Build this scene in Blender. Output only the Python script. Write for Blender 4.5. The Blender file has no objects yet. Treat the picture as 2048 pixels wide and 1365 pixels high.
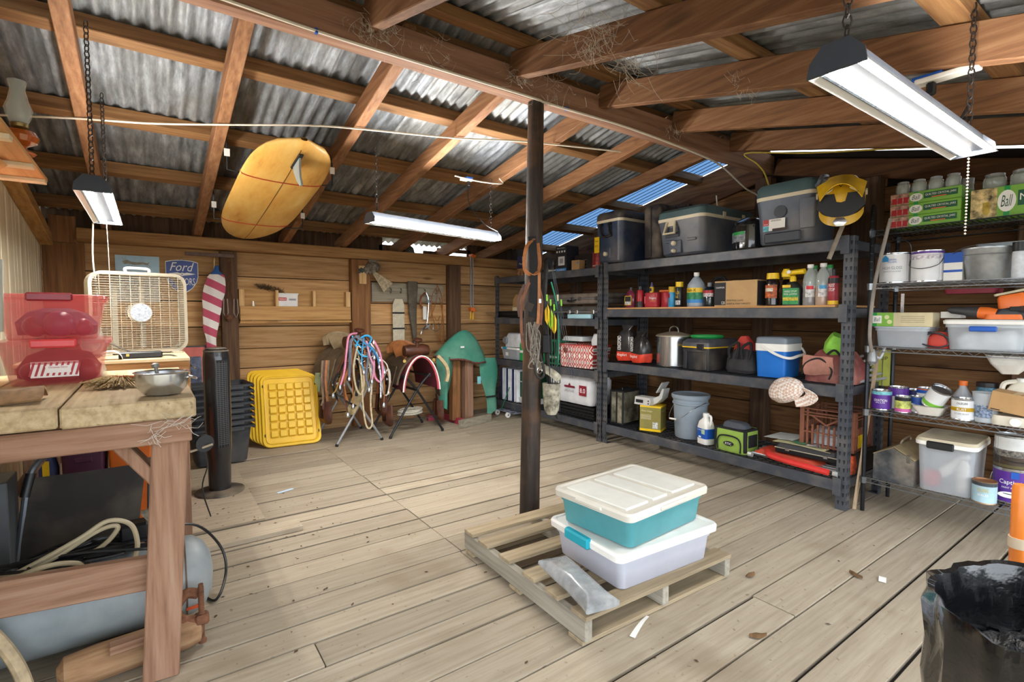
import bpy, bmesh, math, random
from mathutils import Vector, Matrix
PI = math.pi
RND = random.Random(11)
SC = bpy.context.scene
COL = SC.collection
# ---------------------------------------------------------------- camera
cam = bpy.data.cameras.new('camera'); camo = bpy.data.objects.new('camera', cam); COL.objects.link(camo)
cam.sensor_width = 36.0; cam.lens = 1015.0/2048*36; cam.clip_start = 0.02; cam.clip_end = 200
yaw = math.radians(54.537); pit = math.radians(3.0735)
fw = Vector((math.cos(yaw)*math.cos(pit), math.sin(yaw)*math.cos(pit), -math.sin(pit)))
camo.location = (0, 0, 1.32); camo.rotation_euler = fw.to_track_quat('-Z', 'Y').to_euler()
SC.camera = camo
# ---------------------------------------------------------------- daylight (open front of the shed) and exposure
W = bpy.data.worlds.new('sky'); SC.world = W; W.use_nodes = True
wn = W.node_tree; bg = wn.nodes['Background']
bg.inputs[0].default_value = (0.86, 0.93, 1.0, 1); bg.inputs[1].default_value = 2.9
SC.view_settings.view_transform = 'Standard'; SC.view_settings.look = 'None'
SC.view_settings.gamma = 1.0; SC.view_settings.use_curve_mapping = False
SC.view_settings.exposure = 0.85
# ---------------------------------------------------------------- helpers
def lin(c):
    if isinstance(c, str):
        c = c.lstrip('#'); c = tuple(int(c[i:i+2], 16)/255 for i in (0, 2, 4))
    return tuple((x/12.92 if x <= .04045 else ((x+.055)/1.055)**2.4) for x in c) + (1,)
MATS = {}
def nodes(name):
    m = bpy.data.materials.new(name); m.use_nodes = True
    return m, m.node_tree, m.node_tree.nodes['Principled BSDF']
def N(nt, kind, **kw):
    n = nt.nodes.new(kind)
    for k, v in kw.items():
        if k in n.inputs: n.inputs[k].default_value = v
        else: setattr(n, k, v)
    return n
def mixc(nt, fac, a, b, blend='MIX'):
    n = nt.nodes.new('ShaderNodeMix'); n.data_type = 'RGBA'; n.blend_type = blend
    for i, v in ((0, fac), (6, a), (7, b)):
        if hasattr(v, 'is_linked') or hasattr(v, 'links'): nt.links.new(v, n.inputs[i])
        else: n.inputs[i].default_value = v
    return n.outputs[2]
def ramp(nt, fac, stops):
    r = nt.nodes.new('ShaderNodeValToRGB'); e = r.color_ramp.elements
    while len(e) < len(stops): e.new(.5)
    for el, (p, c) in zip(e, stops):
        el.position = p; el.color = c if len(c) == 4 else lin(c)
    nt.links.new(fac, r.inputs[0]); return r.outputs[0]
G = lambda v: (v, v, v, 1)
def mat(col, rough=.5, metal=0., var=.12, scale=9., alpha=1., bump=0., name=None, emit=0., dust=0., coat=0.):
    key = (col, rough, metal, var, scale, alpha, bump, emit, dust, coat)
    if key in MATS: return MATS[key]
    m, nt, b = nodes(name or 'surface_' + col.lstrip('#'))
    tc = N(nt, 'ShaderNodeTexCoord'); no = N(nt, 'ShaderNodeTexNoise', Scale=scale, Detail=4.0, Roughness=.6)
    nt.links.new(tc.outputs['Object'], no.inputs['Vector'])
    c = lin(col); lo = tuple(x*(1-var*1.6) for x in c[:3])+(1,); hi = tuple(min(1, x*(1+var)) for x in c[:3])+(1,)
    out = ramp(nt, no.outputs[0], [(.3, lo), (.7, hi)])
    if dust:
        n2 = N(nt, 'ShaderNodeTexNoise', Scale=scale*.5, Detail=6.0); nt.links.new(tc.outputs['Object'], n2.inputs['Vector'])
        f = ramp(nt, n2.outputs[0], [(.45, G(0)), (.75, G(dust))]); out = mixc(nt, f, out, lin('#b9a78d'))
    nt.links.new(out, b.inputs['Base Color'])
    b.inputs['Roughness'].default_value = rough; b.inputs['Metallic'].default_value = metal
    b.inputs['Coat Weight'].default_value = coat
    if alpha < 1: b.inputs['Alpha'].default_value = alpha
    if emit:
        nt.links.new(out, b.inputs['Emission Color']); b.inputs['Emission Strength'].default_value = emit
    if bump:
        bp = N(nt, 'ShaderNodeBump', Strength=bump, Distance=.01); nt.links.new(no.outputs[0], bp.inputs['Height']); nt.links.new(bp.outputs[0], b.inputs['Normal'])
    MATS[key] = m; return m
def wood(name, cols, axis=0, scale=1., rough=.75, knots=.6, tint=.25, stain=None, wave=.08):
    """grain along axis; every object of its own tint (object random)"""
    if name in MATS: return MATS[name]
    m, nt, b = nodes(name)
    tc = N(nt, 'ShaderNodeTexCoord'); oi = N(nt, 'ShaderNodeObjectInfo')
    mp = N(nt, 'ShaderNodeMapping'); sc = [30*scale]*3; sc[axis] = 1.5*scale; mp.inputs['Scale'].default_value = sc
    ad = N(nt, 'ShaderNodeVectorMath', operation='SCALE'); ad.inputs[0].default_value = (37, 53, 71); nt.links.new(oi.outputs['Random'], ad.inputs['Scale'])
    a2 = N(nt, 'ShaderNodeVectorMath', operation='ADD'); nt.links.new(tc.outputs['Object'], a2.inputs[0]); nt.links.new(ad.outputs[0], a2.inputs[1])
    nt.links.new(a2.outputs[0], mp.inputs['Vector'])
    # warped rings
    mw = N(nt, 'ShaderNodeMapping'); s2 = [6.*scale]*3; s2[axis] = .5*scale; mw.inputs['Scale'].default_value = s2; nt.links.new(a2.outputs[0], mw.inputs['Vector'])
    wv = N(nt, 'ShaderNodeTexWave', Scale=1.3, Distortion=7.0, Detail=3.0, **{'Detail Scale': 1.4}); wv.bands_direction = 'DIAGONAL'; nt.links.new(mw.outputs[0], wv.inputs['Vector'])
    n1 = N(nt, 'ShaderNodeTexNoise', Scale=1.6, Detail=7.0, Roughness=.65); nt.links.new(mp.outputs[0], n1.inputs['Vector'])
    f = mixc(nt, wave, n1.outputs[0], wv.outputs[0])
    c = ramp(nt, f, [(.24, cols[0]), (.5, cols[1]), (.76, cols[2])])
    if knots:
        mk = N(nt, 'ShaderNodeMapping'); s3 = [5.2*scale]*3; s3[axis] = 1.7*scale; mk.inputs['Scale'].default_value = s3; nt.links.new(a2.outputs[0], mk.inputs['Vector'])
        vo = N(nt, 'ShaderNodeTexVoronoi', Scale=1.0); nt.links.new(mk.outputs[0], vo.inputs['Vector'])
        kf = ramp(nt, vo.outputs['Distance'], [(.05, G(knots)), (.15, G(0))])
        c = mixc(nt, kf, c, tuple(x*.32 for x in lin(cols[0])[:3])+(1,))
    tr = ramp(nt, oi.outputs['Random'], [(0, G(1-tint)), (1, G(1+tint*.35))]); c = mixc(nt, 1.0, c, tr, 'MULTIPLY')
    if stain:
        n3 = N(nt, 'ShaderNodeTexNoise', Scale=1.35, Detail=3.0, Roughness=.55); nt.links.new(tc.outputs['Object'], n3.inputs['Vector'])
        sf = ramp(nt, n3.outputs[0], [(.56, G(0)), (.72, G(.6))]); c = mixc(nt, sf, c, lin(stain))
        n4 = N(nt, 'ShaderNodeTexNoise', Scale=34., Detail=3.0); nt.links.new(tc.outputs['Object'], n4.inputs['Vector'])
        sf = ramp(nt, n4.outputs[0], [(.66, G(0)), (.74, G(.55))]); c = mixc(nt, sf, c, lin('#5a4a3a'))
    nt.links.new(c, b.inputs['Base Color']); b.inputs['Roughness'].default_value = rough
    b.inputs['Specular IOR Level'].default_value = .25
    bp = N(nt, 'ShaderNodeBump', Strength=.25, Distance=.006); nt.links.new(n1.outputs[0], bp.inputs['Height']); nt.links.new(bp.outputs[0], b.inputs['Normal'])
    MATS[name] = m; return m
def rot(rx=0, ry=0, rz=0): return Matrix.Rotation(rz, 4, 'Z') @ Matrix.Rotation(ry, 4, 'Y') @ Matrix.Rotation(rx, 4, 'X')
def TR(x=0, y=0, z=0, rx=0, ry=0, rz=0): return Matrix.Translation((x, y, z)) @ rot(rx, ry, rz)
def spline(pts, k=6, closed=False):
    P = [Vector(p) for p in pts]; n = len(P); out = []
    for i in range(n if closed else n-1):
        if closed: a, b, c, d = P[i-1], P[i], P[(i+1) % n], P[(i+2) % n]
        else: a, b, c, d = P[max(i-1, 0)], P[i], P[i+1], P[min(i+2, n-1)]
        for j in range(k):
            t = j/k
            out.append(.5*((2*b)+(c-a)*t+(2*a-5*b+4*c-d)*t*t+(3*b-a-3*c+d)*t**3))
    if not closed: out.append(P[-1])
    return out
def rrect(sx, sy, r, n=4):
    r = max(1e-4, min(r, sx/2-1e-4, sy/2-1e-4)); o = []
    for cx, cy, a0 in ((sx/2-r, sy/2-r, 0), (-sx/2+r, sy/2-r, PI/2), (-sx/2+r, -sy/2+r, PI), (sx/2-r, -sy/2+r, 1.5*PI)):
        for i in range(n+1):
            a = a0+PI/2*i/n; o.append((cx+r*math.cos(a), cy+r*math.sin(a)))
    return o
class MB:
    def __init__(s): s.v = []; s.f = []
    def add(s, vs, fs, M=None):
        o = len(s.v); s.v += [tuple(M @ Vector(v)) if M else tuple(v) for v in vs]; s.f += [tuple(i+o for i in f) for f in fs]; return s
    def box(s, c, d, M=None, bev=0.):
        x, y, z = (q/2 for q in d)
        M2 = (M or Matrix()) @ Matrix.Translation(c)
        if not bev:
            vs = [(a*x, b*y, e*z) for a in (-1, 1) for b in (-1, 1) for e in (-1, 1)]
            return s.add(vs, [(0, 1, 3, 2), (4, 6, 7, 5), (0, 4, 5, 1), (2, 3, 7, 6), (0, 2, 6, 4), (1, 5, 7, 3)], M2)
        g = min(bev, x*.9, y*.9, z*.9)
        vs = []; fs = []; idx = {}
        for a in (-1, 1):
            for b in (-1, 1):
                for e in (-1, 1):
                    for k in range(3):
                        q = [a*(x-g), b*(y-g), e*(z-g)]; q[k] = (a*x, b*y, e*z)[k]; idx[a, b, e, k] = len(vs); vs.append(q)
        for a in (-1, 1):
            fs += [[idx[a, -1, -1, 0], idx[a, 1, -1, 0], idx[a, 1, 1, 0], idx[a, -1, 1, 0]],
                   [idx[-1, a, -1, 1], idx[1, a, -1, 1], idx[1, a, 1, 1], idx[-1, a, 1, 1]],
                   [idx[-1, -1, a, 2], idx[1, -1, a, 2], idx[1, 1, a, 2], idx[-1, 1, a, 2]]]
            for b in (-1, 1):
                fs += [[idx[a, b, -1, 0], idx[a, b, 1, 0], idx[a, b, 1, 1], idx[a, b, -1, 1]],
                       [idx[a, -1, b, 0], idx[a, 1, b, 0], idx[a, 1, b, 2], idx[a, -1, b, 2]],
                       [idx[-1, a, b, 1], idx[1, a, b, 1], idx[1, a, b, 2], idx[-1, a, b, 2]]]
                for e in (-1, 1): fs.append([idx[a, b, e, 0], idx[a, b, e, 1], idx[a, b, e, 2]])
        return s.add(vs, fs, M2)
    def bar(s, p0, p1, w, h, up=(0, 0, 1), bev=0.):
        p0, p1 = Vector(p0), Vector(p1); d = p1-p0; L = d.length; d.normalize()
        u = Vector(up); sd = d.cross(u)
        if sd.length < 1e-4: sd = d.cross(Vector((0, 1, 0)))
        sd.normalize(); u = sd.cross(d)
        M = Matrix((d, sd, u)).transposed().to_4x4(); M.translation = (p0+p1)/2
        return s.box((0, 0, 0), (L, w, h), M, bev)
    def loft(s, lv, n=4, cap=(1, 1), M=None):
        vs = []; fs = []; k = 4*(n+1)
        for l in lv:
            cx, cy = (l[4], l[5]) if len(l) > 5 else (0, 0)
            vs += [(x+cx, y+cy, l[0]) for x, y in rrect(l[1], l[2], l[3], n)]
        for i in range(len(lv)-1):
            for j in range(k): fs.append((i*k+j, i*k+(j+1) % k, (i+1)*k+(j+1) % k, (i+1)*k+j))
        if cap[0]: fs.append(tuple(range(k-1, -1, -1)))
        if cap[1]: fs.append(tuple(range((len(lv)-1)*k, len(lv)*k)))
        return s.add(vs, fs, M)
    def lathe(s, pr, n=20, M=None, cap=(1, 1), wob=None):
        vs = []; fs = []
        for r, z in pr:
            for j in range(n):
                a = 2*PI*j/n; q = r*(wob(a, z) if wob else 1); vs.append((q*math.cos(a), q*math.sin(a), z))
        for i in range(len(pr)-1):
            for j in range(n): fs.append((i*n+j, i*n+(j+1) % n, (i+1)*n+(j+1) % n, (i+1)*n+j))
        if cap[0]: fs.append(tuple(range(n-1, -1, -1)))
        if cap[1]: fs.append(tuple(range((len(pr)-1)*n, len(pr)*n)))
        return s.add(vs, fs, M)
    def cyl(s, p0, p1, r, r1=None, n=12):
        p0, p1 = Vector(p0), Vector(p1); d = p1-p0
        M = d.to_track_quat('Z', 'Y').to_matrix().to_4x4(); M.translation = p0
        return s.lathe([(r, 0), (r if r1 is None else r1, d.length)], n, M)
    def tube(s, pts, r, n=6, closed=False, flat=1., M=None):
        P = [Vector(p) for p in pts]; m = len(P)
        rr = r if isinstance(r, (list, tuple)) else [r]*m
        if closed: t0 = (P[1]-P[-1])
        else: t0 = P[1]-P[0]
        t0.normalize(); nn = t0.orthogonal().normalized(); vs = []; fs = []; tp = t0
        for i in range(m):
            t = (P[(i+1) % m]-P[i-1]) if (closed or 0 < i < m-1) else (P[1]-P[0] if i == 0 else P[-1]-P[-2])
            if t.length < 1e-9: t = tp
            t.normalize(); q = tp.rotation_difference(t); nn = q @ nn; nn = (nn-t*nn.dot(t)).normalized(); tp = t; bb = t.cross(nn)
            for j in range(n):
                a = 2*PI*j/n; vs.append(P[i]+rr[i]*(nn*math.cos(a)+bb*math.sin(a)*flat))
        for i in range(m if closed else m-1):
            for j in range(n): fs.append((i*n+j, i*n+(j+1) % n, ((i+1) % m)*n+(j+1) % n, ((i+1) % m)*n+j))
        if not closed: fs += [tuple(range(n-1, -1, -1)), tuple(range((m-1)*n, m*n))]
        return s.add(vs, fs, M)
    def strap(s, pts, w, th=.004, side=(1, 0, 0), M=None):
        """flat ribbon of width w along pts; side = width direction"""
        P = [Vector(p) for p in pts]; m = len(P); vs = []; fs = []; sd0 = Vector(side)
        for i in range(m):
            t = (P[min(i+1, m-1)]-P[max(i-1, 0)]).normalized(); sd = sd0-t*sd0.dot(t)
            if sd.length < 1e-3: sd = t.orthogonal()
            sd.normalize(); nn = t.cross(sd)
            for a, b in ((-1, -1), (1, -1), (1, 1), (-1, 1)): vs.append(P[i]+sd*a*w/2+nn*b*th/2)
        for i in range(m-1):
            for j in range(4): fs.append((i*4+j, i*4+(j+1) % 4, (i+1)*4+(j+1) % 4, (i+1)*4+j))
        fs += [(3, 2, 1, 0), tuple(range(m*4-4, m*4))]
        return s.add(vs, fs, M)
    def prism(s, poly, d, M=None):
        """outline in XZ, extruded along Y (depth d, centred)"""
        n = len(poly); vs = [(x, -d/2, z) for x, z in poly]+[(x, d/2, z) for x, z in poly]
        fs = [tuple(range(n)), tuple(range(2*n-1, n-1, -1))]+[(j, n+j, n+(j+1) % n, (j+1) % n) for j in range(n)]
        return s.add(vs, fs, M)
    def grid(s, fn, nu, nv, th=0., M=None):
        vs = [Vector(fn(i/nu, j/nv)) for i in range(nu+1) for j in range(nv+1)]; k = nv+1
        fs = [(i*k+j, i*k+j+1, (i+1)*k+j+1, (i+1)*k+j) for i in range(nu) for j in range(nv)]
        if th:
            nr = [Vector((0, 0, 0)) for _ in vs]
            for f in fs:
                q = (vs[f[2]]-vs[f[0]]).cross(vs[f[3]]-vs[f[1]])
                for i in f: nr[i] += q
            m = len(vs); vs2 = [v+n.normalized()*th if n.length > 1e-12 else v for v, n in zip(vs, nr)]
            fs2 = [tuple(i+m for i in reversed(f)) for f in fs]; vs = vs+vs2; b = []
            for i in range(nu): b += [(i*k, (i+1)*k), ((i+1)*k+nv, i*k+nv)]
            for j in range(nv): b += [(j+1, j), (nu*k+j, nu*k+j+1)]
            fs = fs+fs2+[(p, q, q+m, p+m) for p, q in b]
        return s.add(vs, fs, M)
    def mesh(s, name, m, smooth=True, ang=35):
        me = bpy.data.meshes.new(name); me.from_pydata(s.v, [], s.f)
        bm = bmesh.new(); bm.from_mesh(me); bmesh.ops.recalc_face_normals(bm, faces=bm.faces); bm.to_mesh(me); bm.free()
        if m: me.materials.append(m)
        if smooth:
            me.polygons.foreach_set('use_smooth', [True]*len(me.polygons)); me.set_sharp_from_angle(angle=math.radians(ang))
        return me
    def build(s, name, m, parent=None, smooth=True, ang=35, label=None):
        o = bpy.data.objects.new(name, s.mesh(name, m, smooth, ang)); COL.objects.link(o)
        if parent: o.parent = parent
        if label: o['label'] = label
        return o
def thing(name, label, cat, loc=(0, 0, 0), rz=0., group=None, rx=0., ry=0.):
    o = bpy.data.objects.new(name, None); COL.objects.link(o); o.empty_display_size = .05
    o.location = loc; o.rotation_euler = (rx, ry, rz); o['label'] = label; o['category'] = cat
    if group: o['group'] = group
    return o
def tag(o, label, cat, group=None, loc=None, rz=None, rx=None, ry=None):
    o['label'] = label; o['category'] = cat
    if group: o['group'] = group
    if loc: o.location = loc
    if rz is not None: o.rotation_euler.z = rz
    if rx is not None: o.rotation_euler.x = rx
    if ry is not None: o.rotation_euler.y = ry
    return o
def struct(name, label=None):
    o = bpy.data.objects.new(name, None); COL.objects.link(o); o.empty_display_size = .05; o['kind'] = 'structure'
    if label: o['label'] = label
    return o
def stuff(o): o['kind'] = 'stuff'; return o
def dup(src, loc=None, rz=None, label=None, parent=None):
    c = src.copy(); COL.objects.link(c); c.parent = parent
    if loc: c.location = loc
    if rz is not None: c.rotation_euler.z = rz
    if label: c['label'] = label
    for ch in src.children: dup(ch, parent=c)
    return c
def txt(s, w, h, m, parent, M=None, bend=0., name='lettering', shear=0.):
    """flat printed lettering filling w x h, reading along +X on the local front (-Y) side; bend = cylinder radius"""
    cu = bpy.data.curves.new('t', 'FONT'); cu.body = s; cu.resolution_u = 2; cu.shear = shear
    ob = bpy.data.objects.new('t', cu); me = bpy.data.meshes.new_from_object(ob)
    bpy.data.objects.remove(ob); bpy.data.curves.remove(cu)
    xs = [v.co.x for v in me.vertices]; ys = [v.co.y for v in me.vertices]
    if not xs: return None
    sx = w/max(1e-6, max(xs)-min(xs)); sy = h/max(1e-6, max(ys)-min(ys)); x0 = (max(xs)+min(xs))/2; y0 = (max(ys)+min(ys))/2
    for v in me.vertices:
        x = (v.co.x-x0)*sx; z = (v.co.y-y0)*sy; y = 0
        if bend: x, y = bend*math.sin(x/bend), -bend*math.cos(x/bend)
        v.co = (x, y, z)
    if M: me.transform(M)
    me.name = name; me.materials.clear(); me.materials.append(m)
    o = bpy.data.objects.new(name, me); COL.objects.link(o); o.parent = parent
    return o
def wrap(r, z0, z1, a0=-PI, a1=PI, n=20, M=None, mb=None):
    """label wound on a cylinder, angle 0 = local front"""
    mb = mb or MB()
    return mb.grid(lambda u, v: (r*math.sin(a0+(a1-a0)*u), -r*math.cos(a0+(a1-a0)*u), z0+(z1-z0)*v), n, 1, 0, M)
def decal(x, z, w, h, y, M=None): return MB().box((x, y, z), (w, .0012, h), M)
# common surfaces
STEEL = mat('#484c54', .42, .1, .1, 14, dust=.15, name='dark_blue_grey_steel')
STEELD = mat('#14161a', .6, 0, .1, name='slot_dark')
BLACK = mat('#17181b', .42, 0, .15, name='black_plastic')
BLACKM = mat('#1b1b1d', .8, 0, .2, name='black_cloth')
CHROME = mat('#c9ccd0', .22, .95, .06, name='bright_steel')
WIRE = mat('#55585c', .35, .8, .1, name='wire_steel')
WHITE = mat('#f1efe9', .45, 0, .04, name='white_plastic')
CREAM = mat('#e2d6b8', .6, 0, .08)
KRAFT = mat('#b58e5f', .8, 0, .08, name='cardboard')
RED = mat('#b3202b', .4, 0, .1); YELL = mat('#f2c81e', .42, 0, .06); BLUE = mat('#1657b8', .4, 0, .07)
GREENP = mat('#1f9c4a', .45, 0, .08); ORANGE = mat('#e8722a', .45, 0, .08); PURP = mat('#5a2d91', .4, 0, .08)
INK = mat('#15161a', .7, 0, .02, name='ink_black'); INKW = mat('#f7f6f2', .6, 0, .02, name='ink_white')
LEATHER = mat('#7a4526', .55, 0, .3, 14, bump=.4, name='brown_leather'); LEATHD = mat('#57301f', .5, 0, .3, 14, bump=.3, name='dark_leather')
TAN = mat('#b0703f', .6, 0, .22, 14, name='tan_leather'); SUEDE = mat('#7d6c55', .9, 0, .25, 10, bump=.3, name='suede')
ROPEW = mat('#cdbb98', .9, 0, .2, 40, bump=.6, name='rope')
GLASS = mat('#dfeae6', .06, 0, .02, alpha=.36, name='clear_glass', coat=1.)
CLEARP = mat('#d6dde4', .25, 0, .05, alpha=.45, name='clear_plastic')
COBWEB = mat('#b9b0a4', .95, 0, .1, name='cobweb')
CABLEW = mat('#ded7c6', .5, 0, .06, name='white_cable')
# ================================================================ SETTING
XL, XR, YB = -.75, 4.85, 5.95
FLOORW = wood('floor_boards', ('#958775', '#aa9d89', '#b9ae9b'), 0, 1., .85, .15, .2, stain='#7c6c56', wave=.04)
WALLW = wood('wall_boards', ('#93683e', '#c29766', '#d8b486'), 0, .9, .75, .9, .34)
WALLD = wood('gable_boards', ('#4a3220', '#785536', '#92704a'), 1, .9, .8, .7, .3)
POSTW = wood('post_wood', ('#5a3a24', '#8a5f3b', '#a5794e'), 2, .8, .75, .4, .25)
POSTG = wood('weathered_post', ('#3d2c22', '#5d4635', '#775c46'), 2, .9, .85, .3, .25)
RAFTW = wood('rafter_wood', ('#634530', '#8c6344', '#a67e5c'), 1, .9, .7, .5, .3)
PURLW = wood('purlin_wood', ('#5e3f28', '#85603c', '#a07a52'), 0, .9, .7, .5, .3)
BEAMW = wood('beam_wood', ('#705242', '#9c7660', '#b28c74'), 0, .7, .75, .5, .15)
# floor: every board its own piece
floor = struct('floor')
rows = [-1.2, -1.0, -.81, -.62, -.42, -.22, -.02, .18, .37, .51, .646, .846, 1.031, 1.23, 1.425, 1.6, 1.778, 1.9, 2.07, 2.232]
y = 2.232
while y < 5.8:
    y += RND.choice((.135, .15, .165, .18, .195)); rows.append(y)
rows[-1] = YB
def plank(x0, x1, y0, y1, z=0., name='board', par=floor, m=FLOORW, th=.032):
    g0, g1 = RND.uniform(.003, .006), RND.uniform(.003, .006)
    if RND.random() < .6: g1 += .008
    MB().box(((x0+x1)/2, (y0+g0+y1-g1)/2, z-th/2), (x1-x0-.005, y1-y0-g0-g1, th), None, .001).build(name, m, par)
for i in range(len(rows)-1):
    a, b = rows[i], rows[i+1]; dz = lambda: RND.uniform(-.003, .001)
    if a > 2.15:
        js = [XL, 1.37+RND.uniform(-.006, .006), 3.2+RND.uniform(-.5, .9) if RND.random() < .4 else None, XR]
    else:
        js = [XL, .6+RND.uniform(-.3, .4) if i % 4 == 1 else None, 2.0+RND.uniform(-.3, 1.2) if i % 3 == 0 else None, XR]
    js = [q for q in js if q is not None]
    for x0, x1 in zip(js, js[1:]): plank(x0, x1, a, b, dz())
MB().box(((XL+XR)/2, (YB-1.2)/2, -.068), (XR-XL, YB+1.2, .1)).build('subfloor', mat('#120d09', .95, 0, .3, 3), floor)
plank(XL+.25, .56, 3.495, 4.95, .018, 'plywood_sheet', floor, FLOORW, .014)
plank(.02, .72, 3.2, 3.345, .03, 'loose_board', floor, FLOORW, .028)
plank(.5, 1.37, 5.05, 5.5, .012, 'plywood_sheet', floor, FLOORW, .01)
# back wall of horizontal boards
wb = struct('wall_back')
zs = [-.03, .17, .38, .587, .747, .953, 1.186, 1.446, 1.706, 1.96, 2.0]
for i in range(len(zs)-1):
    js = [XL, 1.99+RND.uniform(-.06, .06) if i % 2 else 3.25, XR]
    for x0, x1 in zip(js, js[1:]):
        MB().box(((x0+x1)/2, YB+.012+RND.uniform(-.005, .005), (zs[i]+zs[i+1])/2), (x1-x0-.004, .024, zs[i+1]-zs[i]-RND.uniform(.006, .011)), None, .003).build('board', WALLW, wb)
MB().box(((XL+XR)/2, YB+.06, 1.02), (XR-XL, .03, 2.06)).build('backing', mat('#22180f', .95, 0, .2), wb)
for x0, x1, z1, m in ((.585, .735, 1.95, POSTG), (1.9, 2.12, 1.95, POSTW), (3.17, 3.335, 1.95, POSTG)):
    MB().box(((x0+x1)/2, YB-.055, z1/2), (x1-x0, .11, z1), None, .006).build('post', m, wb)
MB().box((-.6, YB-.02, .98), (.28, .05, 1.95), None, .004).build('corner_board', POSTW, wb)
MB().box((-.595, YB-.07, 2.055), (.18, .05, .23), None, .004).build('block', POSTW, wb)
MB().box(((XR-.5)/2, YB-.08, 2.01), (XR+.5, .16, .115), None, .006).build('top_plate', wood('plate_wood', ('#6f4c2e', '#9a7348', '#b58d5d'), 0, .9, .75, .5, .1), wb)
for x0, x1, zz, h in ((-.75, 2.35, 2.16, .2), (2.3, 2.75, 2.12, .1), (2.9, 3.25, 2.1, .07), (3.1, 3.6, 2.16, .05), (3.55, 4.85, 2.16, .2)):
    MB().box(((x0+x1)/2, YB+.1, zz), (x1-x0, .03, h), None, .004).build('eave_batten', POSTG, wb)
# left wall of painted upright boards under the roof slope
ROOFB = lambda y: 2.75-.207*(y-2.57)      # underside of the rafters, back slope
ROOFF = lambda y: 2.72+.24*(y-2.5)         # front slope
wl = struct('wall_left'); CREAMW = wood('cream_paint', ('#d0bf9c', '#ebdfc0', '#f2e8d0'), 2, .6, .8, .35, .08)
y = 1.2; i = 0
while y < YB:
    w = RND.choice((.085, .1, .115, .1)); y1 = min(y+w, YB)
    zt = ROOFB(y)-.05 if y > 2.57 else ROOFF(y)-.05
    MB().box((XL-.012+RND.uniform(-.003, .003), (y+y1)/2, zt/2-.02), (.024, y1-y-RND.uniform(.006, .013), zt+.04), None, .003).build('board', CREAMW, wl); y = y1
MB().box((XL-.05, 3.5, 1.2), (.02, 4.8, 2.9)).build('backing', mat('#2a1e14', .95, 0, .2), wl)
MB().box((XL-.02, YB+.04, 1.05), (.12, .06, 2.2)).build('corner_post', POSTG, wl)
MB().bar((XL+.045, 2.6, ROOFB(2.6)-.11), (XL+.045, YB-.06, ROOFB(YB-.06)-.11), .09, .09, bev=.004).build('rake_board', wood('rake_wood', ('#8a6238', '#bb8f57', '#d2aa72'), 1, .9, .75, .4, .1), wl)
# right gable wall: dark horizontal boards, posts, rake board and daylight slit under the roof
wr = struct('wall_right')
def roofz(y): return min(ROOFB(y), ROOFF(y))+.03
z = 0.
while z < 2.75:
    h = RND.choice((.2, .23, .25)); zt = min(z+h, 2.78); zm = zt
    yb = min(YB, 2.57+(2.78-zm)/.207) if zm > 2.05 else YB; yf = max(-1.2, 2.5-(2.75-zm)/.24) if zm > 1.9 else -1.2
    if yb-yf > .2:
        MB().box((XR+.013+RND.uniform(-.002, .002), (yb+yf)/2, (z+zt)/2), (.026, yb-yf, zt-z-.006), None, .003).build('board', WALLD, wr)
    z = zt
for yy, w, zt, zb in ((3.47, .17, 2.5, 0), (2.58, .15, 2.6, 0), (1.73, .2, 2.42, 0), (5.2, .14, 2.1, 0), (.75, .16, 2.2, 0)):
    MB().box((XR-.06, yy, (zt+zb)/2), (.12, w, zt-zb), None, .01).build('post', POSTG, wr)
MB().prism([(-1.2, -.05), (YB+.05, -.05), (YB+.05, 2.12), (2.57, 2.86), (-1.2, 1.96)], .02, TR(XR+.045, 0, 0, rz=PI/2)).build('backing', mat('#1d130c', .95, 0, .2), wr)
MB().bar((XR+.02, 2.58, 2.82), (XR+.02, 6.1, 2.82-.207*3.52), .03, .22, bev=.004).build('barge_board', WALLD, wr)
RAKE = wood('rake_dark', ('#3c2616', '#5c3d26', '#724e32'), 1, .9, .8, .5, .2)
MB().bar((XR-.02, 2.5, 2.69), (XR-.02, -1.1, 2.69-.24*3.6), .05, .15, bev=.004).build('rake_board', RAKE, wr)
MB().bar((XR-.02, 2.62, 2.66), (XR-.02, 5.9, 2.66-.207*3.28), .05, .14, bev=.004).build('rake_board', RAKE, wr)
# roof: beam, rafters, purlins, corrugated sheets
roof = struct('ceiling')
MB().box(((XL+XR)/2, 2.6, 2.735), (XR-XL+.1, .09, .17), None, .006).build('ridge_beam', BEAMW, roof)
for xa, xb in ((-.28, -.3), (.42, .4), (1.18, 1.2), (1.89, 1.8), (2.64, 2.47), (3.38, 3.11), (4.12, 3.7)):
    MB().bar((xa, 2.58, ROOFB(2.58)+.06), (xb, 6.12, ROOFB(6.12)+.06), .07, .12, (0, 0, 1), .004).build('rafter', RAFTW, roof)
for xa, xb in ((.2, .25), (.94, 1.1), (1.83, 1.84), (2.58, 2.57), (3.37, 3.3), (4.16, 4.05)):
    MB().bar((xa, 2.555, ROOFF(2.555)+.075), (xb, -1.1, ROOFF(-1.1)+.075), .06, .15, (0, 0, 1), .004).build('rafter', RAFTW, roof)
for yy in (2.72, 3.36, 4.18, 4.96, 5.72):
    M = TR((XL+XR)/2, yy, ROOFB(yy)+.165, rx=-math.atan(.207)); MB().box((0, 0, 0), (XR-XL+.1, .09, .085), M, .004).build('purlin', PURLW, roof)
for yy in (2.42, 1.48, .64, -.2, -1.0):
    M = TR((XL+XR)/2, yy, ROOFF(yy)+.185, rx=math.atan(.24)); MB().box((0, 0, 0), (XR-XL+.1, .11, .055), M, .004).build('purlin', PURLW, roof)
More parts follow.
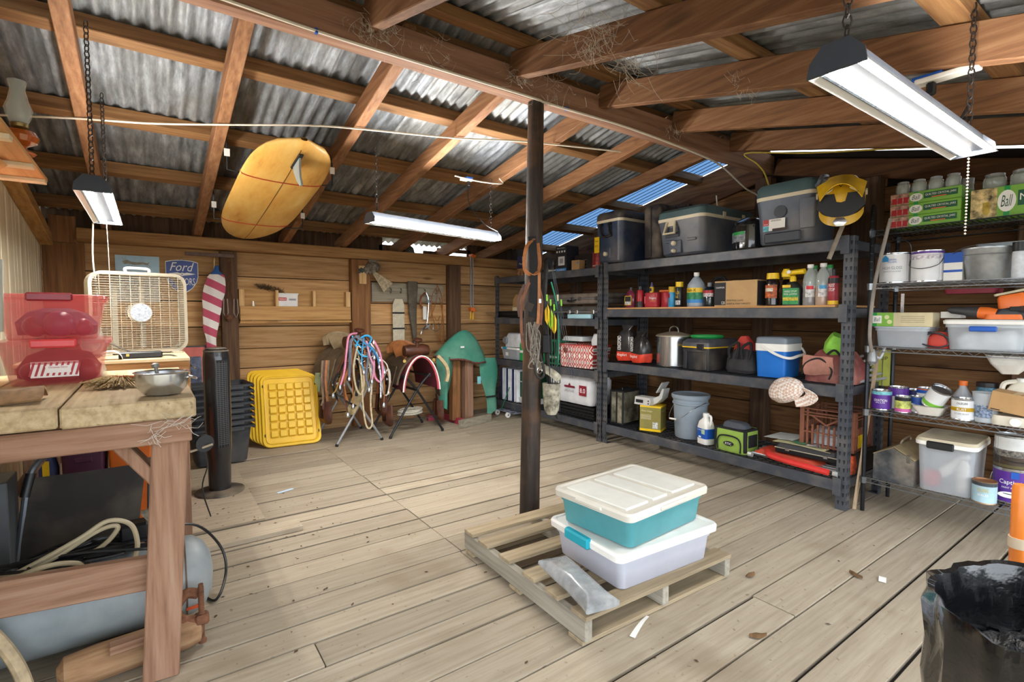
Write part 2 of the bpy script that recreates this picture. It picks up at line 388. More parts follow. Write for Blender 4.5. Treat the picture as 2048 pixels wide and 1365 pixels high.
def tin(name, clear=False):
    m, nt, b = nodes(name); tc = N(nt, 'ShaderNodeTexCoord'); oi = N(nt, 'ShaderNodeObjectInfo')
    ad = N(nt, 'ShaderNodeVectorMath', operation='SCALE'); ad.inputs[0].default_value = (17, 29, 0); nt.links.new(oi.outputs['Random'], ad.inputs['Scale'])
    a2 = N(nt, 'ShaderNodeVectorMath', operation='ADD'); nt.links.new(tc.outputs['Object'], a2.inputs[0]); nt.links.new(ad.outputs[0], a2.inputs[1])
    mp = N(nt, 'ShaderNodeMapping'); mp.inputs['Scale'].default_value = (13, 2.2, 2); nt.links.new(a2.outputs[0], mp.inputs['Vector'])
    n1 = N(nt, 'ShaderNodeTexNoise', Scale=1.5, Detail=8.0, Roughness=.7); nt.links.new(mp.outputs[0], n1.inputs['Vector'])
    n2 = N(nt, 'ShaderNodeTexNoise', Scale=2.2, Detail=5.0, Roughness=.7); nt.links.new(a2.outputs[0], n2.inputs['Vector'])
    c = ramp(nt, n1.outputs[0], [(.32, '#5e6063'), (.5, '#999c9f'), (.66, '#c8ccd0')])
    c2 = ramp(nt, n2.outputs[0], [(.45, G(0)), (.7, G(.65))]); c = mixc(nt, c2, c, lin('#7d786d'))
    tr = ramp(nt, oi.outputs['Random'], [(0, lin('#b5b2a8')), (.5, lin('#dfe4ec')), (1, lin('#f3f1ea'))]); c = mixc(nt, 1., c, tr, 'MULTIPLY')
    nt.links.new(c, b.inputs['Base Color']); b.inputs['Metallic'].default_value = .3; b.inputs['Roughness'].default_value = .58
    return m
TIN = tin('galvanised_tin'); SKYL, nt_, b_ = nodes('clear_roof_plastic')
tp_ = N(nt_, 'ShaderNodeBsdfTransparent'); tp_.inputs[0].default_value = (.05, .1, .18, 1); mx_ = N(nt_, 'ShaderNodeMixShader'); mx_.inputs[0].default_value = .25
b_.inputs['Base Color'].default_value = lin('#6f8fb0'); b_.inputs['Roughness'].default_value = .25
nt_.links.new(tp_.outputs[0], mx_.inputs[1]); nt_.links.new(b_.outputs[0], mx_.inputs[2]); nt_.links.new(mx_.outputs[0], nt_.nodes['Material Output'].inputs[0])
def sheet(x0, npitch, ya, yb, zf, off, m, name='roof_sheet', dz=0.):
    p = .076; nx = npitch*6; mb = MB()
    def fn(u, v):
        x = x0+u*npitch*p; yy = ya+(yb-ya)*v
        return (x, yy, zf(yy)+off+dz+.013*math.sin(2*PI*x/p))
    mb.grid(fn, nx, 1); return mb.build(name, m, roof, ang=60)
x = -1.17; k = 0
while x < 4.25:
    n = 9
    sheet(x, n+1, 2.6, 6.2, ROOFB, .222, TIN, dz=.004*(k % 2)); sheet(x, n+1, 2.6, -1.15, ROOFF, .226, TIN, dz=.004*(k % 2))
    x += n*.076; k += 1
XS = x
sheet(XS-.04, 9, 2.6, 6.2, ROOFB, .222, SKYL, 'skylight_sheet', .012); sheet(XS, 9, 2.6, -1.15, ROOFF, .226, TIN)
MB().bar((XL-.1, 2.58, 2.99), (XR+.1, 2.58, 2.99), .34, .012).build('ridge_cap', TIN, roof)
ground = MB().box((2, -3, -.42), (60, 60, .04)).build('ground', mat('#8a7d63', .95, 0, .25, 2), None); ground['kind'] = 'structure'
# round dark post that carries the beam
post = thing('timber_post', 'round dark creosoted pole standing between pallet and roof beam', 'post', (1.995, 2.6, 0))
def pw(name):
    m, nt, b = nodes(name); tc = N(nt, 'ShaderNodeTexCoord'); mp = N(nt, 'ShaderNodeMapping'); mp.inputs['Scale'].default_value = (14, 14, 1.2); nt.links.new(tc.outputs['Object'], mp.inputs['Vector'])
    n1 = N(nt, 'ShaderNodeTexNoise', Scale=1.6, Detail=8., Roughness=.7); nt.links.new(mp.outputs[0], n1.inputs['Vector'])
    n2 = N(nt, 'ShaderNodeTexNoise', Scale=3.5, Detail=4.); nt.links.new(tc.outputs['Object'], n2.inputs['Vector'])
    c = ramp(nt, n1.outputs[0], [(.35, '#1b1512'), (.55, '#352a22'), (.75, '#6b5442')])
    f = ramp(nt, n2.outputs[0], [(.5, G(0)), (.72, G(.6))]); c = mixc(nt, f, c, lin('#7a5230'))
    nt.links.new(c, b.inputs['Base Color']); b.inputs['Roughness'].default_value = .6
    bp = N(nt, 'ShaderNodeBump', Strength=.4, Distance=.01); nt.links.new(n1.outputs[0], bp.inputs['Height']); nt.links.new(bp.outputs[0], b.inputs['Normal'])
    return m
POLE = pw('creosote_pole')
MB().lathe([(.066, .0), (.064, .3), (.062, .8), (.058, 1.3), (.054, 1.9), (.05, 2.65)], 18, TR(0, 0, 0, rx=.006, ry=.012), wob=lambda a, z: 1+.03*math.sin(3*a+z*2)).build('pole', POLE, post)
from mathutils import noise
def jit(mb, a, f=8., seed=0., zmin=None):
    out = []
    for v in mb.v:
        d = noise.noise_vector(Vector(v)*f+Vector((seed, seed*1.7, -seed)))*a; q = Vector(v)+d
        if zmin is not None: q.z = max(q.z, zmin)
        out.append(tuple(q))
    mb.v = out; return mb
def on(name, label, cat, yc, z, xf, d, rz=0., group=None):
    """a thing standing on a rack by the right wall, its front (local -Y) towards the aisle"""
    return thing(name, label, cat, (xf+d/2, yc, z), -PI/2+rz, group)
# ================================================================ RACKS
WIRED = mat('#30343a', .45, .6, .1)
def rack(label, y0, y1, xf, levels, h, ply=()):
    t = thing('storage_rack', label, 'rack', (xf, (y0+y1)/2, 0)); L = (y1-y0)/2; D = .61
    for sy in (-1, 1):
        for fx in (0, 1):
            mb = MB(); x = fx*D; dx = 1 if fx == 0 else -1
            mb.box((x, sy*(L-.03), h/2), (.003, .06, h)).box((x+dx*.03, sy*L, h/2), (.06, .003, h)).box((x+dx*.03, sy*(L-.03), .0025), (.06, .06, .005))
            u = mb.build('upright', STEEL, t, False)
            mb = MB(); k = 0
            while .05+k*.056 < h-.03:
                z = .05+k*.056
                for dd in (.014, .042):
                    tr = [(-.007, .012), (.007, .012), (.003, -.014), (-.003, -.014)]
                    mb.prism(tr, .0046, TR(x, sy*(L-dd), z, rz=PI/2)); mb.prism(tr, .0046, TR(x+dx*dd, sy*L, z))
                k += 1
            stuff(mb.build('slots', STEELD, u, False))
    for i, z in enumerate(levels):
        for fx in (0, 1): MB().box((fx*D+(-.012 if fx == 0 else .012), 0, z-.042), (.028, 2*L-.11, .076), None, .004).build('beam', STEEL, t)
        for sy in (-1, 1): MB().box((D/2, sy*(L-.03), z-.042), (D-.08, .02, .06)).build('side_beam', STEEL, t)
        for sy in (-1, 1): MB().box((-.0275, sy*(L-.045), z-.045), (.004, .05, .12), None, .001).build('beam_plate', STEEL, t)
        if i in ply: MB().box((D/2+.01, .03, z+.004), (D+.06, 2*L-.13, .014)).build('deck', wood('ply', ('#a9794a', '#cc9a64', '#dcb07c'), 1, .8, .7, .1, .1), t)
        else:
            mb = MB()
            for k in range(int(D/.05)+1): mb.box((.01+k*.048, 0, z-.006), (.005, 2*L-.06, .005))
            for k in range(int(2*L/.06)): mb.box((D/2, -L+.04+k*.06, z-.003), (D, .005, .005))
            stuff(mb.build('wire_deck', WIRED, t, False))
    return t
rack('dark grey boltless steel rack holding coolers, the larger one beside wire shelves', 1.42, 3.655, 3.745, (.205, .838, 1.368, 1.818), 1.83, (2,))
rack('dark grey boltless steel rack in the far corner behind the pole', 3.675, 5.62, 3.735, (.19, .73, 1.27, 1.795), 1.82)
# ---- top shelf of the near rack
NAVY = mat('#30405a', .4, 0, .12, 6, dust=.3, name='navy_plastic'); SLATE = mat('#525b6a', .45, 0, .1, 6, dust=.3); TEAL = mat('#4a6264', .5, 0, .1, 6)
BEIGE = mat('#d9cdb2', .5, 0, .06)
def cooler(label, yc, xf, w, d, h, body, lid, band, rz=0., lidh=.09):
    t = on('cooler', label, 'cooler', yc, 1.82, xf, d, rz)
    MB().loft([(.012, w*.84, d*.84, .05), (0.03, w*.9, d*.9, .06), (h*.5, w*.95, d*.95, .06), (h-lidh-.02, w, d, .06)], 5).build('body', body, t)
    MB().loft([(h-lidh-.02, w*1.01, d*1.01, .06), (h-lidh+.006, w*1.02, d*1.02, .06)], 5).build('rim', band, t)
    MB().loft([(h-lidh+.006, w*1.015, d*1.015, .06), (h-.03, w*1.0, d*1.0, .06), (h-.006, w*.93, d*.93, .06), (h, w*.82, d*.85, .06)], 5).build('lid', lid, t)
    return t
t = cooler('navy wheeled cooler with yellow tag, leftmost on top of the rack', 3.61, 3.74, .36, .5, .52, NAVY, mat('#1d2230', .45, 0, .1, dust=.3), BEIGE)
for sx in (-.07, .045): MB().tube(spline([(sx, -.238, .4), (sx, -.275, .385), (sx, -.28, .33), (sx, -.235, .27)], 5), .014).build('handle_strap', BLACK, t)
MB().tube(spline([(-.07, -.238, .28), (-.02, -.25, .27), (.045, -.238, .28)], 5), .012).build('handle', BLACK, t)
tg = decal(-.145, .2, .07, .16, -.252, rot(0, 0, 0)).build('tag', YELL, t)
txt('Cooler', .05, .018, INK, tg, TR(-.145, -.2535, .24)); txt('$ 25 -', .05, .02, INK, tg, TR(-.145, -.2535, .19))
MB().loft([(.0, .09, .02, .012), (.1, .09, .02, .012)], 3, M=TR(-.02, -.228, .06)).build('drain_panel', NAVY, t)
MB().lathe([(.022, 0), (.022, .02), (.012, .03)], 12, TR(-.03, -.238, .1, rx=PI/2)).build('drain_plug', BEIGE, t)
MB().box((.165, -.2, .43), (.03, .02, .05), None, .004).build('latch', CHROME, t)
t = on('storage_case', 'tall worn black plastic case wedged between two coolers', 'case', 3.1, 1.82, 3.78, .45)
MB().loft([(0, .17, .4, .04), (.02, .19, .44, .04), (.46, .2, .45, .04), (.5, .17, .42, .04)], 4).build('shell', mat('#241f22', .7, 0, .25, 10, dust=.35), t)
MB().box((0, 0, .506), (.05, .2, .014), None, .004).build('handle', BLACK, t); MB().box((0, -.226, .25), (.012, .006, .46)).build('seam', BLACK, t)
t = cooler('grey blue cooler with green lid and beige swing handle on its end', 2.76, 3.74, .49, .76, .42, SLATE, TEAL, BEIGE, -.03)
MB().box((-.08, -.375, .29), (.09, .02, .05), None, .005).build('handle_mount', BEIGE, t)
MB().tube([(-.115, -.39, .3), (-.135, -.41, .2), (-.02, -.41, .2), (-.035, -.39, .3)], .012, 8).build('handle', BEIGE, t)
MB().box((-.08, -.366, .235), (.15, .006, .13), None, .002).build('handle_recess', mat('#343a44', .5, 0, .1), t)
MB().box((-.05, -.362, .085), (.13, .012, .11), None, .006).build('drain_panel', SLATE, t)
for z, r in ((.115, .022), (.05, .018)): MB().lathe([(r, 0), (r, .02), (r*.6, .03)], 12, TR(-.05, -.37, z, rx=PI/2)).build('drain_plug', BEIGE, t)
for x in (.0, -.25+.02): MB().box((x+.12, -.363, .135), (.09, .014, .025), None, .008).build('bumper', SLATE, t)
for yy in (-.1, .18): MB().box((.247, yy, .345), (.016, .04, .05), None, .003).build('hinge', BEIGE, t)
t = thing('canning_pot', 'black speckled enamel canning pot between two coolers on the rack', 'pot', (3.96, 2.24, 1.82))
SPK = mat('#15171c', .15, 0, .9, 160, name='speckled_enamel', coat=.6)
MB().lathe([(.12, 0), (.138, .02), (.14, .19), (.146, .2)], 24).build('body', SPK, t)
MB().lathe([(.148, .2), (.14, .225), (.08, .262), (.02, .272)], 24).build('lid', SPK, t)
wrap(.1415, .07, .15, -1.3, .2, 10, rot(0, 0, -PI/2)).build('label', mat('#8e939a', .5, 0, .5, 40), t)
wrap(.1423, .125, .15, -.7, .15, 8, rot(0, 0, -PI/2)).build('label_band', GREENP, t)
t = cooler('large grey cooler with green lid, beside yellow helmet', 1.885, 3.74, .43, .42, .455, SLATE, TEAL, BEIGE, .0, .1)
MB().box((.0, -.208, .055), (.26, .02, .075), None, .012).build('foot_recess', mat('#3c424c', .5, 0, .1), t)
MB().loft([(0, .1, .03, .014), (.2, .12, .04, .018)], 4, M=TR(.17, -.205, .1)).build('side_grip', SLATE, t)
MB().lathe([(.045, 0), (.045, .004)], 20, TR(-.02, -.206, .24, rx=PI/2)).build('emblem', mat('#3f454f', .5, 0, .08), t)
s = decal(-.06, .15, .16, .085, -.2125).build('sticker', WHITE, t)
decal(-.118, .17, .042, .045, -.2138).build('sticker_panel', RED, s); decal(-.118, .127, .042, .038, -.2138).build('sticker_panel', mat('#5db7c9', .5, 0, .4, 60), s)
decal(-.02, .115, .1, .016, -.2138).build('sticker_panel', mat('#3d2721', .6), s)
txt('SPORTSMAN', .07, .012, INK, s, TR(-.045, -.2138, .18)); txt('IGLOO', .03, .007, INKW, s, TR(-.118, -.2146, .158))
txt('IGLOO', .07, .014, mat('#5b626d', .5, 0, .05), t, TR(.03, -.213, .075))
MB().tube(spline([(.19, -.15, .38), (.235, -.2, .39), (.25, -.19, .43), (.24, -.1, .45)], 5), .016, 8).build('handle', mat('#5c6066', .4, 0, .1), t)
# helmet hung on the upright
t = thing('motocross_helmet', 'yellow and black motocross helmet with visor peak hung on the rack', 'helmet', (3.63, 1.46, 1.83), -PI/2+.36)
HY = mat('#e0b01c', .35, 0, .18, 8, dust=.3); HB = mat('#17171a', .4, 0, .1)
MB().lathe([(.045, .1), (.1, .13), (.128, .19), (.13, .25), (.115, .32), (.075, .365), (.02, .38)], 24, TR(0, .03, 0) @ Matrix.Diagonal((1, 1.12, 1, 1))).build('shell', HY, t)
def chin(u, v):
    a = -1.25+2.5*u; r = .122+.03*math.cos(a)**2; zz = .16-.13*math.cos(a)**1.3 if math.cos(a) > 0 else .16
    return (r*math.sin(a)*1.02, .03-(r+.035*math.cos(a))*math.cos(a), zz+v*.055*(.5+.5*math.cos(a))+.0)
MB().grid(chin, 18, 3, .012).build('chin_bar', HY, t)
MB().prism([(-.12, .24), (.12, .24), (.128, .16), (.06, .095), (0, .075), (-.06, .095), (-.128, .16)], .05, TR(0, -.085, 0)).build('eye_port', HB, t)
MB().lathe([(.03, 0), (.03, .012), (.014, .016)], 6, TR(0, -.158, .055, rx=PI/2) @ Matrix.Diagonal((1.3, 1, 1, 1))).build('chin_vent', CHROME, t)
def peak(u, v):
    x = (-.13+.26*u); k = 1-(2*u-1)**2
    return (x*(1-.18*v), -.09-.13*v*(.6+.4*k), .275+.045*k-.09*v*(1.15-.4*k)+.02)
pk = MB().grid(peak, 12, 6, .006).build('peak', HY, t)
for sx in (-1, 1):
    MB().grid(lambda u, v: (sx*(.045+.03*u), -.1-.11*v*(.9), .322-.07*v-.002-.02*u), 2, 4, .004).build('peak_panel', BEIGE, pk)
    MB().grid(lambda u, v: (sx*(.078+.02*u-.01*v), -.1-.09*v, .31-.075*v-.015*u), 2, 4, .004).build('peak_panel', mat('#6b655a', .5), pk)
    MB().lathe([(.02, 0), (.02, .01)], 10, TR(sx*.127, -.03, .25, ry=sx*PI/2)).build('peak_screw', BEIGE, t)
txt('V', .03, .03, INK, pk, TR(0, -.206, .268, rx=-.65))
t = thing('wooden_hammer', 'worn wooden hammer shaft poking down past the rack top beside helmet', 'hammer', (3.68, 1.5, 1.72))
MB().tube([(-.03, .03, -.04), (0, .0, .08), (.03, -.03, .2)], .014, 8).build('shaft', mat('#8d8273', .7, 0, .2), t)
# ---- second shelf: bottles and boxes
Z2 = 1.3795
def bottle(name, label, cat, yc, z, x, prof, m, cap=None, capm=None, lab=None, labm=None, n=18, rz=0., sy=1., group=None, content=None):
    t = thing(name, label, cat, (x, yc, z), -PI/2+rz, group); S = Matrix.Diagonal((1, sy, 1, 1))
    MB().lathe(prof, n, S).build('body', m, t)
    if content: MB().lathe([(r*.94, zz+.002) for r, zz in prof if zz <= content[0]]+[(content[1], content[0])], n, S).build('contents', content[2], t)
    if cap: MB().lathe(cap, 14, S).build('cap', capm, t)
    if lab: wrap(lab[0], lab[1], lab[2], lab[3] if len(lab) > 3 else -1.5, lab[4] if len(lab) > 4 else 1.5, 14, S).build('label', labm, t)
    return t
t = bottle('car_wash_bottle', 'clear bottle with magenta liquid and yellow framed label, leftmost of the bottle row', 'bottle', 3.415, Z2, 3.87, [(.05, 0), (.058, .01), (.06, .12), (.045, .15), (.018, .17), (.018, .18)], mat('#8a3550', .2, 0, .1, alpha=.75, coat=.5), [(.021, .178), (.021, .2)], BLACK, sy=.6)
l = decal(0, .07, .085, .09, -.0375).build('label', YELL, t); decal(0, .07, .075, .08, -.0388).build('label_panel', mat('#2c2a2e', .5, 0, .4, 60), l); decal(0, .045, .07, .03, -.04).build('label_panel', mat('#dedbe0', .5, 0, .5, 60), l)
bottle('tire_cleaner_can', 'red spray can with black cap beside the red coffee canister', 'spray can', 3.285, Z2, 3.86, [(.03, 0), (.033, .006), (.033, .155), (.026, .168)], RED, [(.024, .166), (.024, .205)], BLACK, (.0336, .0, .06, -1.2, 1.4), mat('#3b3536', .5, 0, .6, 50))
CAN = mat('#b8323c', .35, 0, .08)
def canister(label, yc, x, rz, front):
    t = thing('coffee_canister', label, 'canister', (x, yc, Z2), -PI/2+rz, 'red coffee canisters')
    MB().loft([(0, .135, .13, .03), (.006, .142, .136, .032), (.13, .142, .136, .032), (.14, .13, .125, .03)], 5).build('body', CAN, t)
    if front:
        for zz in (.018, .124): MB().loft([(zz, .145, .139, .033), (zz+.006, .145, .139, .033)], 5, (0, 0)).build('ridge', CAN, t)
        txt('Folgers', .07, .028, INKW, t, TR(.03, -.0695, .085)); txt('CLASSIC', .06, .012, mat('#e0a030', .5), t, TR(.03, -.0695, .062))
        decal(-.055, .07, .012, .07, -.0688).build('grip', mat('#d9606a', .4), t)
    else: MB().loft([(0, .024, .01, .01), (.09, .024, .01, .01)], 4, M=TR(0.0, -.066, .03)).build('grip', mat('#8c2029', .5), t)
    return t
canister('red plastic coffee canister printed with white and gold lettering', 3.16, 3.91, .1, True)
t = canister('red plastic coffee canister with moulded grip, turned sideways', 3.0, 3.93, -.75, False)
t = on('orange_tool', 'orange handled tool lying on top of red coffee canister', 'tool', 3.03, Z2+.141, 3.9, .03, .1)
MB().box((0, 0, .012), (.13, .03, .02), None, .006).build('handle', ORANGE, t)
t = bottle('glue_bottle', 'small yellow glue bottle standing on the red canister', 'bottle', 3.18, Z2+.141, 3.9, [(.02, 0), (.022, .05), (.014, .058)], YELL, [(.016, .056), (.012, .07), (.004, .1)], mat('#5a5f8f', .5)); decal(0, .028, .03, .03, -.0225).build('label', mat('#2d2a3d', .5, 0, .4, 80), t)
bottle('spray_can', 'blue spray can with yellow cap and red corner label', 'spray can', 2.925, Z2, 3.87, [(.03, 0), (.033, .006), (.033, .125), (.028, .14)], mat('#3d9fd0', .4, 0, .1), [(.0325, .135), (.0325, .185)], mat('#e0b62c', .5), (.0336, .085, .125, -.9, .0), RED)
t = bottle('insect_spray', 'black insect spray can with yellow cap and yellow lettering', 'spray can', 2.848, Z2, 3.87, [(.03, 0), (.034, .006), (.034, .17), (.028, .185)], mat('#20201f', .35), [(.034, .18), (.034, .225)], YELL)
wrap(.0346, .02, .06, -.9, .9, 8).build('label_panel', mat('#d7d5cf', .5, 0, .6, 90), t); txt('BLACK\nFLAG', .045, .06, YELL, t, TR(0, 0, .11), bend=.0348)
bottle('blue_can', 'blue spray can with yellow cap half hidden behind washer fluid', 'spray can', 2.775, Z2, 3.99, [(.03, 0), (.034, .006), (.034, .17), (.028, .185)], BLUE, [(.034, .18), (.034, .225)], YELL, (.0346, .05, .16), YELL)
t = bottle('washer_fluid_jug', 'translucent jug of washer fluid with white cap and yellow blue label', 'jug', 2.695, Z2, 3.9, [(.068, 0), (.076, .01), (.078, .16), (.07, .2), (.03, .255), (.02, .262), (.02, .275)], mat('#b5c0cc', .3, 0, .06, alpha=.8), [(.023, .27), (.023, .3)], WHITE)
wrap(.0785, .125, .165, -1.3, 1.3, 12).build('label_band', YELL, t); wrap(.0785, .035, .065, -1.3, 1.3, 12).build('label_band', mat('#3d8fd6', .5), t); wrap(.0785, .065, .125, -1.3, 1.3, 12).build('label', mat('#2c8a5a', .5, 0, .35, 40), t)
txt('Rain-X', .09, .026, INK, t, TR(0, 0, .145), bend=.0797)
t = bottle('additive_bottle', 'dark bottle with red and white label in front of black jug', 'bottle', 2.565, Z2, 3.9, [(.048, 0), (.05, .01), (.05, .14), (.035, .165), (.014, .175)], mat('#10222a', .2, 0, .2, coat=.5), [(.018, .17), (.018, .205)], mat('#8b9096', .5), (.0508, .085, .14, -1.2, 1.2), mat('#cfc6c8', .5, 0, .5, 70)); wrap(.0512, .115, .14, -1.2, 1.2, 10).build('label_band', RED, t)
t = thing('oil_jug', 'black jug with looped handle behind the dark bottle', 'jug', (4.03, 2.55, Z2), -PI/2)
MB().loft([(0, .16, .1, .03), (.01, .17, .11, .03), (.17, .17, .11, .03), (.2, .12, .09, .03)], 4).build('body', BLACK, t); MB().tube(spline([(-.07, 0, .18), (-.05, 0, .24), (.03, 0, .25), (.07, 0, .19)], 5), .015, 8).build('handle', BLACK, t)
MB().box((.05, -.058, .08), (.04, .006, .1)).build('label', mat('#b5481f', .5), t)
t = on('clay_target_box', 'cardboard carton of sporting clays with black end panel', 'box', 2.3, Z2, 3.83, .26, .02)
MB().box((0, 0, .104), (.36, .24, .208), None, .002).build('carton', mat('#c5a06f', .8, 0, .06), t)
decal(-.13, .104, .1, .185, -.1208).build('print_panel', mat('#2b2a2d', .7), t); MB().box((.1806, .0, .104), (.0012, .23, .19)).build('print_panel', mat('#2b2a2d', .7), t)
MB().box((0, 0, .2088), (.05, .24, .0012)).build('tape', mat('#caa977', .4), t)
txt('CHAMPION', .075, .013, INKW, t, TR(-.13, -.122, .155)); txt('120', .03, .024, INKW, t, TR(-.1, -.122, .03))
txt('SPORTING CLAYS', .14, .014, INK, t, TR(0, -.1215, .048)); txt('SKEET & TRAP TARGETS', .2, .014, INK, t, TR(.03, -.1215, .022))
JAR = [(.042, 0), (.05, .01), (.05, .07), (.046, .1), (.05, .15), (.048, .19), (.034, .21)]
def jarl(label, y, x):
    t = bottle('seasoning_jar', label, 'jar', y, Z2, x, JAR, mat('#1d1718', .2, 0, .2, coat=.5), [(.044, .205), (.044, .225), (.042, .25)], YELL, (.0508, .06, .16, -1.1, 1.1), mat('#c4622a', .5, 0, .5, 50), group='yellow lidded jars')
    wrap(.0512, .11, .135, -.8, .5, 8).build('label_panel', mat('#e8dccb', .5, 0, .3, 60), t)
jarl('dark jar with yellow lid and orange label beside the carton', 2.02, 3.89); jarl('dark jar with yellow lid partly hidden behind weed sprayer', 1.965, 4.03)
t = thing('weed_sprayer', 'hose end weed killer bottle with yellow nozzle and green label', 'sprayer', (3.9, 1.875, Z2), -PI/2)
MB().loft([(0, .13, .06, .02), (.12, .14, .065, .02), (.155, .1, .055, .02), (.18, .04, .04, .015)], 4).build('body', mat('#1b1f1c', .35), t)
l = decal(0, .07, .115, .12, -.0335).build('label', mat('#2f9c55', .5, 0, .3, 30), t); decal(-.03, .145, .06, .02, -.0345, None).build('label_band', YELL, t); decal(0, .05, .11, .025, -.0345).build('label_band', mat('#d8c53a', .5, 0, .3, 60), l)
txt('WEED STOP\nFOR LAWNS', .095, .034, INKW, l, TR(0, -.0352, .096)); MB().lathe([(.022, .178), (.022, .21), (.016, .22)], 12).build('collar', YELL, t)
MB().cyl((-.05, -.01, .245), (.09, -.02, .25), .017, .02).lathe([(.03, -.03), (.034, 0), (.02, .03)], 10, TR(-.045, -.01, .245)).build('nozzle', YELL, t); MB().lathe([(.014, 0), (.014, .012)], 12, TR(-.015, -.028, .25, rx=PI/2)).build('dial', WHITE, t)
JB = [(.044, 0), (.047, .008), (.045, .03), (.047, .045), (.045, .06), (.047, .08), (.045, .1), (.047, .125), (.047, .17), (.04, .22), (.022, .255), (.018, .26), (.018, .275)]
for lab, y, x, c, lm, cm in (('clear juice bottle half full of red juice with white cap', 1.75, 3.89, '#5a1420', '#d8343c', WHITE), ('clear juice bottle half full of amber juice with white cap', 1.655, 3.87, '#c9801c', '#4a9fd0', WHITE), ('green capped bottle standing behind the red juice bottle', 1.78, 4.02, '#3a1016', '#c23a3a', GREENP), ('green capped bottle standing behind the amber juice bottle', 1.68, 4.03, '#43331c', '#3c6cb0', GREENP)):
    t = bottle('juice_bottle', lab, 'bottle', y, Z2, x, JB, GLASS, [(.021, .27), (.021, .295)], cm, (.0478, .06, .14, -.2, 1.1), mat('#e6e3dc', .5, 0, .4, 60), group='juice bottles', content=(.125, .044, mat(c, .2, 0, .1)))
    wrap(.0482, .115, .14, -.1, .9, 6).build('label_band', mat(lm, .5, 0, .2, 40), t)
t = bottle('spray_can', 'red and white spray can with black nozzle beside rack upright', 'spray can', 1.57, Z2, 3.83, [(.03, 0), (.033, .006), (.033, .185), (.026, .2)], mat('#a8323f', .4, 0, .2, 30), [(.012, .2), (.014, .245), (.008, .25)], BLACK, (.0337, .004, .03), YELL); wrap(.0337, .15, .185).build('label_band', mat('#2d2a2c', .5), t); txt('RUST\nSTOP', .04, .05, INKW, t, TR(0, 0, .12), bend=.0343)
# ---- third shelf
Z3 = .838
def sack(label, y, x, h, rz):
    t = thing('charcoal_bag', label, 'bag', (x, y, Z3), -PI/2+rz, 'charcoal bags on the rack')
    jit(MB().loft([(0.01, .17, .12, .04), (.05, .2, .15, .05), (h*.55, .19, .14, .05), (h*.78, .16, .09, .04), (h*.86, .1, .05, .02), (h, .15, .012, .005)], 6), .012, 14, y, .0).build('sack', mat('#2a2727', .35, 0, .5, 25, coat=.4), t)
    jit(MB().loft([(.012, .176, .126, .04), (.05, .206, .156, .05), (.1, .206, .156, .05)], 6, (0, 0)), .012, 14, y, .0).build('print_band', mat('#d8432e', .4, 0, .15, 20), t)
    txt('Kingsford', .11, .035, INKW, t, TR(-.0, -.092, .07, ry=-PI/2*.0)); txt('KINGSFORD', .14, .045, INKW, t, TR(-.04, -.086, .19, ry=-PI/2))
sack('black and red charcoal bag with twisted top, leftmost on its shelf', 3.49, 3.92, .37, .1); sack('shorter black and red charcoal bag beside the stock pot', 3.25, 3.85, .31, -.25)
t = thing('stock_pot', 'tall stainless steel stock pot with domed lid and loop handle', 'pot', (3.98, 2.98, Z3), -PI/2)
MB().lathe([(.15, 0), (.156, .006), (.156, .27), (.16, .275)], 28).build('body', CHROME, t)
MB().lathe([(.163, .272), (.163, .282), (.15, .29), (.06, .312), (.01, .318)], 28).build('lid', mat('#b5ab98', .45, .6, .2), t)
MB().tube(spline([(-.05, 0, .31), (-.04, 0, .35), (.0, 0, .365), (.04, 0, .35), (.05, 0, .31)], 5), .007, 8).build('lid_handle', CHROME, t)
for sx in (-1, 1): MB().tube(spline([(sx*.155, -.04, .22), (sx*.19, -.03, .22), (sx*.19, .03, .22), (sx*.155, .04, .22)], 4), .006, 6).build('side_handle', CHROME, t)
t = on('tool_box', 'grey and black plastic tool box with yellow edge', 'tool box', 2.62, Z3, 3.8, .46, -.05)
TB = mat('#4a4d55', .5, 0, .12, dust=.2); TBD = mat('#26282d', .5, 0, .12, dust=.2)
MB().loft([(0, .24, .42, .02), (.19, .265, .46, .02)], 3).build('body', TBD, t); MB().loft([(.19, .275, .47, .02), (.2, .275, .47, .02)], 3).build('edge', YELL, t)
MB().loft([(.2, .275, .47, .02), (.235, .27, .46, .02), (.265, .22, .4, .02)], 3).build('lid', TB, t)
for sx in (-.1, .1): MB().box((sx, -.222, .09), (.035, .02, .17), None, .004).build('rib', TBD, t)
MB().box((0, -.224, .165), (.24, .02, .025), None, .004).build('rib', TBD, t); MB().box((.06, -.236, .2), (.07, .012, .05), None, .004).build('latch', BLACK, t)
t = thing('green_disc', 'round green plastic disc with raised rim on top of tool box', 'disc', (4.05, 2.68, Z3+.2655)); MB().lathe([(.13, 0), (.14, .012), (.135, .028), (.12, .028), (.115, .012)], 28).build('rim', GREENP, t)
t = thing('tool_bag', 'black and red canvas tool bag with open looped handles', 'bag', (3.93, 2.255, Z3), -PI/2)
jit(MB().loft([(0.0, .23, .16, .04), (.03, .26, .19, .05), (.12, .24, .16, .05), (.2, .14, .1, .04)], 6), .01, 12, 3, .0).build('body', mat('#2d2c2f', .7, 0, .3, 12, bump=.4), t)
jit(MB().loft([(.15, .17, .11, .04), (.24, .16, .08, .03), (.3, .06, .04, .02)], 6), .014, 14, 5).build('flap', mat('#b5352b', .7, 0, .25, 12), t)
for sx in (-.075, .03): MB().tube(spline([(sx, -.09, .12), (sx-.01, -.085, .2), (sx+.04, -.05, .25), (sx+.07, -.08, .2), (sx+.06, -.095, .12)], 5), .011, 6).build('handle', BLACKM, t)
t = on('small_cooler', 'blue picnic cooler with white band, grey lid and white handle', 'cooler', 1.995, Z3, 3.8, .31, .06)
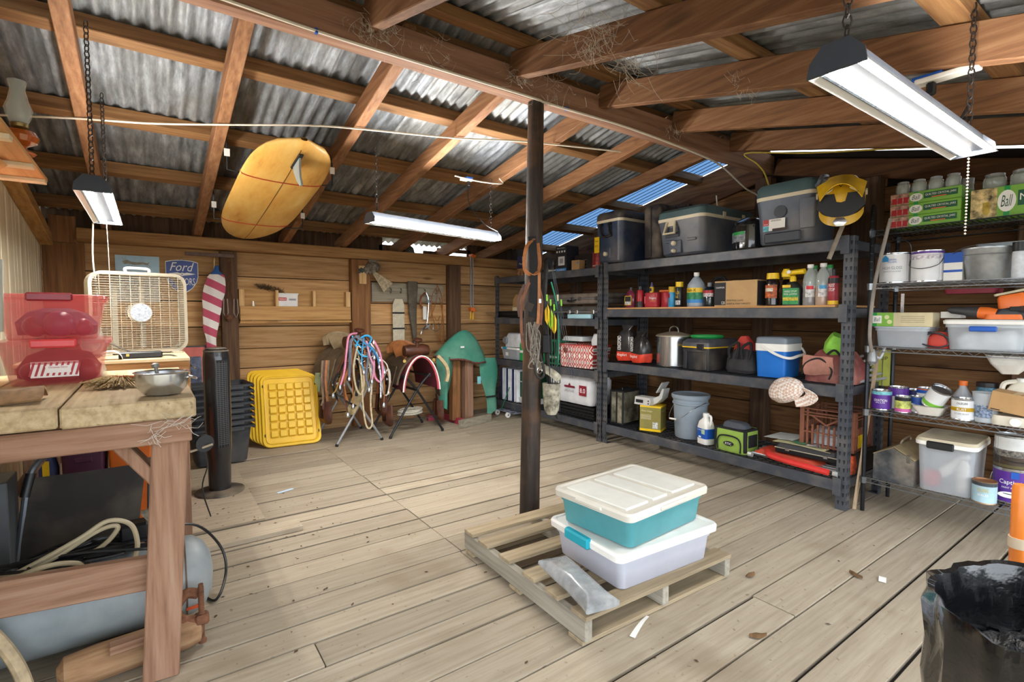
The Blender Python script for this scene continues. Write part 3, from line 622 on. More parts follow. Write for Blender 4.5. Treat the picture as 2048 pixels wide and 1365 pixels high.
MB().loft([(0, .21, .26, .02), (.2, .23, .28, .025)], 4).build('body', mat('#1f74d0', .35, 0, .05), t); MB().loft([(.2, .238, .288, .025), (.255, .24, .29, .025)], 4).build('band', WHITE, t)
MB().loft([(.255, .236, .286, .025), (.295, .23, .28, .025), (.305, .21, .26, .02)], 4).build('lid', mat('#7d8894', .5, 0, .06), t)
MB().tube(spline([(-.06, -.15, .24), (.05, -.16, .18), (.14, -.15, .155), (.17, -.06, .17), (.165, .06, .18), (.13, .1, .22)], 5), .011, 8, flat=.6).build('handle', WHITE, t)
t = thing('pet_dish_mat', 'bright lime green folded cloth on top of the heap', 'cloth', (3.93, 1.61, Z3+.2), -PI/2)
jit(MB().loft([(0, .1, .1, .02), (.05, .14, .15, .03), (.11, .12, .13, .02), (.14, .1, .1, .02)], 5, M=rot(.3, .35, .6)), .012, 10, 2).build('cloth', mat('#8fd04a', .7, 0, .12, 10), t); t.name = 'green_cloth'
t = thing('work_bag', 'rumpled maroon bag with black piping stuffed on shelf behind cap', 'bag', (3.98, 1.6, Z3), -PI/2)
MAR = mat('#8f4a48', .8, 0, .25, 9, bump=.5, dust=.3)
jit(MB().loft([(.0, .3, .3, .06), (.06, .33, .33, .1), (.14, .28, .28, .1), (.21, .2, .2, .08), (.235, .1, .1, .05)], 8), .035, 7, 9, .0).build('body', MAR, t)
jit(MB().grid(lambda u, v: (-.14+.2*u, -.17-.02*math.sin(3*v), .06+.13*v), 6, 6, .01), .02, 9, 1).build('flap', mat('#b07a6a', .8, 0, .2, 9), t)
MB().tube(spline([(-.15, -.17, .05), (-.12, -.19, .13), (-.03, -.185, .17), (.05, -.19, .1), (.04, -.2, .03)], 6), .006, 6).build('piping', BLACKM, t)
MB().tube(spline([(.02, -.19, .2), (.07, -.18, .23), (.12, -.15, .12), (.1, -.18, .05)], 6), .008, 6).build('piping', BLACKM, t)
t = thing('baseball_cap', 'white and tan patterned cap with brim drooping over the shelf edge', 'cap', (3.7, 1.76, Z3-.02), -PI/2)
def capm():
    m, nt, b = nodes('cap_cloth'); tc = N(nt, 'ShaderNodeTexCoord'); mp = N(nt, 'ShaderNodeMapping'); mp.inputs['Scale'].default_value = (60, 60, 60); mp.inputs['Rotation'].default_value = (.5, .6, .78); nt.links.new(tc.outputs['Object'], mp.inputs['Vector'])
    ck = N(nt, 'ShaderNodeTexChecker', Scale=1.0); ck.inputs[1].default_value = lin('#e9e2da'); ck.inputs[2].default_value = lin('#cfae9a'); nt.links.new(mp.outputs[0], ck.inputs['Vector'])
    nt.links.new(ck.outputs[0], b.inputs['Base Color']); b.inputs['Roughness'].default_value = .9; return m
CAPM = capm()
jit(MB().lathe([(.1, -.02), (.108, .02), (.1, .055), (.07, .085), (.02, .098)], 20, TR(-.04, .0, -.05, rx=1.0, ry=-.35) @ Matrix.Diagonal((1.1, .85, 1, 1))), .012, 12, 4).build('crown', CAPM, t)
jit(MB().grid(lambda u, v: (.0+(.09+.085*v)*math.cos(-1.25+2.3*u)*1.05, -.035-.03*v+.03*math.sin(2*u), -.055+(.09+.085*v)*math.sin(-1.25+2.3*u)*.42-.02*v), 12, 5, .006), .005, 12, 4).build('brim', CAPM, t)
t = thing('chrome_rods', 'grey plastic clamps and rods lying on shelf behind rack upright', 'rods', (4.1, 1.5, Z3), 0)
for k in range(6): MB().cyl((-.15+.02*k, -.06+.02*k, .015+.026*k), (.2, -.1+.03*k, .02+.03*k), .01).build('rod', mat('#a5a6a8', .5, 0, .1), t)
# ---- bottom shelf
Z4 = .205
t = on('metal_case', 'small camouflage marked metal case with black edges, leftmost on bottom shelf', 'case', 3.54, Z4, 3.8, .3, .1)
MB().box((0, 0, .17), (.15, .28, .33), None, .006).build('shell', mat('#8b8876', .35, .4, .7, 9), t)
for sx in (-.072, .072):
    for yy in (-.138, .138): MB().box((sx, yy, .17), (.016, .016, .34), None, .003).build('edge', BLACK, t)
for zz in (.008, .334): MB().loft([(zz-.008, .158, .288, .005), (zz+.008, .158, .288, .005)], 2).build('edge', BLACK, t)
MB().box((0, -.142, .17), (.016, .008, .33)).build('edge', BLACK, t); MB().tube([(-.0, -.05, .34), (0, -.05, .36), (0, .05, .36), (0, .05, .34)], .007).build('handle', BLACK, t)
t = on('wine_carton', 'olive and yellow boxed wine carton with spout panel', 'carton', 3.16, Z4, 3.79, .26, .4)
OLV = mat('#8d8443', .6, 0, .1)
MB().box((0, 0, .12), (.2, .19, .235), None, .002).build('carton', OLV, t); MB().loft([(.0, .202, .192, .002), (.022, .202, .192, .002)], 1).build('base_band', YELL, t); MB().loft([(.228, .202, .192, .002), (.24, .202, .192, .002)], 1).build('top_band', YELL, t)
MB().box((.05, -.0965, .06), (.05, .002, .06)).build('spout_panel', mat('#d9d6cc', .5, 0, .5, 60), t); txt('Pinot Grigio', .1, .02, CREAM, t, TR(-.03, -.0962, .19)); txt('Pinot Grigio', .1, .02, CREAM, t, TR(.1012, 0, .19, rz=PI/2))
for k in range(5): MB().box((-.04, -.0962, .155-.01*k), (.1, .0012, .003)).build('print_line', CREAM, t)
t = on('plastic_dispenser', 'grey plastic scoop shaped dispenser lying on the wine carton', 'dispenser', 3.2, Z4+.241, 3.8, .25, .1)
GP = mat('#c3c4c1', .5, 0, .08, dust=.2)
MB().prism([(-.11, 0), (.06, 0), (.075, .04), (.06, .075), (-.1, .075)], .11, TR(0, -.05, 0)).build('housing', GP, t)
MB().box((-.05, -.1065, .035), (.08, .004, .03)).build('slot', INK, t)
MB().prism([(0, .05), (.1, .1), (.13, .17), (.15, .17), (.13, .08), (.08, .03), (.02, .0)], .1, TR(.03, .0, 0)).build('arm', GP, t)
MB().grid(lambda u, v: (.1+.06*u, -.06+.12*v, .13+.1*u), 3, 3, .01).build('scoop', GP, t)
for zz in (.02, .045): MB().lathe([(.007, 0), (.007, .004)], 8, TR(.05, -.107, zz, rx=PI/2)).build('screw', BLACK, t)
t = thing('bucket', 'grey five gallon plastic bucket with lid and wire handle', 'bucket', (3.97, 2.78, Z4), -PI/2)
BKT = mat('#8d9aa6', .45, 0, .06, dust=.1)
MB().lathe([(.128, 0), (.132, .006), (.148, .3), (.158, .305), (.158, .318), (.15, .32), (.152, .345), (.158, .35), (.158, .362)], 30).build('body', BKT, t)
MB().lathe([(.166, .36), (.168, .385), (.16, .392), (.15, .385), (.14, .38)], 30).build('lid', BKT, t)
MB().tube(spline([(-.158, 0, .31), (-.15, -.1, .2), (-.08, -.175, .165), (.02, -.18, .19), (.12, -.13, .28), (.158, 0, .33)], 6), .003, 6).build('bail', CHROME, t)
MB().cyl((-.1, -.165, .17), (-.02, -.182, .175), .008).build('grip', WHITE, t)
t = on('detergent_jug', 'white jug with blue label on the bottom shelf beside bucket', 'jug', 2.55, Z4, 3.78, .17, -.3)
MB().loft([(0, .12, .1, .025), (.14, .125, .105, .025), (.19, .1, .09, .025), (.22, .05, .05, .02), (.235, .045, .045, .02)], 4).build('body', WHITE, t)
MB().lathe([(.026, .232), (.026, .262)], 14).build('cap', WHITE, t); MB().tube(spline([(.02, 0, .25), (.06, 0, .24), (.06, 0, .18), (.05, 0, .16)], 4), .01, 6).build('handle', WHITE, t)
MB().loft([(.05, .127, .107, .025), (.135, .128, .108, .025)], 4, (0, 0)).build('label', BLUE, t); decal(.03, .11, .04, .04, -.0545).build('label_panel', mat('#b9d8b0', .5), t); txt('Pure Bright', .055, .012, INKW, t, TR(-.015, -.0548, .12)); decal(-.01, .062, .03, .014, -.0545).build('barcode', INKW, t)
t = on('lunch_cooler', 'lime green and black soft cooler bag with oval badge', 'cooler bag', 2.275, Z4, 3.75, .26, -.03)
LIME = mat('#93b24c', .75, 0, .1, 10)
jit(MB().loft([(0, .26, .2, .03), (.02, .27, .215, .035), (.17, .265, .205, .035), (.19, .25, .19, .03)], 5), .004, 12, 2, .0).build('body', LIME, t)
MB().loft([(.178, .262, .2, .03), (.192, .262, .2, .03)], 5).build('rim', BLACKM, t); jit(MB().loft([(.19, .2, .15, .04), (.22, .19, .13, .04), (.235, .15, .1, .03)], 5), .006, 10).build('top', mat('#4d5058', .8, 0, .1), t)
MB().tube(spline([(-.1, -.112, .01), (-.1, -.114, .09), (-.06, -.115, .13), (.06, -.115, .13), (.1, -.114, .09), (.1, -.112, .01)], 5), .006, 6).build('piping', BLACKM, t)
for sx in (-.128, .128): MB().box((sx, -.09, .1), (.024, .03, .17), None, .006).build('side_trim', BLACKM, t)
MB().lathe([(.034, 0), (.034, .006)], 20, TR(0, -.112, .07, rx=PI/2) @ Matrix.Diagonal((1.3, .55, 1, 1))).build('badge', INK, t); txt('RTIC', .055, .018, INKW, t, TR(0, -.1195, .07))
MB().box((.136, .0, .1), (.01, .12, .1), None, .004).build('pocket', BLACKM, t)
t = thing('folding_chair', 'folded red camp chair with grey tube ends lying along bottom shelf', 'camp chair', (3.84, 1.8, Z4), -PI/2)
MB().tube(spline([(-.17, -.05, .07), (-.13, -.1, .06), (.0, -.115, .05), (.28, -.115, .035)], 5), .022, 8).build('fabric_roll', mat('#d5322c', .6, 0, .1), t)
for k in range(4): MB().cyl((-.3, -.03+.05*k, .03+.008*k), (.32, -.03+.05*k, .03), .013).build('tube', mat('#9a9c9e', .35, .7, .1), t)
jit(MB().loft([(.03, .5, .2, .03), (.07, .4, .18, .04)], 5, M=TR(-.05, .06, 0)), .012, 10).build('fabric', mat('#c4472c', .7, 0, .2), t)
for x in (-.3, .3): MB().lathe([(.02, 0), (.02, .03)], 10, TR(x, -.09, .03, ry=PI/2)).build('tube_end', mat('#c9cbc8', .4, .5, .1), t)
t = thing('instrument_case', 'flat black hard case with light edge on the red chair', 'case', (3.94, 1.72, Z4+.075), -PI/2+.02)
MB().box((0, 0, .02), (.42, .26, .035), None, .006).build('base', BLACK, t); MB().box((0, 0, .04), (.424, .264, .006)).build('edge', mat('#b5aa92', .5), t)
MB().loft([(.043, .42, .26, .02), (.075, .4, .24, .03)], 4).build('lid', mat('#26262a', .5, 0, .1, coat=.2), t)
for sx in (-.12, .14): MB().box((sx, -.132, .035), (.03, .008, .02), None, .002).build('latch', CHROME, t)
t = thing('paper_sheets', 'yellow and grey papers with green ring lying on black case', 'papers', (3.95, 1.72, Z4+.1505), -PI/2)
MB().grid(lambda u, v: (-.23+.4*u, -.14+.28*v, .002+.006*math.sin(4*u)), 6, 4, .001).build('sheet', mat('#d8d3a4', .8, 0, .1), t)
MB().grid(lambda u, v: (-.33+.22*u, -.08+.26*v, .008+.012*u), 4, 4, .001).build('sheet', mat('#d3d6d2', .8, 0, .1), t)
MB().lathe([(.06, .012), (.07, .016), (.06, .02)], 20, TR(-.05, -.05, 0)).build('ring', mat('#4f8260', .6), t)
jit(MB().loft([(.012, .1, .05, .01), (.025, .08, .04, .01)], 3, M=TR(.04, -.09, 0)), .006, 30).build('foil', CHROME, t)
# milk crate: an open grid of bars
t = thing('milk_crate', 'brown plastic milk crate standing at the end of bottom shelf', 'crate', (4.06, 1.62, .36), -PI/2+.05)
CR = mat('#85523c', .55, 0, .1); w, h = .34, .28
mb = MB(); mb.box((0, 0, .008), (w, w, .012))
for q in range(4):
    M = rot(0, 0, q*PI/2)
    for zz in (.012, .08*1.3, .225, .245, .272): mb.box((0, -w/2, zz), (w, .012, .009), M)
    for k in range(10):
        x = -w/2+.012+k*(w-.024)/9
        mb.box((x, -w/2, h/2 if abs(k-4.5) > 2.6 else .08), (.012 if 0 < k < 9 else .026, .012, h if abs(k-4.5) > 2.6 else .16), M)
    mb.bar((-.095, -w/2, .225), (0, -w/2, .165), .012, .01, (0, 1, 0)) if q == 0 else None
    mb.bar((.095, -w/2, .225), (0, -w/2, .165), .012, .01, (0, 1, 0)) if q == 0 else None
mb.build('basket', CR, t, False); MB().box((.178, -.05, .07), (.002, .1, .09)).build('label', YELL, t)
t = thing('plastic_jug_pile', 'white crumpled plastic lying inside the brown milk crate', 'plastic', (4.05, 1.62, .376))
jit(MB().loft([(.0, .24, .24, .06), (.06, .26, .26, .08), (.1, .16, .2, .06)], 8), .02, 16, 7, .0).build('sheet', mat('#d4d6dc', .4, 0, .25, 18), t)
t = thing('drum_pad', 'dark wooden box propping the milk crate behind black case', 'box', (4.12, 1.56, Z4)); MB().box((0, 0, .075), (.3, .26, .15), None, .004).build('box', mat('#2d2622', .8, 0, .3), t); t.name = 'wooden_box'
t = thing('orange_net', 'orange mesh netting bunched behind rack upright on bottom shelf', 'net', (4.1, 1.47-.02, Z4))
t.location = (3.98, 1.475, Z4); jit(MB().loft([(0, .16, .06, .02), (.06, .2, .06, .02), (.13, .1, .05, .02)], 6), .012, 18, 3, .0).build('mesh', mat('#c5562f', .8, 0, .4, 30), t)
# ================================================================ WIRE SHELVES
t = thing('wire_shelving', 'black wire shelving unit with paint cans at the right edge', 'shelving', (3.86, .9, 0))
WL = (.232, .688, 1.108, 1.518, 1.862); hw, dp = .46, .44
WB = mat('#26282b', .35, .6, .15)
for sy in (-1, 1):
    for x in (0, dp):
        mb = MB().lathe([(.0125, 0), (.0125, 2.02), (.008, 2.03)], 10, TR(x, sy*hw, 0))
        for k in range(38): mb.lathe([(.0135, .03+k*.0525), (.0135, .034+k*.0525)], 10, TR(x, sy*hw, 0))
        mb.build('post', WB, t)
for z in WL:
    mb = MB()
    for x in (0, dp):
        for dz in (0, -.03): mb.bar((x, -hw, z+dz-.004), (x, hw, z+dz-.004), .006, .006)
        k = 26; mb.tube([(x, -hw+.015+i*(2*hw-.03)/k, z-.006-.026*(i % 2)) for i in range(k+1)], .0022, 4)
    for sy in (-1, 1):
        for dz in (0, -.03): mb.bar((0, sy*hw, z+dz-.004), (dp, sy*hw, z+dz-.004), .006, .006)
        k = 12; mb.tube([(.015+i*(dp-.03)/k, sy*hw, z-.006-.026*(i % 2)) for i in range(k+1)], .0022, 4)
    for i in range(32): y = -hw+.02+i*.0283; mb.bar((0, y, z-.0035), (dp, y, z-.0035), .004, .004)
    for x in (.11, .22, .33): mb.bar((x, -hw, z-.008), (x, hw, z-.008), .005, .005)
    for sy in (-1, 1):
        for x in (0, dp): mb.lathe([(.019, z-.042), (.021, z)], 10, TR(x, sy*hw, 0))
    mb.build('wire_shelf', mat('#8b8f94', .3, .85, .1) if z < 1.8 else WB, t)
# top: jar packs
W5 = WL[4]
BALLG = mat('#7cb342', .5, 0, .1); DKG = mat('#14563a', .5)
def jarpack(label, y, z, w, h, d, xf, msg, group=None, big=False):
    t = on('jar_carton', label, 'carton', y, z, xf, d, 0, group)
    MB().box((0, 0, h/2), (w, d, h), None, .002).build('carton', BALLG, t)
    decal(-w*.36, h/2, w*.28, h*.98, -d/2-.0007).build('photo_panel', mat('#b58a78' if not big else '#c9b27a', .5, 0, .6, 30), t)
    if big:
        MB().lathe([(.03, 0), (.035, .02), (.035, .07), (.025, .085), (.028, .09), (.028, .105)], 14, TR(-w*.33, -d/2+.02, .012) @ Matrix.Diagonal((1, .7, 1, 1))).build('printed_jar', mat('#b59a3a', .5, 0, .3, 30), t)
    else:
        for k in range(3): decal(-w*.44+k*w*.085, h*.38, w*.07, h*.5, -d/2-.0012).build('printed_jar', RED, t)
    decal(-w*.12, h/2, w*.06, h, -d/2-.001).build('band', GREENP, t)
    p = MB().lathe([(1, 0), (1, .0015)], 20, TR(-w*.12, -d/2-.0008, h/2, rx=PI/2) @ Matrix.Diagonal((w*.095, h*.36, 1, 1))).build('logo_panel', WHITE, t)
    txt('Ball', w*.12, h*.38, DKG, p, TR(-w*.12, -d/2-.003, h*.5, ), shear=.3)
    b = decal(w*.22, h*.55, w*.46, h*.5, -d/2-.0012).build('title_panel', DKG, t)
    txt(msg, w*.42, h*.22, INKW, b, TR(w*.22, -d/2-.0025, h*.58)); decal(w*.2, h*.36, w*.2, h*.07, -d/2-.0022).build('title_band', ORANGE, b)
    return t
for k, nm in enumerate(('bottom', 'middle', 'top')):
    jarpack('green carton of quilted crystal jars, %s one of the stack of three' % nm, 1.1, W5+k*.0715, .35, .07, .26, 3.885, 'QUILTED CRYSTAL JARS', 'jar cartons on the wire shelves')
def jar(label, x, y, z, r, h, group):
    t = thing('glass_jar', label, 'jar', (x, y, z), -PI/2, group)
    MB().lathe([(r*.9, 0), (r, .01), (r, h*.7), (r*.78, h*.85), (r*.8, h*.9)], 16).build('glass', GLASS, t); MB().lathe([(r*.84, h*.88), (r*.84, h), (r*.7, h+.002)], 16).build('lid', mat('#a9abad', .35, .6, .1), t)
ORD = ('first', 'second', 'third', 'fourth')
for i in range(4): jar('small glass jar on top of the green cartons, %s from the left' % ORD[i], 3.93, 1.225-.083*i, W5+.2155, .036, .075, 'jars on the green cartons')
for i in range(4): jar('tall glass jar behind the green carton stack, %s from the left' % ORD[i], 4.19, 1.23-.086*i, W5, .04, .3, 'jars behind the green cartons')
jarpack('large green mason jar carton with yellow jar picture', .68, W5, .4, .165, .28, 3.875, 'MASON', None, True)
for i in range(3): jar('large glass jar on the mason carton, %s from the left' % ORD[i], 3.97, .8-.115*i, W5+.1655, .052, .09, 'jars in the mason carton')
# second: cans and pail
W4 = WL[3]
def can(label, y, x, z, r, h, body, rz=0., lidm=None, bail=None, labm=None, msgs=(), tilt=0., band=None, name='paint_can', group='paint cans', tz=0.):
    t = thing(name, label, 'paint can', (x, y, z+tz), -PI/2+rz, group, rx=0, ry=0)
    if tilt: t.rotation_euler = (tilt, 0, -PI/2+rz)
    MB().lathe([(r*1.01, 0), (r*1.01, .005), (r*.985, .007), (r*.985, h-.008), (r*1.015, h-.005), (r*1.015, h)], 24, cap=(1, 0)).build('body', body, t)
    MB().lathe([(r*.99, h-.002), (r*.88, h-.001), (r*.86, h-.007), (.001, h-.007)], 24, cap=(0, 0)).build('lid', lidm or CHROME, t)
    if labm: wrap(r*.993, .008, h-.01, -PI, PI, 22).build('label', labm, t)
    if band:
        for z0, z1, m in band: wrap(r*1.0, h*z0, h*z1, -1.7, 1.7, 14).build('label_band', m, t)
    for s, w, hh, m, zz in msgs: txt(s, w, hh, m, t, TR(0, 0, h*zz), bend=r*1.012)
    if bail: MB().tube(spline([(-r, 0, h*.8)]+bail+[(r, 0, h*.8)], 6), .0022, 5).build('bail', WIRE, t)
    return t
WLAB = mat('#e3e3e4', .4, 0, .06)
t = can('white high gloss paint can with raised wire bail on the upper wire shelf', 1.265, 3.97, W4, .083, .193, CHROME, .1, labm=WLAB, bail=[(-.08, -.02, .24), (-.04, -.03, .275), (.04, -.03, .275), (.08, -.02, .24)],
    msgs=(('HIGH GLOSS', .11, .018, mat('#7b8794', .5), .5), ('PREMIUM ENAMEL', .1, .007, mat('#7b8794', .5), .38), ('SHERWIN\nWILLIAMS', .05, .026, BLUE, .73)))
MB().prism([(-.02, -.018), (.02, -.018), (.02, .006), (0, .022), (-.02, .006)], .002, TR(-.035, -.0775, .155, rz=-.45)).build('house_emblem', mat('#3d9fe0', .5), t)
can('white paint can with purple drips and hanging wire bail beside pail', 1.095, 3.97, W4, .083, .193, CHROME, 0, labm=WLAB, bail=[(-.07, -.07, .1), (0, -.1, .08), (.07, -.07, .1)], band=((.9, .98, PURP), (.72, .86, mat('#d6cfd8', .5, 0, .4, 60))))
t = on('tape_box', 'blue and white carton between paint can and metal pail', 'carton', .965, W4, 3.95, .12)
MB().box((0, 0, .085), (.09, .12, .17), None, .002).build('carton', WHITE, t); decal(0, .14, .09, .06, -.0608).build('print_panel', BLUE, t); decal(0, .06, .09, .014, -.0608).build('print_panel', BLUE, t)
t = thing('metal_pail', 'galvanised metal pail with thin wire bail on upper wire shelf', 'pail', (3.99, .82, W4), -PI/2)
GALV = mat('#a9adaf', .4, .6, .2, 12)
MB().lathe([(.085, 0), (.088, .004), (.112, .17), (.117, .176), (.117, .185), (.111, .185), (.086, .01), (.001, .01)], 28, cap=(1, 0)).build('body', GALV, t); MB().lathe([(.109, .138), (.1125, .142), (.11, .146)], 28, cap=(0, 0)).build('ridge', GALV, t)
MB().tube(spline([(-.117, 0, .17), (-.16, -.03, .15), (-.1, -.06, .19), (.0, -.06, .2), (.117, 0, .17)], 5), .002, 5).build('bail', WIRE, t)
bottle('spray_can', 'white spray can with black cap at the end of upper wire shelf', 'spray can', .675, W4, 3.94, [(.03, 0), (.033, .006), (.033, .14), (.03, .15)], mat('#d4d8de', .4, 0, .12, 30), [(.0335, .148), (.0335, .2)], BLACK)
bottle('spray_can', 'dark spray can with white panel leaning at the shelf end beside pail', 'spray can', .6, W4, 3.95, [(.03, 0), (.033, .006), (.033, .17), (.028, .185)], mat('#2b2d33', .4), [(.028, .18), (.028, .2)], BLACK, (.0337, .02, .12, -.3, 1.2), WLAB)
# third: bins and power tools
W3 = WL[2]
def cbin(label, y, xf, w, d, h, z, extra=None, rz=0.):
    t = on('storage_bin', label, 'bin', y, z, xf, d, rz)
    mb = MB().loft([(0, w*.88, d*.88, .03), (h, w*.96, d*.96, .03)], 4, (1, 0)); mb.loft([(h, w*1.0, d*1.0, .035), (h-.018, w*1.0, d*1.0, .035)], 4, (0, 0)); mb.build('body', CLEARP, t)
    return t
t = cbin('small clear plastic bin under the green jar carton', 1.2, 3.89, .29, .22, .12, W3)
MB().loft([(.121, .3, .23, .03), (.129, .3, .23, .03)], 4).build('lid', mat('#b9c4d2', .35, 0, .06), t)
t = on('jar_lid_carton', 'green and cream carton on top of the clear bin', 'carton', 1.2, W3+.13, 3.89, .16, .03)
MB().box((0, 0, .045), (.32, .15, .09), None, .002).build('carton', mat('#cbbf9a', .6, 0, .1), t); decal(-.1, .045, .12, .088, -.0758).build('print_panel', BALLG, t); decal(-.145, .045, .03, .088, -.0768).build('band', GREENP, t)
decal(-.128, .045, .05, .05, -.078).build('logo_panel', WHITE, t); txt('Ball', .036, .026, DKG, t, TR(-.128, -.0792, .045), shear=.3)
for x, z in ((-.06, .03), (-.075, .06)): MB().lathe([(.014, 0), (.014, .001)], 12, TR(x, -.0768, z, rx=PI/2)).build('printed_fruit', mat('#d8dba0', .5), t)
for k in range(4): decal(.06, .065-.012*k, .12, .003, -.0768).build('print_line', mat('#8f8468', .6), t)
t = cbin('clear plastic bin with white lid and blue latch under the sander', .8, 3.885, .36, .3, .15, W3)
MB().loft([(.151, .375, .315, .035), (.17, .38, .32, .035), (.178, .36, .3, .03)], 4).build('lid', WHITE, t); MB().box((0, -.165, .125), (.12, .015, .03), None, .005).build('latch', BLUE, t)
t = thing('white_parts', 'white plastic fittings inside the clear bin with blue latch', 'fittings', (4.03, .8, W3+.006)); jit(MB().loft([(0, .22, .26, .05), (.06, .24, .28, .06), (.1, .18, .2, .05)], 6), .02, 14, 2, .0).build('fittings', mat('#cfd3d8', .5, 0, .3, 14), t)
t = thing('orange_sander', 'orange and black power sander lying on the white lid', 'power tool', (4.0, .72, W3+.18), -PI/2+.15)
MB().loft([(0, .13, .09, .03), (.035, .15, .1, .035), (.06, .1, .08, .03)], 5).build('body', mat('#2c2c30', .5), t); MB().loft([(.0, .16, .07, .02), (.028, .15, .06, .02)], 4, M=TR(-.02, -.03, 0, rz=.1)).build('grip', ORANGE, t)
MB().loft([(.0, .13, .1, .03), (.06, .12, .1, .03), (.075, .1, .08, .02)], 5, M=TR(.02, .03, .07, ry=-.2)).build('head', ORANGE, t); MB().loft([(0, .14, .11, .01), (.012, .14, .11, .01)], 3, M=TR(.005, .03, .148, ry=-.25)).build('plate', mat('#c4b99a', .5, .3, .2), t)
MB().box((.03, -.052, .06), (.05, .006, .025), None, .002).build('badge', INK, t)
t = thing('drill', 'black and orange drill lying across the clear bin edge', 'power tool', (3.98, .89, W3+.2), -PI/2-.1)
MB().lathe([(.012, -.1), (.022, -.08), (.024, -.02), (.03, 0), (.034, .06), (.03, .1)], 12, TR(0, 0, .025, ry=PI/2+.12)).build('body', mat('#3a3a3d', .5), t); MB().lathe([(.034, .05), (.036, .09), (.03, .13)], 12, TR(0, 0, .025, ry=PI/2+.12)).build('collar', ORANGE, t)
t = thing('corded_tool', 'red and black power tool with coiled black cord between bins', 'power tool', (3.98, 1.02, W3), -PI/2)
MB().loft([(0, .1, .08, .02), (.05, .12, .09, .03), (.1, .06, .06, .02)], 5).build('body', mat('#c23a2c', .5), t); MB().loft([(.0, .07, .05, .015), (.09, .06, .05, .015)], 4, M=TR(.04, .02, .08, ry=.5)).build('handle', mat('#2c2c30', .5), t)
MB().tube(spline([(-.1, -.05, .01), (-.06, -.06, .08), (.02, -.05, .09), (.06, -.06, .03), (0, -.07, .008), (-.09, -.07, .04), (-.05, -.06, .1), (.05, -.05, .07), (.08, -.06, .008)], 6), .005, 6).build('cord', BLACK, t)
t = on('white_carton', 'flat white carton end under the drill', 'carton', .99, W3+.185, 4.05, .1); MB().box((0, 0, .02), (.1, .1, .04), None, .002).build('carton', WHITE, t)
t = thing('plastic_bag', 'white plastic bag hanging below the tool shelf', 'bag', (3.99, .7, .98)); jit(MB().loft([(0, .05, .08, .02), (.05, .12, .16, .04), (.1, .1, .2, .03)], 6), .015, 14, 3).build('bag', mat('#d2cec6', .5, 0, .1), t)
t = thing('roll_of_tape', 'dark red tray hanging flat under the upper wire shelf', 'tray', (4.1, .9, W4-.075)); MB().loft([(0, .16, .24, .02), (.028, .17, .25, .02)], 3).build('tray', mat('#7d1f33', .5), t); t.name = 'red_tray'
# fourth: small cans
W2 = WL[1]
t = can('purple labelled quart paint can, leftmost on its wire shelf', 1.3, 3.94, W2, .056, .128, CHROME, .2, labm=PURP, band=((.78, .95, mat('#7cc6d0', .5, 0, .3, 50)),), msgs=(('OVATION', .075, .017, INKW, .5), ('PLUS', .05, .007, INKW, .38)))
can('purple and white quart paint can behind the leftmost can', 1.235, 4.03, W2, .056, .15, CHROME, .2, labm=WLAB, band=((.6, .95, PURP),)); can('white and blue quart paint can in the back row of wire shelf', 1.18, 4.15, W2, .056, .128, CHROME, 0, labm=WLAB, band=((.3, .95, mat('#30306e', .5)),))
can('small green and pink test paint can in front row', 1.18, 3.93, W2, .043, .105, CHROME, .1, labm=mat('#c7cf6a', .5, 0, .5, 24), band=((.02, .25, mat('#c25a9c', .5)), (.72, .92, INK))); can('white paint can with orange and blue rim in back row', 1.1, 4.08, W2, .052, .155, CHROME, 0, labm=WLAB, band=((.78, .92, BLUE), (.92, .99, ORANGE)))
can('white paint can with blue drips behind small test can', 1.125, 4.0, W2, .04, .105, CHROME, 0, labm=WLAB, band=((.5, .95, mat('#2c52a8', .5, 0, .3)),))
t = thing('paint_tray', 'white rectangular plastic tub holding the tilted can', 'tub', (3.97, 1.05, W2), -PI/2)
MB().loft([(0, .11, .09, .02), (.055, .16, .14, .025), (.06, .18, .16, .03), (.055, .15, .13, .025), (.006, .1, .08, .02)], 4).build('tub', mat('#e0dbd0', .5, 0, .08), t)
can('tilted grey paint can resting in the white tub', 1.045, 3.97, W2, .056, .128, CHROME, -.1, labm=WLAB, tilt=0, tz=.062, band=((.1, .3, mat('#7fbf3f', .5)),)).rotation_euler = (.25, .5, -PI/2)
can('white and red rust paint can beside plastic cup', .887, 3.95, W2, .056, .128, CHROME, .1, labm=WLAB, band=((.42, .6, RED), (.42, .6, YELL)), msgs=(('OLEUM', .05, .012, INK, .78), ('RUST', .045, .016, INKW, .5), ('STOPS RUST', .07, .009, mat('#777777', .5), .3)))
t = thing('plastic_cup', 'clear plastic measuring cup with blue scale markings', 'cup', (3.97, .79, W2), -PI/2)
MB().lathe([(.05, 0), (.052, .004), (.062, .17), (.066, .172), (.06, .17), (.05, .006), (.001, .006)], 22, cap=(1, 0)).build('cup', mat('#ccd3da', .3, 0, .05, alpha=.75), t); wrap(.0575, .03, .12, -.9, .7, 10).build('scale', mat('#7f90aa', .5, 0, .7, 90), t)
bottle('solvent_bottle', 'clear bottle with orange cap on the back of wire shelf', 'bottle', .93, W2, 4.12, [(.045, 0), (.048, .01), (.048, .12), (.02, .17), (.018, .19)], mat('#c6c9cf', .3, 0, .1, alpha=.7), [(.022, .185), (.022, .215)], ORANGE)
bottle('blue_jar', 'teal blue jar with black lid on the back of wire shelf', 'jar', .82, W2, 4.13, [(.05, 0), (.052, .01), (.052, .16), (.046, .19)], mat('#3b6f86', .4, 0, .4, 30), [(.052, .188), (.052, .215)], BLACK)
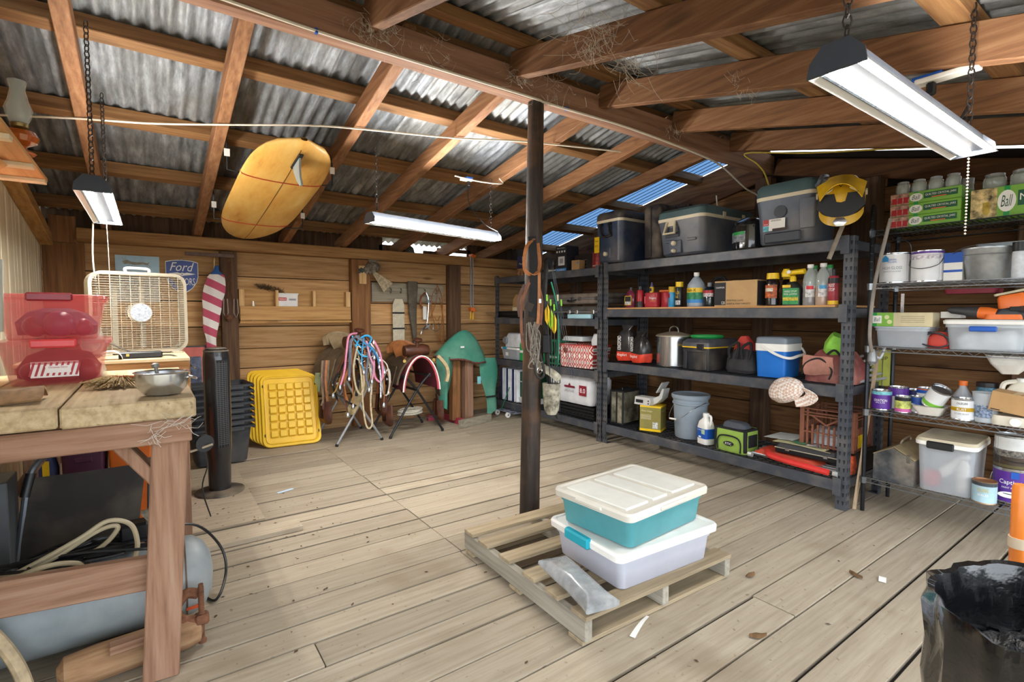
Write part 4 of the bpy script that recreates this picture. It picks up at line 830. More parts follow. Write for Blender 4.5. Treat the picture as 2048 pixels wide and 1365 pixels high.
t = thing('flat_jug', 'dusty white jug lying on its side under the cardboard box', 'jug', (3.97, .67, W2), -PI/2); MB().loft([(0, .17, .12, .03), (.03, .18, .13, .035), (.055, .17, .12, .03)], 5).build('body', mat('#ddd6c4', .5, 0, .1), t); MB().lathe([(.024, 0), (.024, .012)], 14, TR(.02, -.066, .028, rx=PI/2)).build('cap', WHITE, t)
t = on('cardboard_box', 'plain cardboard box tilted on the white jug', 'box', .665, W2+.075, 3.88, .15, 0); t.rotation_euler = (0, .14, -PI/2); MB().box((0, 0, .055), (.2, .15, .11), None, .002).build('carton', KRAFT, t); MB().box((0, -.0002, .1105), (.03, .15, .001)).build('tape', mat('#c9a877', .4), t); decal(-.07, .008, .04, .005, -.0757).build('print_line', INK, t)
t = thing('white_jug', 'dusty white handled jug standing behind the cardboard box', 'jug', (4.13, .67, W2), -PI/2); MB().loft([(0, .14, .1, .03), (.16, .15, .11, .035), (.21, .1, .08, .03), (.235, .05, .05, .02)], 5).build('body', mat('#ddd6c4', .5, 0, .12), t); MB().lathe([(.024, .23), (.024, .255)], 12).build('cap', WHITE, t); MB().tube(spline([(-.02, -.01, .235), (-.07, -.03, .22), (-.08, -.03, .16)], 5), .014, 6).build('handle', mat('#ddd6c4', .5, 0, .12), t)
# bottom
W1 = WL[0]
t = on('metal_toolbox', 'old grey dented steel toolbox with peaked dusty lid', 'tool box', 1.2, W1, 3.87, .42, .0)
TBX = mat('#4c4f52', .6, .3, .35, 12, dust=.5); DUSTL = mat('#9a8766', .9, 0, .2, 10)
MB().prism([(-.11, 0), (.11, 0), (.11, .16), (.0, .225), (-.11, .165)], .42).build('body', TBX, t)
MB().grid(lambda u, v: (-.113+.115*u, -.215+.43*v, .169+.064*u), 2, 2, .004).build('lid', DUSTL, t); MB().grid(lambda u, v: (.113-.115*u, -.215+.43*v, .164+.068*u), 2, 2, .004).build('lid', DUSTL, t)
MB().tube(spline([(-.0, -.09, .235), (.01, -.08, .262), (0, .08, .262), (0, .09, .235)], 4), .006).build('handle', mat('#b5aa98', .5, .4, .1), t); MB().box((.08, -.212, .17), (.02, .01, .05), None, .002).build('latch', mat('#6f6a60', .5, .5, .2), t)
t = on('storage_tote', 'clear tote with dusty white lid and black latch on bottom wire shelf', 'tote', .95, W1, 3.85, .4, .04)
w, d, h = .28, .38, .3
MB().loft([(0, w*.86, d*.86, .03), (.01, w*.88, d*.88, .03), (h, w*.97, d*.97, .035)], 5, (1, 0)).build('body', CLEARP, t)
MB().loft([(h-.012, w*1.03, d*1.03, .04), (h+.015, w*1.05, d*1.05, .045), (h+.028, w*1.0, d*1.0, .04), (h+.024, w*.9, d*.9, .04)], 5).build('lid', mat('#cfc3a8', .6, 0, .15, 8), t); MB().loft([(h-.014, w*1.055, d*1.055, .045), (h+.01, w*1.06, d*1.06, .045)], 5, (0, 0)).build('lid_rim', WHITE, t)
MB().box((-.02, -d*.53, h-.008), (.13, .02, .045), None, .006).build('latch', BLACK, t)
for lab, nm, x, y, a, b, c in (('white spray can lying aslant inside the clear tote', 'spray_can', 4.02, 1.0, .03, .2, WHITE), ('red ball shape seen inside the clear tote', 'red_ball', 3.97, 1.03, .05, .1, RED), ('white bottle standing inside the clear tote front corner', 'small_bottle', 3.94, .87, .032, .2, mat('#d5cfc8', .5, 0, .2, 30))):
    t = thing(nm, lab, nm.split('_')[-1], (x, y, W1+.012))
    if nm == 'spray_can': t.rotation_euler = (.7, .2, 0); t.location.z += .06
    MB().lathe([(a*.7, 0), (a, .02), (a, b*.8), (a*.5, b)], 14).build('body', c, t)
can('light blue and white stain can at front of bottom wire shelf', .765, 3.9, W1, .056, .128, mat('#9c8468', .4, .6, .2), .1, lidm=mat('#9c6a48', .5, .5, .2), labm=mat('#a9c9d6', .5, 0, .15), band=((.8, .97, mat('#3a3f46', .5)),), msgs=(('GUNS', .05, .022, mat('#d8c040', .5), .62), ('SEALER', .05, .012, INKW, .4)))
t = can('large purple paint can on bottom wire shelf under drippy can', .68, 4.06, W1, .083, .193, CHROME, .2, labm=PURP, msgs=(('Captivate', .115, .032, INKW, .62), ('PAINT & PRIMER', .09, .009, INKW, .47)), bail=[(-.09, -.03, .1), (-.05, -.08, .06), (.05, -.085, .06), (.09, -.02, .1)])
decal(0, 0, .034, .038, 0, TR(.01, -.085, .165)).build('emblem', BLUE, t); MB().lathe([(1, 0), (1, .001)], 16, TR(-.01, -.0845, .05, rx=PI/2) @ Matrix.Diagonal((.05, .018, 1, 1))).build('print_oval', INKW, t)
can('white paint can with dark brown drips stacked on the purple can', .68, 4.06, W1+.194, .083, .193, CHROME, .3, labm=mat('#d9dad8', .4, 0, .1), bail=[(-.09, -.03, .12), (-.06, -.07, .06), (.03, -.09, .05), (.08, -.05, .07)], band=((.02, .38, mat('#3e2f20', .5, 0, .3, 30)), (.38, .58, mat('#6d675f', .5, 0, .9, 70)), (.06, .14, mat('#8f8458', .5, 0, .2))))
# cane, wood strips and an umbrella between the racks
t = thing('walking_cane', 'bent wooden cane leaning between rack and wire shelves', 'cane', (3.72, 1.33, 0)); MB().tube(spline([(.12, -.0, 1.06), (.07, .0, 1.2), (.06, -.02, 1.5), (.09, -.06, 1.8), (.1, -.08, 1.92)], 6), .011, 8).build('shaft', mat('#8a8178', .6, 0, .2), t)
MB().lathe([(.018, 0), (.03, .02), (.026, .06), (.012, .1)], 12, TR(.125, .0, .99)).build('shower_head', mat('#8f9092', .4, .4, .1), t); MB().tube(spline([(.12, 0, 1.06), (.16, -.03, 1.03), (.18, -.05, 1.1)], 4), .01, 6).build('hook', mat('#b9bbbd', .4), t); t.name = 'hand_shower'; t['label'] = 'grey hose and hand shower hanging between rack and wire shelves'; t['category'] = 'shower'
t = thing('wood_strip', 'thin pale wooden strip leaning behind the wire shelving post', 'strip', (3.9, 1.4, 0)); MB().bar((-.06, -.0, .0), (.2, -.02, 1.1), .012, .03).build('strip', mat('#c3a98a', .7, 0, .15), t)
t = thing('yellow_flyer', 'yellow and white flip label card behind the wire shelving post', 'card', (4.3, 1.42, .8)); MB().box((0, 0, .13), (.003, .14, .26)).build('card', mat('#c9cf5e', .6, 0, .1), t); txt('FLIP', .06, .025, INK, t, TR(-.002, .0, .2, rz=-PI/2))
t = on('grey_tub', 'translucent grey tub standing behind the metal pail', 'tub', .76, WL[3], 4.12, .16); MB().loft([(0, .24, .13, .03), (.21, .29, .16, .035), (.225, .3, .17, .035)], 4).build('tub', mat('#a9b2b6', .4, 0, .06, alpha=.9), t)
t = thing('hand_chisel', 'wooden handled chisel hanging behind the wire shelving post', 'chisel', (4.28, 1.31, 1.19)); MB().lathe([(.012, 0), (.017, .03), (.014, .1), (.016, .13), (.008, .14)], 10).build('handle', mat('#8a5a36', .6, 0, .2), t); MB().box((0, 0, .2), (.01, .02, .14)).build('blade', CHROME, t)
# ================================================================ FAR RACK CONTENTS
F1, F2, F3, F4 = .19, .73, 1.27, 1.795
t = on('book_box', 'dark blue printed carton on the far rack top', 'carton', 5.15, F4, 3.8, .2)
MB().box((0, 0, .125), (.2, .16, .25), None, .002).build('carton', mat('#2a2f5c', .6), t); decal(0, .05, .19, .09, -.0808).build('photo_panel', mat('#b0805c', .5, 0, .7, 40), t); txt("Player's", .11, .035, INKW, t, TR(0, -.0812, .15)); decal(.02, .215, .02, .05, -.0808).build('print_mark', INKW, t)
t = on('black_carton', 'tall black carton with white code panel and blue base band', 'carton', 4.39, F4, 3.8, .2, .06)
MB().box((0, 0, .145), (.17, .2, .29), None, .002).build('carton', mat('#26262b', .6), t); decal(.01, .12, .1, .1, -.1008).build('code_panel', mat('#d9d9da', .5, 0, .05), t); decal(.01, .12, .055, .055, -.1018).build('code_panel', mat('#9a9a9e', .5, 0, .1), t); decal(0, .02, .17, .035, -.1008).build('base_band', mat('#3f8ccf', .5), t)
for k in range(4): MB().lathe([(.012, 0), (.012, .001)], 10, TR(-.06+.04*k, -.1008, .225, rx=PI/2)).build('print_mark', INKW, t)
txt('Made in America', .12, .014, INKW, t, TR(0, -.1014, .265)); txt('CLEARFLO', .12, .016, INKW, t, TR(0, -.1016, .02))
t = on('dark_carton', 'wide dark carton behind small brown box on the far rack', 'carton', 4.16, F4, 3.93, .25); MB().box((0, 0, .09), (.28, .25, .18), None, .002).build('carton', mat('#2e2624', .7, 0, .2), t)
for k in range(3): decal(-.03, .05+.035*k, .18, .006, -.1258).build('print_line', mat('#77706c', .6), t)
t = on('brown_box', 'small brown cardboard box on the far rack top beside red can', 'box', 4.15, F4, 3.8, .1, .15); MB().box((0, 0, .055), (.11, .1, .11), None, .002).build('carton', KRAFT, t); decal(.03, .08, .02, .02, -.0507).build('print_mark', mat('#4a90c4', .5), t)
t = can('red coffee can holding a paper cone on the far rack', 3.88, 3.9, F4, .075, .17, mat('#9c2b27', .4, .2, .15), 0, name='coffee_can', group=None, band=((.15, .2, mat('#c9b8a8', .5)), (.7, .73, mat('#6b1c1a', .5)), (.45, .48, mat('#6b1c1a', .5)))); t['category'] = 'can'
t = thing('paper_cone', 'grey rolled paper cone standing in red coffee can', 'paper', (3.9, 3.88, F4+.165)); MB().lathe([(.05, 0), (.045, .04), (.02, .1)], 12).build('cone', mat('#8d8a80', .8, 0, .2), t)
t = thing('white_coil', 'white plastic strapping coil on the far rack top', 'coil', (3.85, 4.6, F4)); MB().tube([(.05*math.cos(a/3), .11*math.sin(a/3), .01+.004*a/3) for a in range(24)], .008, 6).build('strap', mat('#d9d6cf', .5), t)
# second shelf: long cases, paper sack, camp stool
t = thing('paper_sack', 'crumpled brown paper sack on the far rack', 'sack', (3.9, 5.3, F3), -PI/2); jit(MB().loft([(0, .15, .1, .02), (.14, .18, .12, .03), (.24, .19, .11, .03), (.3, .12, .06, .02)], 6), .012, 14, 5, .0).build('sack', mat('#b08a58', .85, 0, .15), t); MB().box((0, -.075, .07), (.11, .01, .13)).build('card', mat('#d9cba8', .7), t)
t = thing('black_roll', 'black cylindrical roll with rod sticking out of the far rack end', 'roll', (3.8, 5.3, F3)); MB().cyl((0, -.25, .045), (0, .36, .045), .045, .04, 16).build('roll', BLACK, t); MB().cyl((0, .36, .05), (-.02, .62, .06), .008).build('rod', CHROME, t); t['label'] = 'black roll with steel rod sticking past the far rack upright'
GC = mat('#2b2f36', .5, 0, .12, dust=.2)
for nm, x, z0, hh, m in (('long grey weathered hard case, upper one on far rack shelf', 4.0, F3+.155, .12, mat('#6b625c', .6, 0, .2, dust=.3)), ('long black hard case with light edge, lower one on far rack shelf', 3.96, F3+.005, .13, GC)):
    t = thing('rifle_case', nm, 'case', (x, 4.22, z0), -PI/2, 'long hard cases'); t.name = 'long_case'
    MB().box((0, 0, hh*.25), (1.02, .3, hh*.48), None, .012).build('base', m, t); MB().box((0, 0, hh*.75), (1.02, .3, hh*.46), None, .012).build('lid', m, t); MB().box((0, -.148, hh*.5), (1.03, .014, hh*.12)).build('edge', mat('#9a9ba0', .35, .7, .1), t)
    for sx in (-.3, -.02, .1, .35): MB().box((sx, -.157, hh*.5), (.035, .012, hh*.34), None, .003).build('latch', CHROME if hh > .125 else GC, t)
    MB().tube(spline([(-.08, -.16, hh*.4), (-.06, -.19, hh*.3), (.02, -.19, hh*.3), (.05, -.16, hh*.4)], 4), .008).build('handle', BLACK, t)
t = on('pale_blue_box', 'pale blue flat plastic box in front of the long cases', 'box', 4.03, F3, 3.74, .06); MB().loft([(0, .36, .05, .01), (.045, .36, .05, .012)], 3).build('body', mat('#a8d3df', .5, 0, .05), t)
# third shelf
t = on('clear_tote', 'clear tote with white lid and blue latch on the far rack', 'tote', 5.37, F2, 3.78, .3)
MB().loft([(0, .34, .26, .03), (.13, .38, .3, .03)], 4, (1, 0)).build('body', CLEARP, t); MB().loft([(.13, .4, .31, .03), (.152, .4, .31, .03)], 4).build('lid', WHITE, t); MB().box((-.09, -.158, .145), (.09, .012, .03), None, .004).build('latch', mat('#2f9fc4', .5), t); decal(-.06, .07, .06, .05, -.143).build('label', WHITE, t)
t = on('white_parcel', 'white bundled plastic parcel on top of the clear tote', 'parcel', 5.36, F2+.153, 3.78, .3); jit(MB().loft([(.0, .36, .22, .05), (.1, .38, .24, .07), (.18, .3, .18, .06)], 7), .016, 10, 3, .0).build('wrap', mat('#d9dadd', .35, 0, .12, 14), t)
MB().lathe([(.04, 0), (.05, .02), (.04, .04)], 14, TR(-.12, -.11, .09, rx=PI/2)).build('loop', mat('#83868a', .5), t)
t = on('navy_bin', 'dark blue bin standing at the far end of the far rack', 'bin', 5.49, F2+.0, 4.1, .2); MB().loft([(0, .15, .2, .02), (.4, .17, .22, .02)], 3).build('body', mat('#1e2f5c', .5), t)
t = on('green_bottle', 'bright green bottle with white band beside the pole', 'bottle', 5.13, F2, 3.79, .09); MB().loft([(0, .085, .08, .02), (.2, .085, .08, .02), (.25, .05, .05, .02), (.27, .03, .03, .01)], 4).build('body', mat('#2aa355', .4, 0, .1), t); MB().loft([(.1, .087, .082, .02), (.13, .087, .082, .02)], 4, (0, 0)).build('band', WHITE, t)
t = thing('green_crate', 'green lattice milk crate behind the patterned basket', 'crate', (3.98, 4.56, F2), -PI/2)
GCR = mat('#1f7a4c', .5, 0, .12); mb = MB().box((0, 0, .006), (.3, .3, .012))
for q in range(4):
    M = rot(0, 0, q*PI/2)
    for zz in (.012, .07, .1, .275): mb.box((0, -.15, zz), (.31, .008, .02), M)
    for k in range(9): mb.bar((-.15+k*.0333, -.15, .1), (-.15+(k+1)*.0333, -.15, .27), .008, .008); 
    for k in range(9): mb.bar((-.15+(k+1)*.0333, -.15, .1), (-.15+k*.0333, -.15, .27), .008, .008)
    for k in range(5): mb.box((-.15+.075*k, -.15, .14), (.02, .01, .28), M)
mb.build('basket', GCR, t, False); txt('MILK 4 EVER', .16, .02, INKW, t, TR(.02, -.157, .085))
t = on('white_box_lid', 'open white carton sitting on the green crate', 'carton', 4.27, F2+.284, 3.86, .26); MB().loft([(0, .34, .24, .01), (.05, .3, .2, .01)], 2).build('carton', mat('#cfd2d4', .5, 0, .1), t)
def ikat():
    m, nt, b = nodes('ikat_cloth'); tc = N(nt, 'ShaderNodeTexCoord'); mp = N(nt, 'ShaderNodeMapping'); mp.inputs['Scale'].default_value = (13, 0, 7.5); nt.links.new(tc.outputs['Object'], mp.inputs['Vector'])
    fr = N(nt, 'ShaderNodeVectorMath', operation='FRACTION'); nt.links.new(mp.outputs[0], fr.inputs[0])
    sb = N(nt, 'ShaderNodeVectorMath', operation='SUBTRACT'); sb.inputs[1].default_value = (.5, 0, .5); nt.links.new(fr.outputs[0], sb.inputs[0])
    ab = N(nt, 'ShaderNodeVectorMath', operation='ABSOLUTE'); nt.links.new(sb.outputs[0], ab.inputs[0])
    dt = N(nt, 'ShaderNodeVectorMath', operation='DOT_PRODUCT'); dt.inputs[1].default_value = (1, 1, 1); nt.links.new(ab.outputs[0], dt.inputs[0])
    r = ramp(nt, dt.outputs['Value'], [(.0, '#9fb5b0'), (.12, '#9fb5b0'), (.13, '#efe7df'), (.22, '#efe7df'), (.23, '#b83a34'), (.4, '#b83a34'), (.41, '#efe7df'), (.52, '#efe7df'), (.53, '#b83a34'), (.72, '#b83a34'), (.73, '#efe7df')])
    nt.links[-1].to_node.color_ramp.interpolation = 'CONSTANT'; nt.links.new(r, b.inputs['Base Color']); b.inputs['Roughness'].default_value = .85; return m
t = on('patterned_basket', 'red and white diamond patterned fabric basket with round eyelet', 'basket', 4.12, F2, 3.76, .32, .05); IK = ikat()
MB().loft([(0, .46, .27, .03), (.005, .47, .28, .03), (.25, .54, .33, .035), (.25, .52, .31, .03), (.02, .45, .26, .03)], 4, (1, 1)).build('basket', IK, t); MB().loft([(.243, .546, .336, .035), (.256, .546, .336, .035)], 4, (0, 0)).build('rim', mat('#b83a34', .7), t)
MB().lathe([(.022, 0), (.03, .004), (.022, .008)], 16, TR(-.13, -.163, .19, rx=PI/2)).build('eyelet', mat('#7a3b2c', .5), t)
t = thing('white_sack', 'small white plastic sack poking out of the patterned basket', 'sack', (3.92, 3.92, F2+.1)); jit(MB().loft([(0, .08, .08, .03), (.2, .1, .12, .03), (.27, .05, .08, .02)], 5), .012, 16, 2).build('sack', mat('#dfe2e2', .4, 0, .1), t)
# bottom shelf
t = thing('folding_rack', 'row of white and blue upright wire panels on the far rack', 'rack', (3.92, 5.35, F1), -PI/2)
for k in range(9): MB().box((-.2+k*.044, 0, .21), (.014 if k % 2 else .02, .3, .42), None, .003).build('panel', mat('#e6e8ec', .5) if k % 3 else mat('#28335c', .5), t)
t = on('green_case', 'dark green metal case with clasp behind the pole', 'case', 5.05, F1+.07, 3.82, .3); MB().box((0, 0, .16), (.3, .3, .32), None, .006).build('shell', mat('#174a30', .5, .2, .15), t); MB().cyl((-.13, -.156, .2), (-.04, -.156, .2), .008).build('clasp', CHROME, t)
t = on('white_bin', 'low white bin under the dark green case', 'bin', 5.05, F1, 3.79, .3); MB().loft([(0, .28, .27, .02), (.068, .3, .29, .02)], 3).build('body', mat('#d9dcd8', .5), t)
t = thing('shavings_bag', 'big white bag of pine shavings with dark red print', 'bag', (3.95, 4.22, F1+.14), -PI/2)
jit(MB().loft([(0, .7, .3, .05), (.05, .74, .34, .08), (.26, .74, .34, .09), (.33, .66, .26, .07)], 8), .014, 6, 5, .0).build('bag', mat('#dcdde0', .35, 0, .08, 8), t)
txt('LARGE FLAKE', .16, .03, mat('#8f8f96', .5), t, TR(.03, -.186, .14)); decal(.03, .185, .17, .022, -.183).build('print_band', mat('#7a1c33', .5), t); MB().prism([(-.02, 0), (.02, 0), (0, .03)], .002, TR(.03, -.183, .197)).build('print_mark', mat('#7a1c33', .5), t)
b = decal(.24, .16, .11, .11, -.183).build('print_panel', mat('#8f2233', .5), t); txt('8.0', .08, .05, INKW, b, TR(.24, -.185, .16))
t = thing('black_grates', 'stack of black tubular frames under the white shavings bag', 'frames', (3.95, 4.2, F1))
for k in range(4):
    MB().tube([(-.18, -.4, .018+.034*k), (.2, -.4, .018+.034*k), (.2, .38, .018+.034*k), (-.18, .38, .018+.034*k)], .015, 6, True).build('frame', BLACK, t)
t = thing('luggage_cart', 'small folding luggage cart with white wheels under the far rack', 'cart', (3.68, 5.35, 0), -PI/2)
for sx in (-.12, .12):
    for yy in (-.02, .28):
        w_ = MB().lathe([(.02, -.012), (.034, -.012), (.036, 0), (.034, .012), (.02, .012)], 16, TR(sx, yy, .036, ry=PI/2)).build('wheel', WHITE, t); MB().lathe([(.012, -.014), (.012, .014)], 10, TR(sx, yy, .036, ry=PI/2)).build('hub', mat('#777777', .5), w_)
mb = MB()
for yy in (-.02, .05, .12, .2, .28): mb.cyl((-.13, yy, .07), (.25, yy, .07), .006)
for sx in (-.12, 0, .12, .24): mb.cyl((sx, -.02, .07), (sx, .28, .07), .006)
mb.build('platform', mat('#aab4cc', .4, .5, .1), t); MB().cyl((-.06, 0, .07), (.3, -.12, .42), .006).build('cord', mat('#2f8f6a', .6), t)
# ================================================================ WORKBENCH SIDE
BENCH = wood('bench_top', ('#8d7757', '#b5a07d', '#c8b594'), 1, .9, .85, .4, .12, stain='#7b684d', wave=.1)
BENCHF = wood('bench_frame', ('#6b4c38', '#93705a', '#a88a74'), 0, .9, .75, .6, .12); BENCHL = wood('bench_leg', ('#6b4c38', '#93705a', '#a88a74'), 2, .9, .75, .4, .12)
t = thing('workbench', 'rough wooden workbench with thick plank top at the left', 'workbench', (0, 0, 0))
for x0, x1, y1, dz in ((-.245, .125, 3.4, 0), (-.5, -.25, 3.42, .004), (-.735, -.505, 3.42, 0)): MB().box(((x0+x1)/2, (2.135+y1)/2, .985+dz), (x1-x0, y1-2.135, .07), None, .006).build('plank', BENCH, t)
MB().box((-.31, 2.165, .905), (.84, .04, .085), None, .004).build('apron', BENCHF, t)
MB().box((.085, 2.8, .905), (.04, 1.15, .085), None, .004).build('apron', BENCHF, t); MB().box((-.31, 3.36, .905), (.84, .04, .085), None, .004).build('apron', BENCHF, t)
MB().bar((.045, 2.21, .865), (-.008, 2.19, 0), .05, .11, (1, 0, 0), .004).build('leg', BENCHL, t)
for x, y in ((.05, 3.3), (-.68, 3.3), (-.68, 2.22)): MB().box((x, y, .43), (.1, .05, .86), None, .004).build('leg', BENCHL, t)
MB().bar((-.72, 2.245, .43), (.02, 2.235, .375), .04, .12, bev=.004).build('rail', BENCHF, t)
MB().bar((-.13, 2.26, .9), (.02, 2.25, .69), .04, .12, (0, 1, 0), .004).build('brace', BENCHL, t)
MB().bar((-.66, 3.29, .3), (-.45, 3.29, .62), .04, .09, (0, 1, 0), .004).build('brace', BENCHL, t)
# cobweb threads on the bench corner
mb = MB()
for k in range(26):
    a = Vector((RND.uniform(-.02, .125), 2.13, RND.uniform(.87, .97))); b = a+Vector((RND.uniform(-.1, .06), RND.uniform(-.004, .0), RND.uniform(-.06, .03)))
    mb.tube([a, (a+b)/2+Vector((0, -.004, -.01)), b], .0009, 3)
stuff(mb.build('cobweb', COBWEB, t))
# red totes
REDT = mat('#d4555b', .25, 0, .05, 6, alpha=.52, name='red_translucent', coat=.4); REDL = mat('#c2303a', .3, 0, .06)
def rtote(label, z, w, hh, lab, dx, lc):
    t = thing('red_tote', label, 'tote', (-.335+dx, 3.0, z), .04, 'red storage totes')
    MB().loft([(0, w*.78, .34, .05), (.008, w*.8, .35, .05), (hh-.03, w*.95, .42, .06), (hh-.028, w*1.0, .44, .065), (hh-.012, w*1.02, .45, .065)], 6, (1, 0)).build('body', REDT, t)
    MB().loft([(hh-.012, w*1.04, .46, .065), (hh, w*1.03, .455, .065), (hh+.004, w*.96, .42, .06)], 6).build('lid', REDT, t)
    MB().box((-.0, -.228, hh-.008), (w*.4, .02, .034), None, .006).build('latch', lc, t)
    if lab:
        l = decal(.0, hh*.38, .15, .066, 0, TR(0, -.212, 0, rx=-.2)).build('label', INKW, t)
        mb = MB()
        for k in range(9): mb.prism([(-.072+.018*k, .044), (-.064+.018*k, .044), (-.05+.018*k, .099), (-.058+.018*k, .099)], .0008, TR(-.01, -.2133, 0, rx=-.2))
        mb.build('label_stripes', RED, l); MB().box((.01, -.001, hh*.38), (.08, .001, .03), TR(0, -.2138, 0, rx=-.2)).build('label_panel', INKW, l); txt('Christmas Decor', .06, .008, RED, l, TR(.01, -.2155+.012, hh*.42, rx=-.2))
    return t
rtote('red translucent tote with striped label, lower of two on workbench', 1.022, .36, .185, True, 0, mat('#e0474c', .35)); rtote('red translucent tote with dark red latch, stacked on the labelled tote', 1.212, .36, .185, False, -.005, mat('#8f2030', .35))
for k, (x, y, z, r, c) in enumerate(((-.42, 2.95, 1.05, .04, '#4d1c2c'), (-.3, 2.93, 1.052, .042, '#8f4a58'), (-.38, 3.02, 1.06, .05, '#5c2a3a'), (-.24, 2.97, 1.05, .05, '#5c2230'), (-.4, 2.95, 1.245, .045, '#4a3040'), (-.32, 2.93, 1.255, .055, '#57406a'), (-.25, 2.96, 1.24, .04, '#7d3b5a'), (-.35, 3.03, 1.25, .05, '#3c2733'))):
    o = MB().lathe([(r*math.sin(PI*i/8)+.0005, -r*math.cos(PI*i/8)) for i in range(9)], 14).build('ornament', mat(c, .3, 0, .1), None)
    tag(o, ('dark' if k in (2, 4, 7) else 'plum coloured' if k in (5, 6) else 'wine red')+' round ornament inside the '+('lower' if k < 4 else 'upper')+' red tote, '+('left', 'centre front', 'rear', 'right')[k % 4]+' one', 'ornament', 'ornaments in the red totes', (x, y, z+.021))
for zz, c, lb in ((1.035, '#5c2430', 'wine red cloth bundle filling the lower red tote'), (1.225, '#5a4a62', 'purple grey cloth bundle filling the upper red tote')):
    t = thing('cloth_bundle', lb, 'cloth', (-.335, 3.05, zz)); jit(MB().loft([(0, .25, .24, .06), (.05, .27, .28, .09), (.1, .2, .22, .07), (.12, .1, .12, .04)], 7), .02, 12, zz*9, .0).build('cloth', mat(c, .8, 0, .3, 12), t)
t = thing('cord_reel', 'small black cord reel hung beside the bench leg', 'reel', (.17, 2.5, .77)); MB().lathe([(.012, -.012), (.036, -.012), (.036, -.008), (.018, -.006), (.018, .006), (.036, .008), (.036, .012), (.012, .012)], 20, TR(0, 0, 0, rx=PI/2, rz=.3)).build('spool', BLACK, t); MB().cyl((-.05, 0, -.03), (.03, -.02, -.005), .005).build('handle', mat('#b5a58c', .6), t); MB().tube(spline([(0, 0, -.03), (.01, .0, -.1), (-.01, .02, -.2), (.02, .05, -.34)], 5), .003, 5).build('cord', BLACK, t)
# bowl with bolt, hand broom, leather, lamp, case
t = thing('mixing_bowl', 'stainless steel mixing bowl on the bench corner', 'bowl', (.03, 2.27, 1.0205))
MB().lathe([(.035, 0), (.058, .006), (.076, .028), (.083, .055), (.084, .082), (.09, .086), (.086, .088), (.081, .082), (.08, .055), (.073, .03), (.055, .01), (.001, .006)], 32, cap=(1, 0)).build('bowl', CHROME, t); MB().tube(spline([(.08, -.03, .066), (.105, -.03, .056), (.105, .03, .056), (.08, .03, .066)], 4), .003).build('ring_handle', CHROME, t)
t = thing('steel_bolt', 'grey bolt standing inside the mixing bowl', 'bolt', (.025, 2.28, 1.032), ry=-.15); MB().lathe([(.006, 0), (.006, .09), (.012, .092), (.013, .104), (.006, .108)], 10).build('bolt', mat('#7f7d78', .5, .6, .2), t)
t = thing('hand_broom', 'worn straw whisk broom head lying on the workbench', 'broom', (-.11, 2.6, 1.021))
mb = MB()
for k in range(150):
    a = RND.uniform(-.9, .9); r = RND.uniform(.12, .16); b = RND.uniform(.0, .02)
    mb.tube([(math.sin(a)*.03, .09+.01*RND.random(), .02+b), (math.sin(a)*.08, .03, .022+b), (math.sin(a)*r, .07-math.cos(a)*r, .004+b*1.6)], .0018, 3)
stuff(mb.build('bristles', mat('#a68c5c', .9, 0, .5, 60), t)); MB().loft([(0, .07, .05, .015), (.02, .06, .045, .015), (.03, .04, .03, .01)], 4, M=TR(0, .1, .008)).build('binding', mat('#c9b79a', .8, 0, .2), t)
MB().tube(spline([(-.075, .02, .03), (-.03, .04, .038), (.03, .04, .038), (.075, .02, .03)], 4), .004).build('stitching', mat('#b0582c', .8), t)
t = thing('leather_scrap', 'curled cracked brown leather scrap on the bench edge', 'leather', (-.42, 2.32, 1.02)); jit(MB().grid(lambda u, v: (-.12+.24*u, -.08+.16*v, .01+.035*math.sin(PI*v)+.01*u), 8, 6, .008), .008, 16, 3).build('leather', mat('#8a6a48', .8, 0, .4, 18), t)
t = thing('glass_lamp', 'clear glass oil lamp with chimney beside box fan', 'oil lamp', (-.235, 3.24, 1.02))
MB().lathe([(.05, 0), (.052, .01), (.045, .05), (.02, .065), (.018, .08)], 18).build('font', GLASS, t); MB().lathe([(.024, .08), (.03, .09), (.024, .1)], 14).build('burner', mat('#8f8a78', .4, .7, .1), t); MB().lathe([(.03, .1), (.048, .14), (.05, .17), (.032, .23), (.03, .27), (.034, .29)], 18, cap=(0, 0)).build('chimney', GLASS, t)
t = thing('side_table', 'low wooden chest table carrying the box fan', 'table', (0, 0, 0)); CHW = wood('chest', ('#7b5330', '#a87a4c', '#bf9464'), 0, .9, .75, .3, .1)
MB().box((-.19, 3.87, 1.06), (.74, .85, .02), None, .003).build('top', wood('chest_top', ('#a08a68', '#c4af8a', '#d3c09c'), 0, .9, .8, .2, .1), t); MB().box((-.19, 3.46, .95), (.73, .02, .2), None, .003).build('front', CHW, t); MB().box((.17, 3.87, .95), (.02, .8, .2), None, .003).build('side', wood('chest_side', ('#7b5330', '#a87a4c', '#bf9464'), 1, .9, .75, .3, .1), t)
for x in (-.52, .14):
    for y in (3.5, 4.25): MB().box((x, y, .43), (.05, .05, .86), None, .004).build('leg', BENCHL, t)
t = thing('instrument_box', 'slim black case with brass clasp lying on the chest table', 'case', (-.05, 3.56, 1.0705), .05); MB().box((0, 0, .018), (.2, .08, .036), None, .006).build('shell', BLACK, t); MB().box((-.06, -.042, .02), (.014, .004, .014)).build('clasp', mat('#c9b060', .4, .7, .1), t)
t = thing('paper_roll', 'curled white paper leaning on the black case', 'paper', (-.18, 3.5, 1.0705)); MB().grid(lambda u, v: (.05*math.cos(2.6*u), -.04+.1*v, .045*math.sin(2.6*u)+.002), 8, 3, .001).build('sheet', mat('#d9d6cc', .7), t)
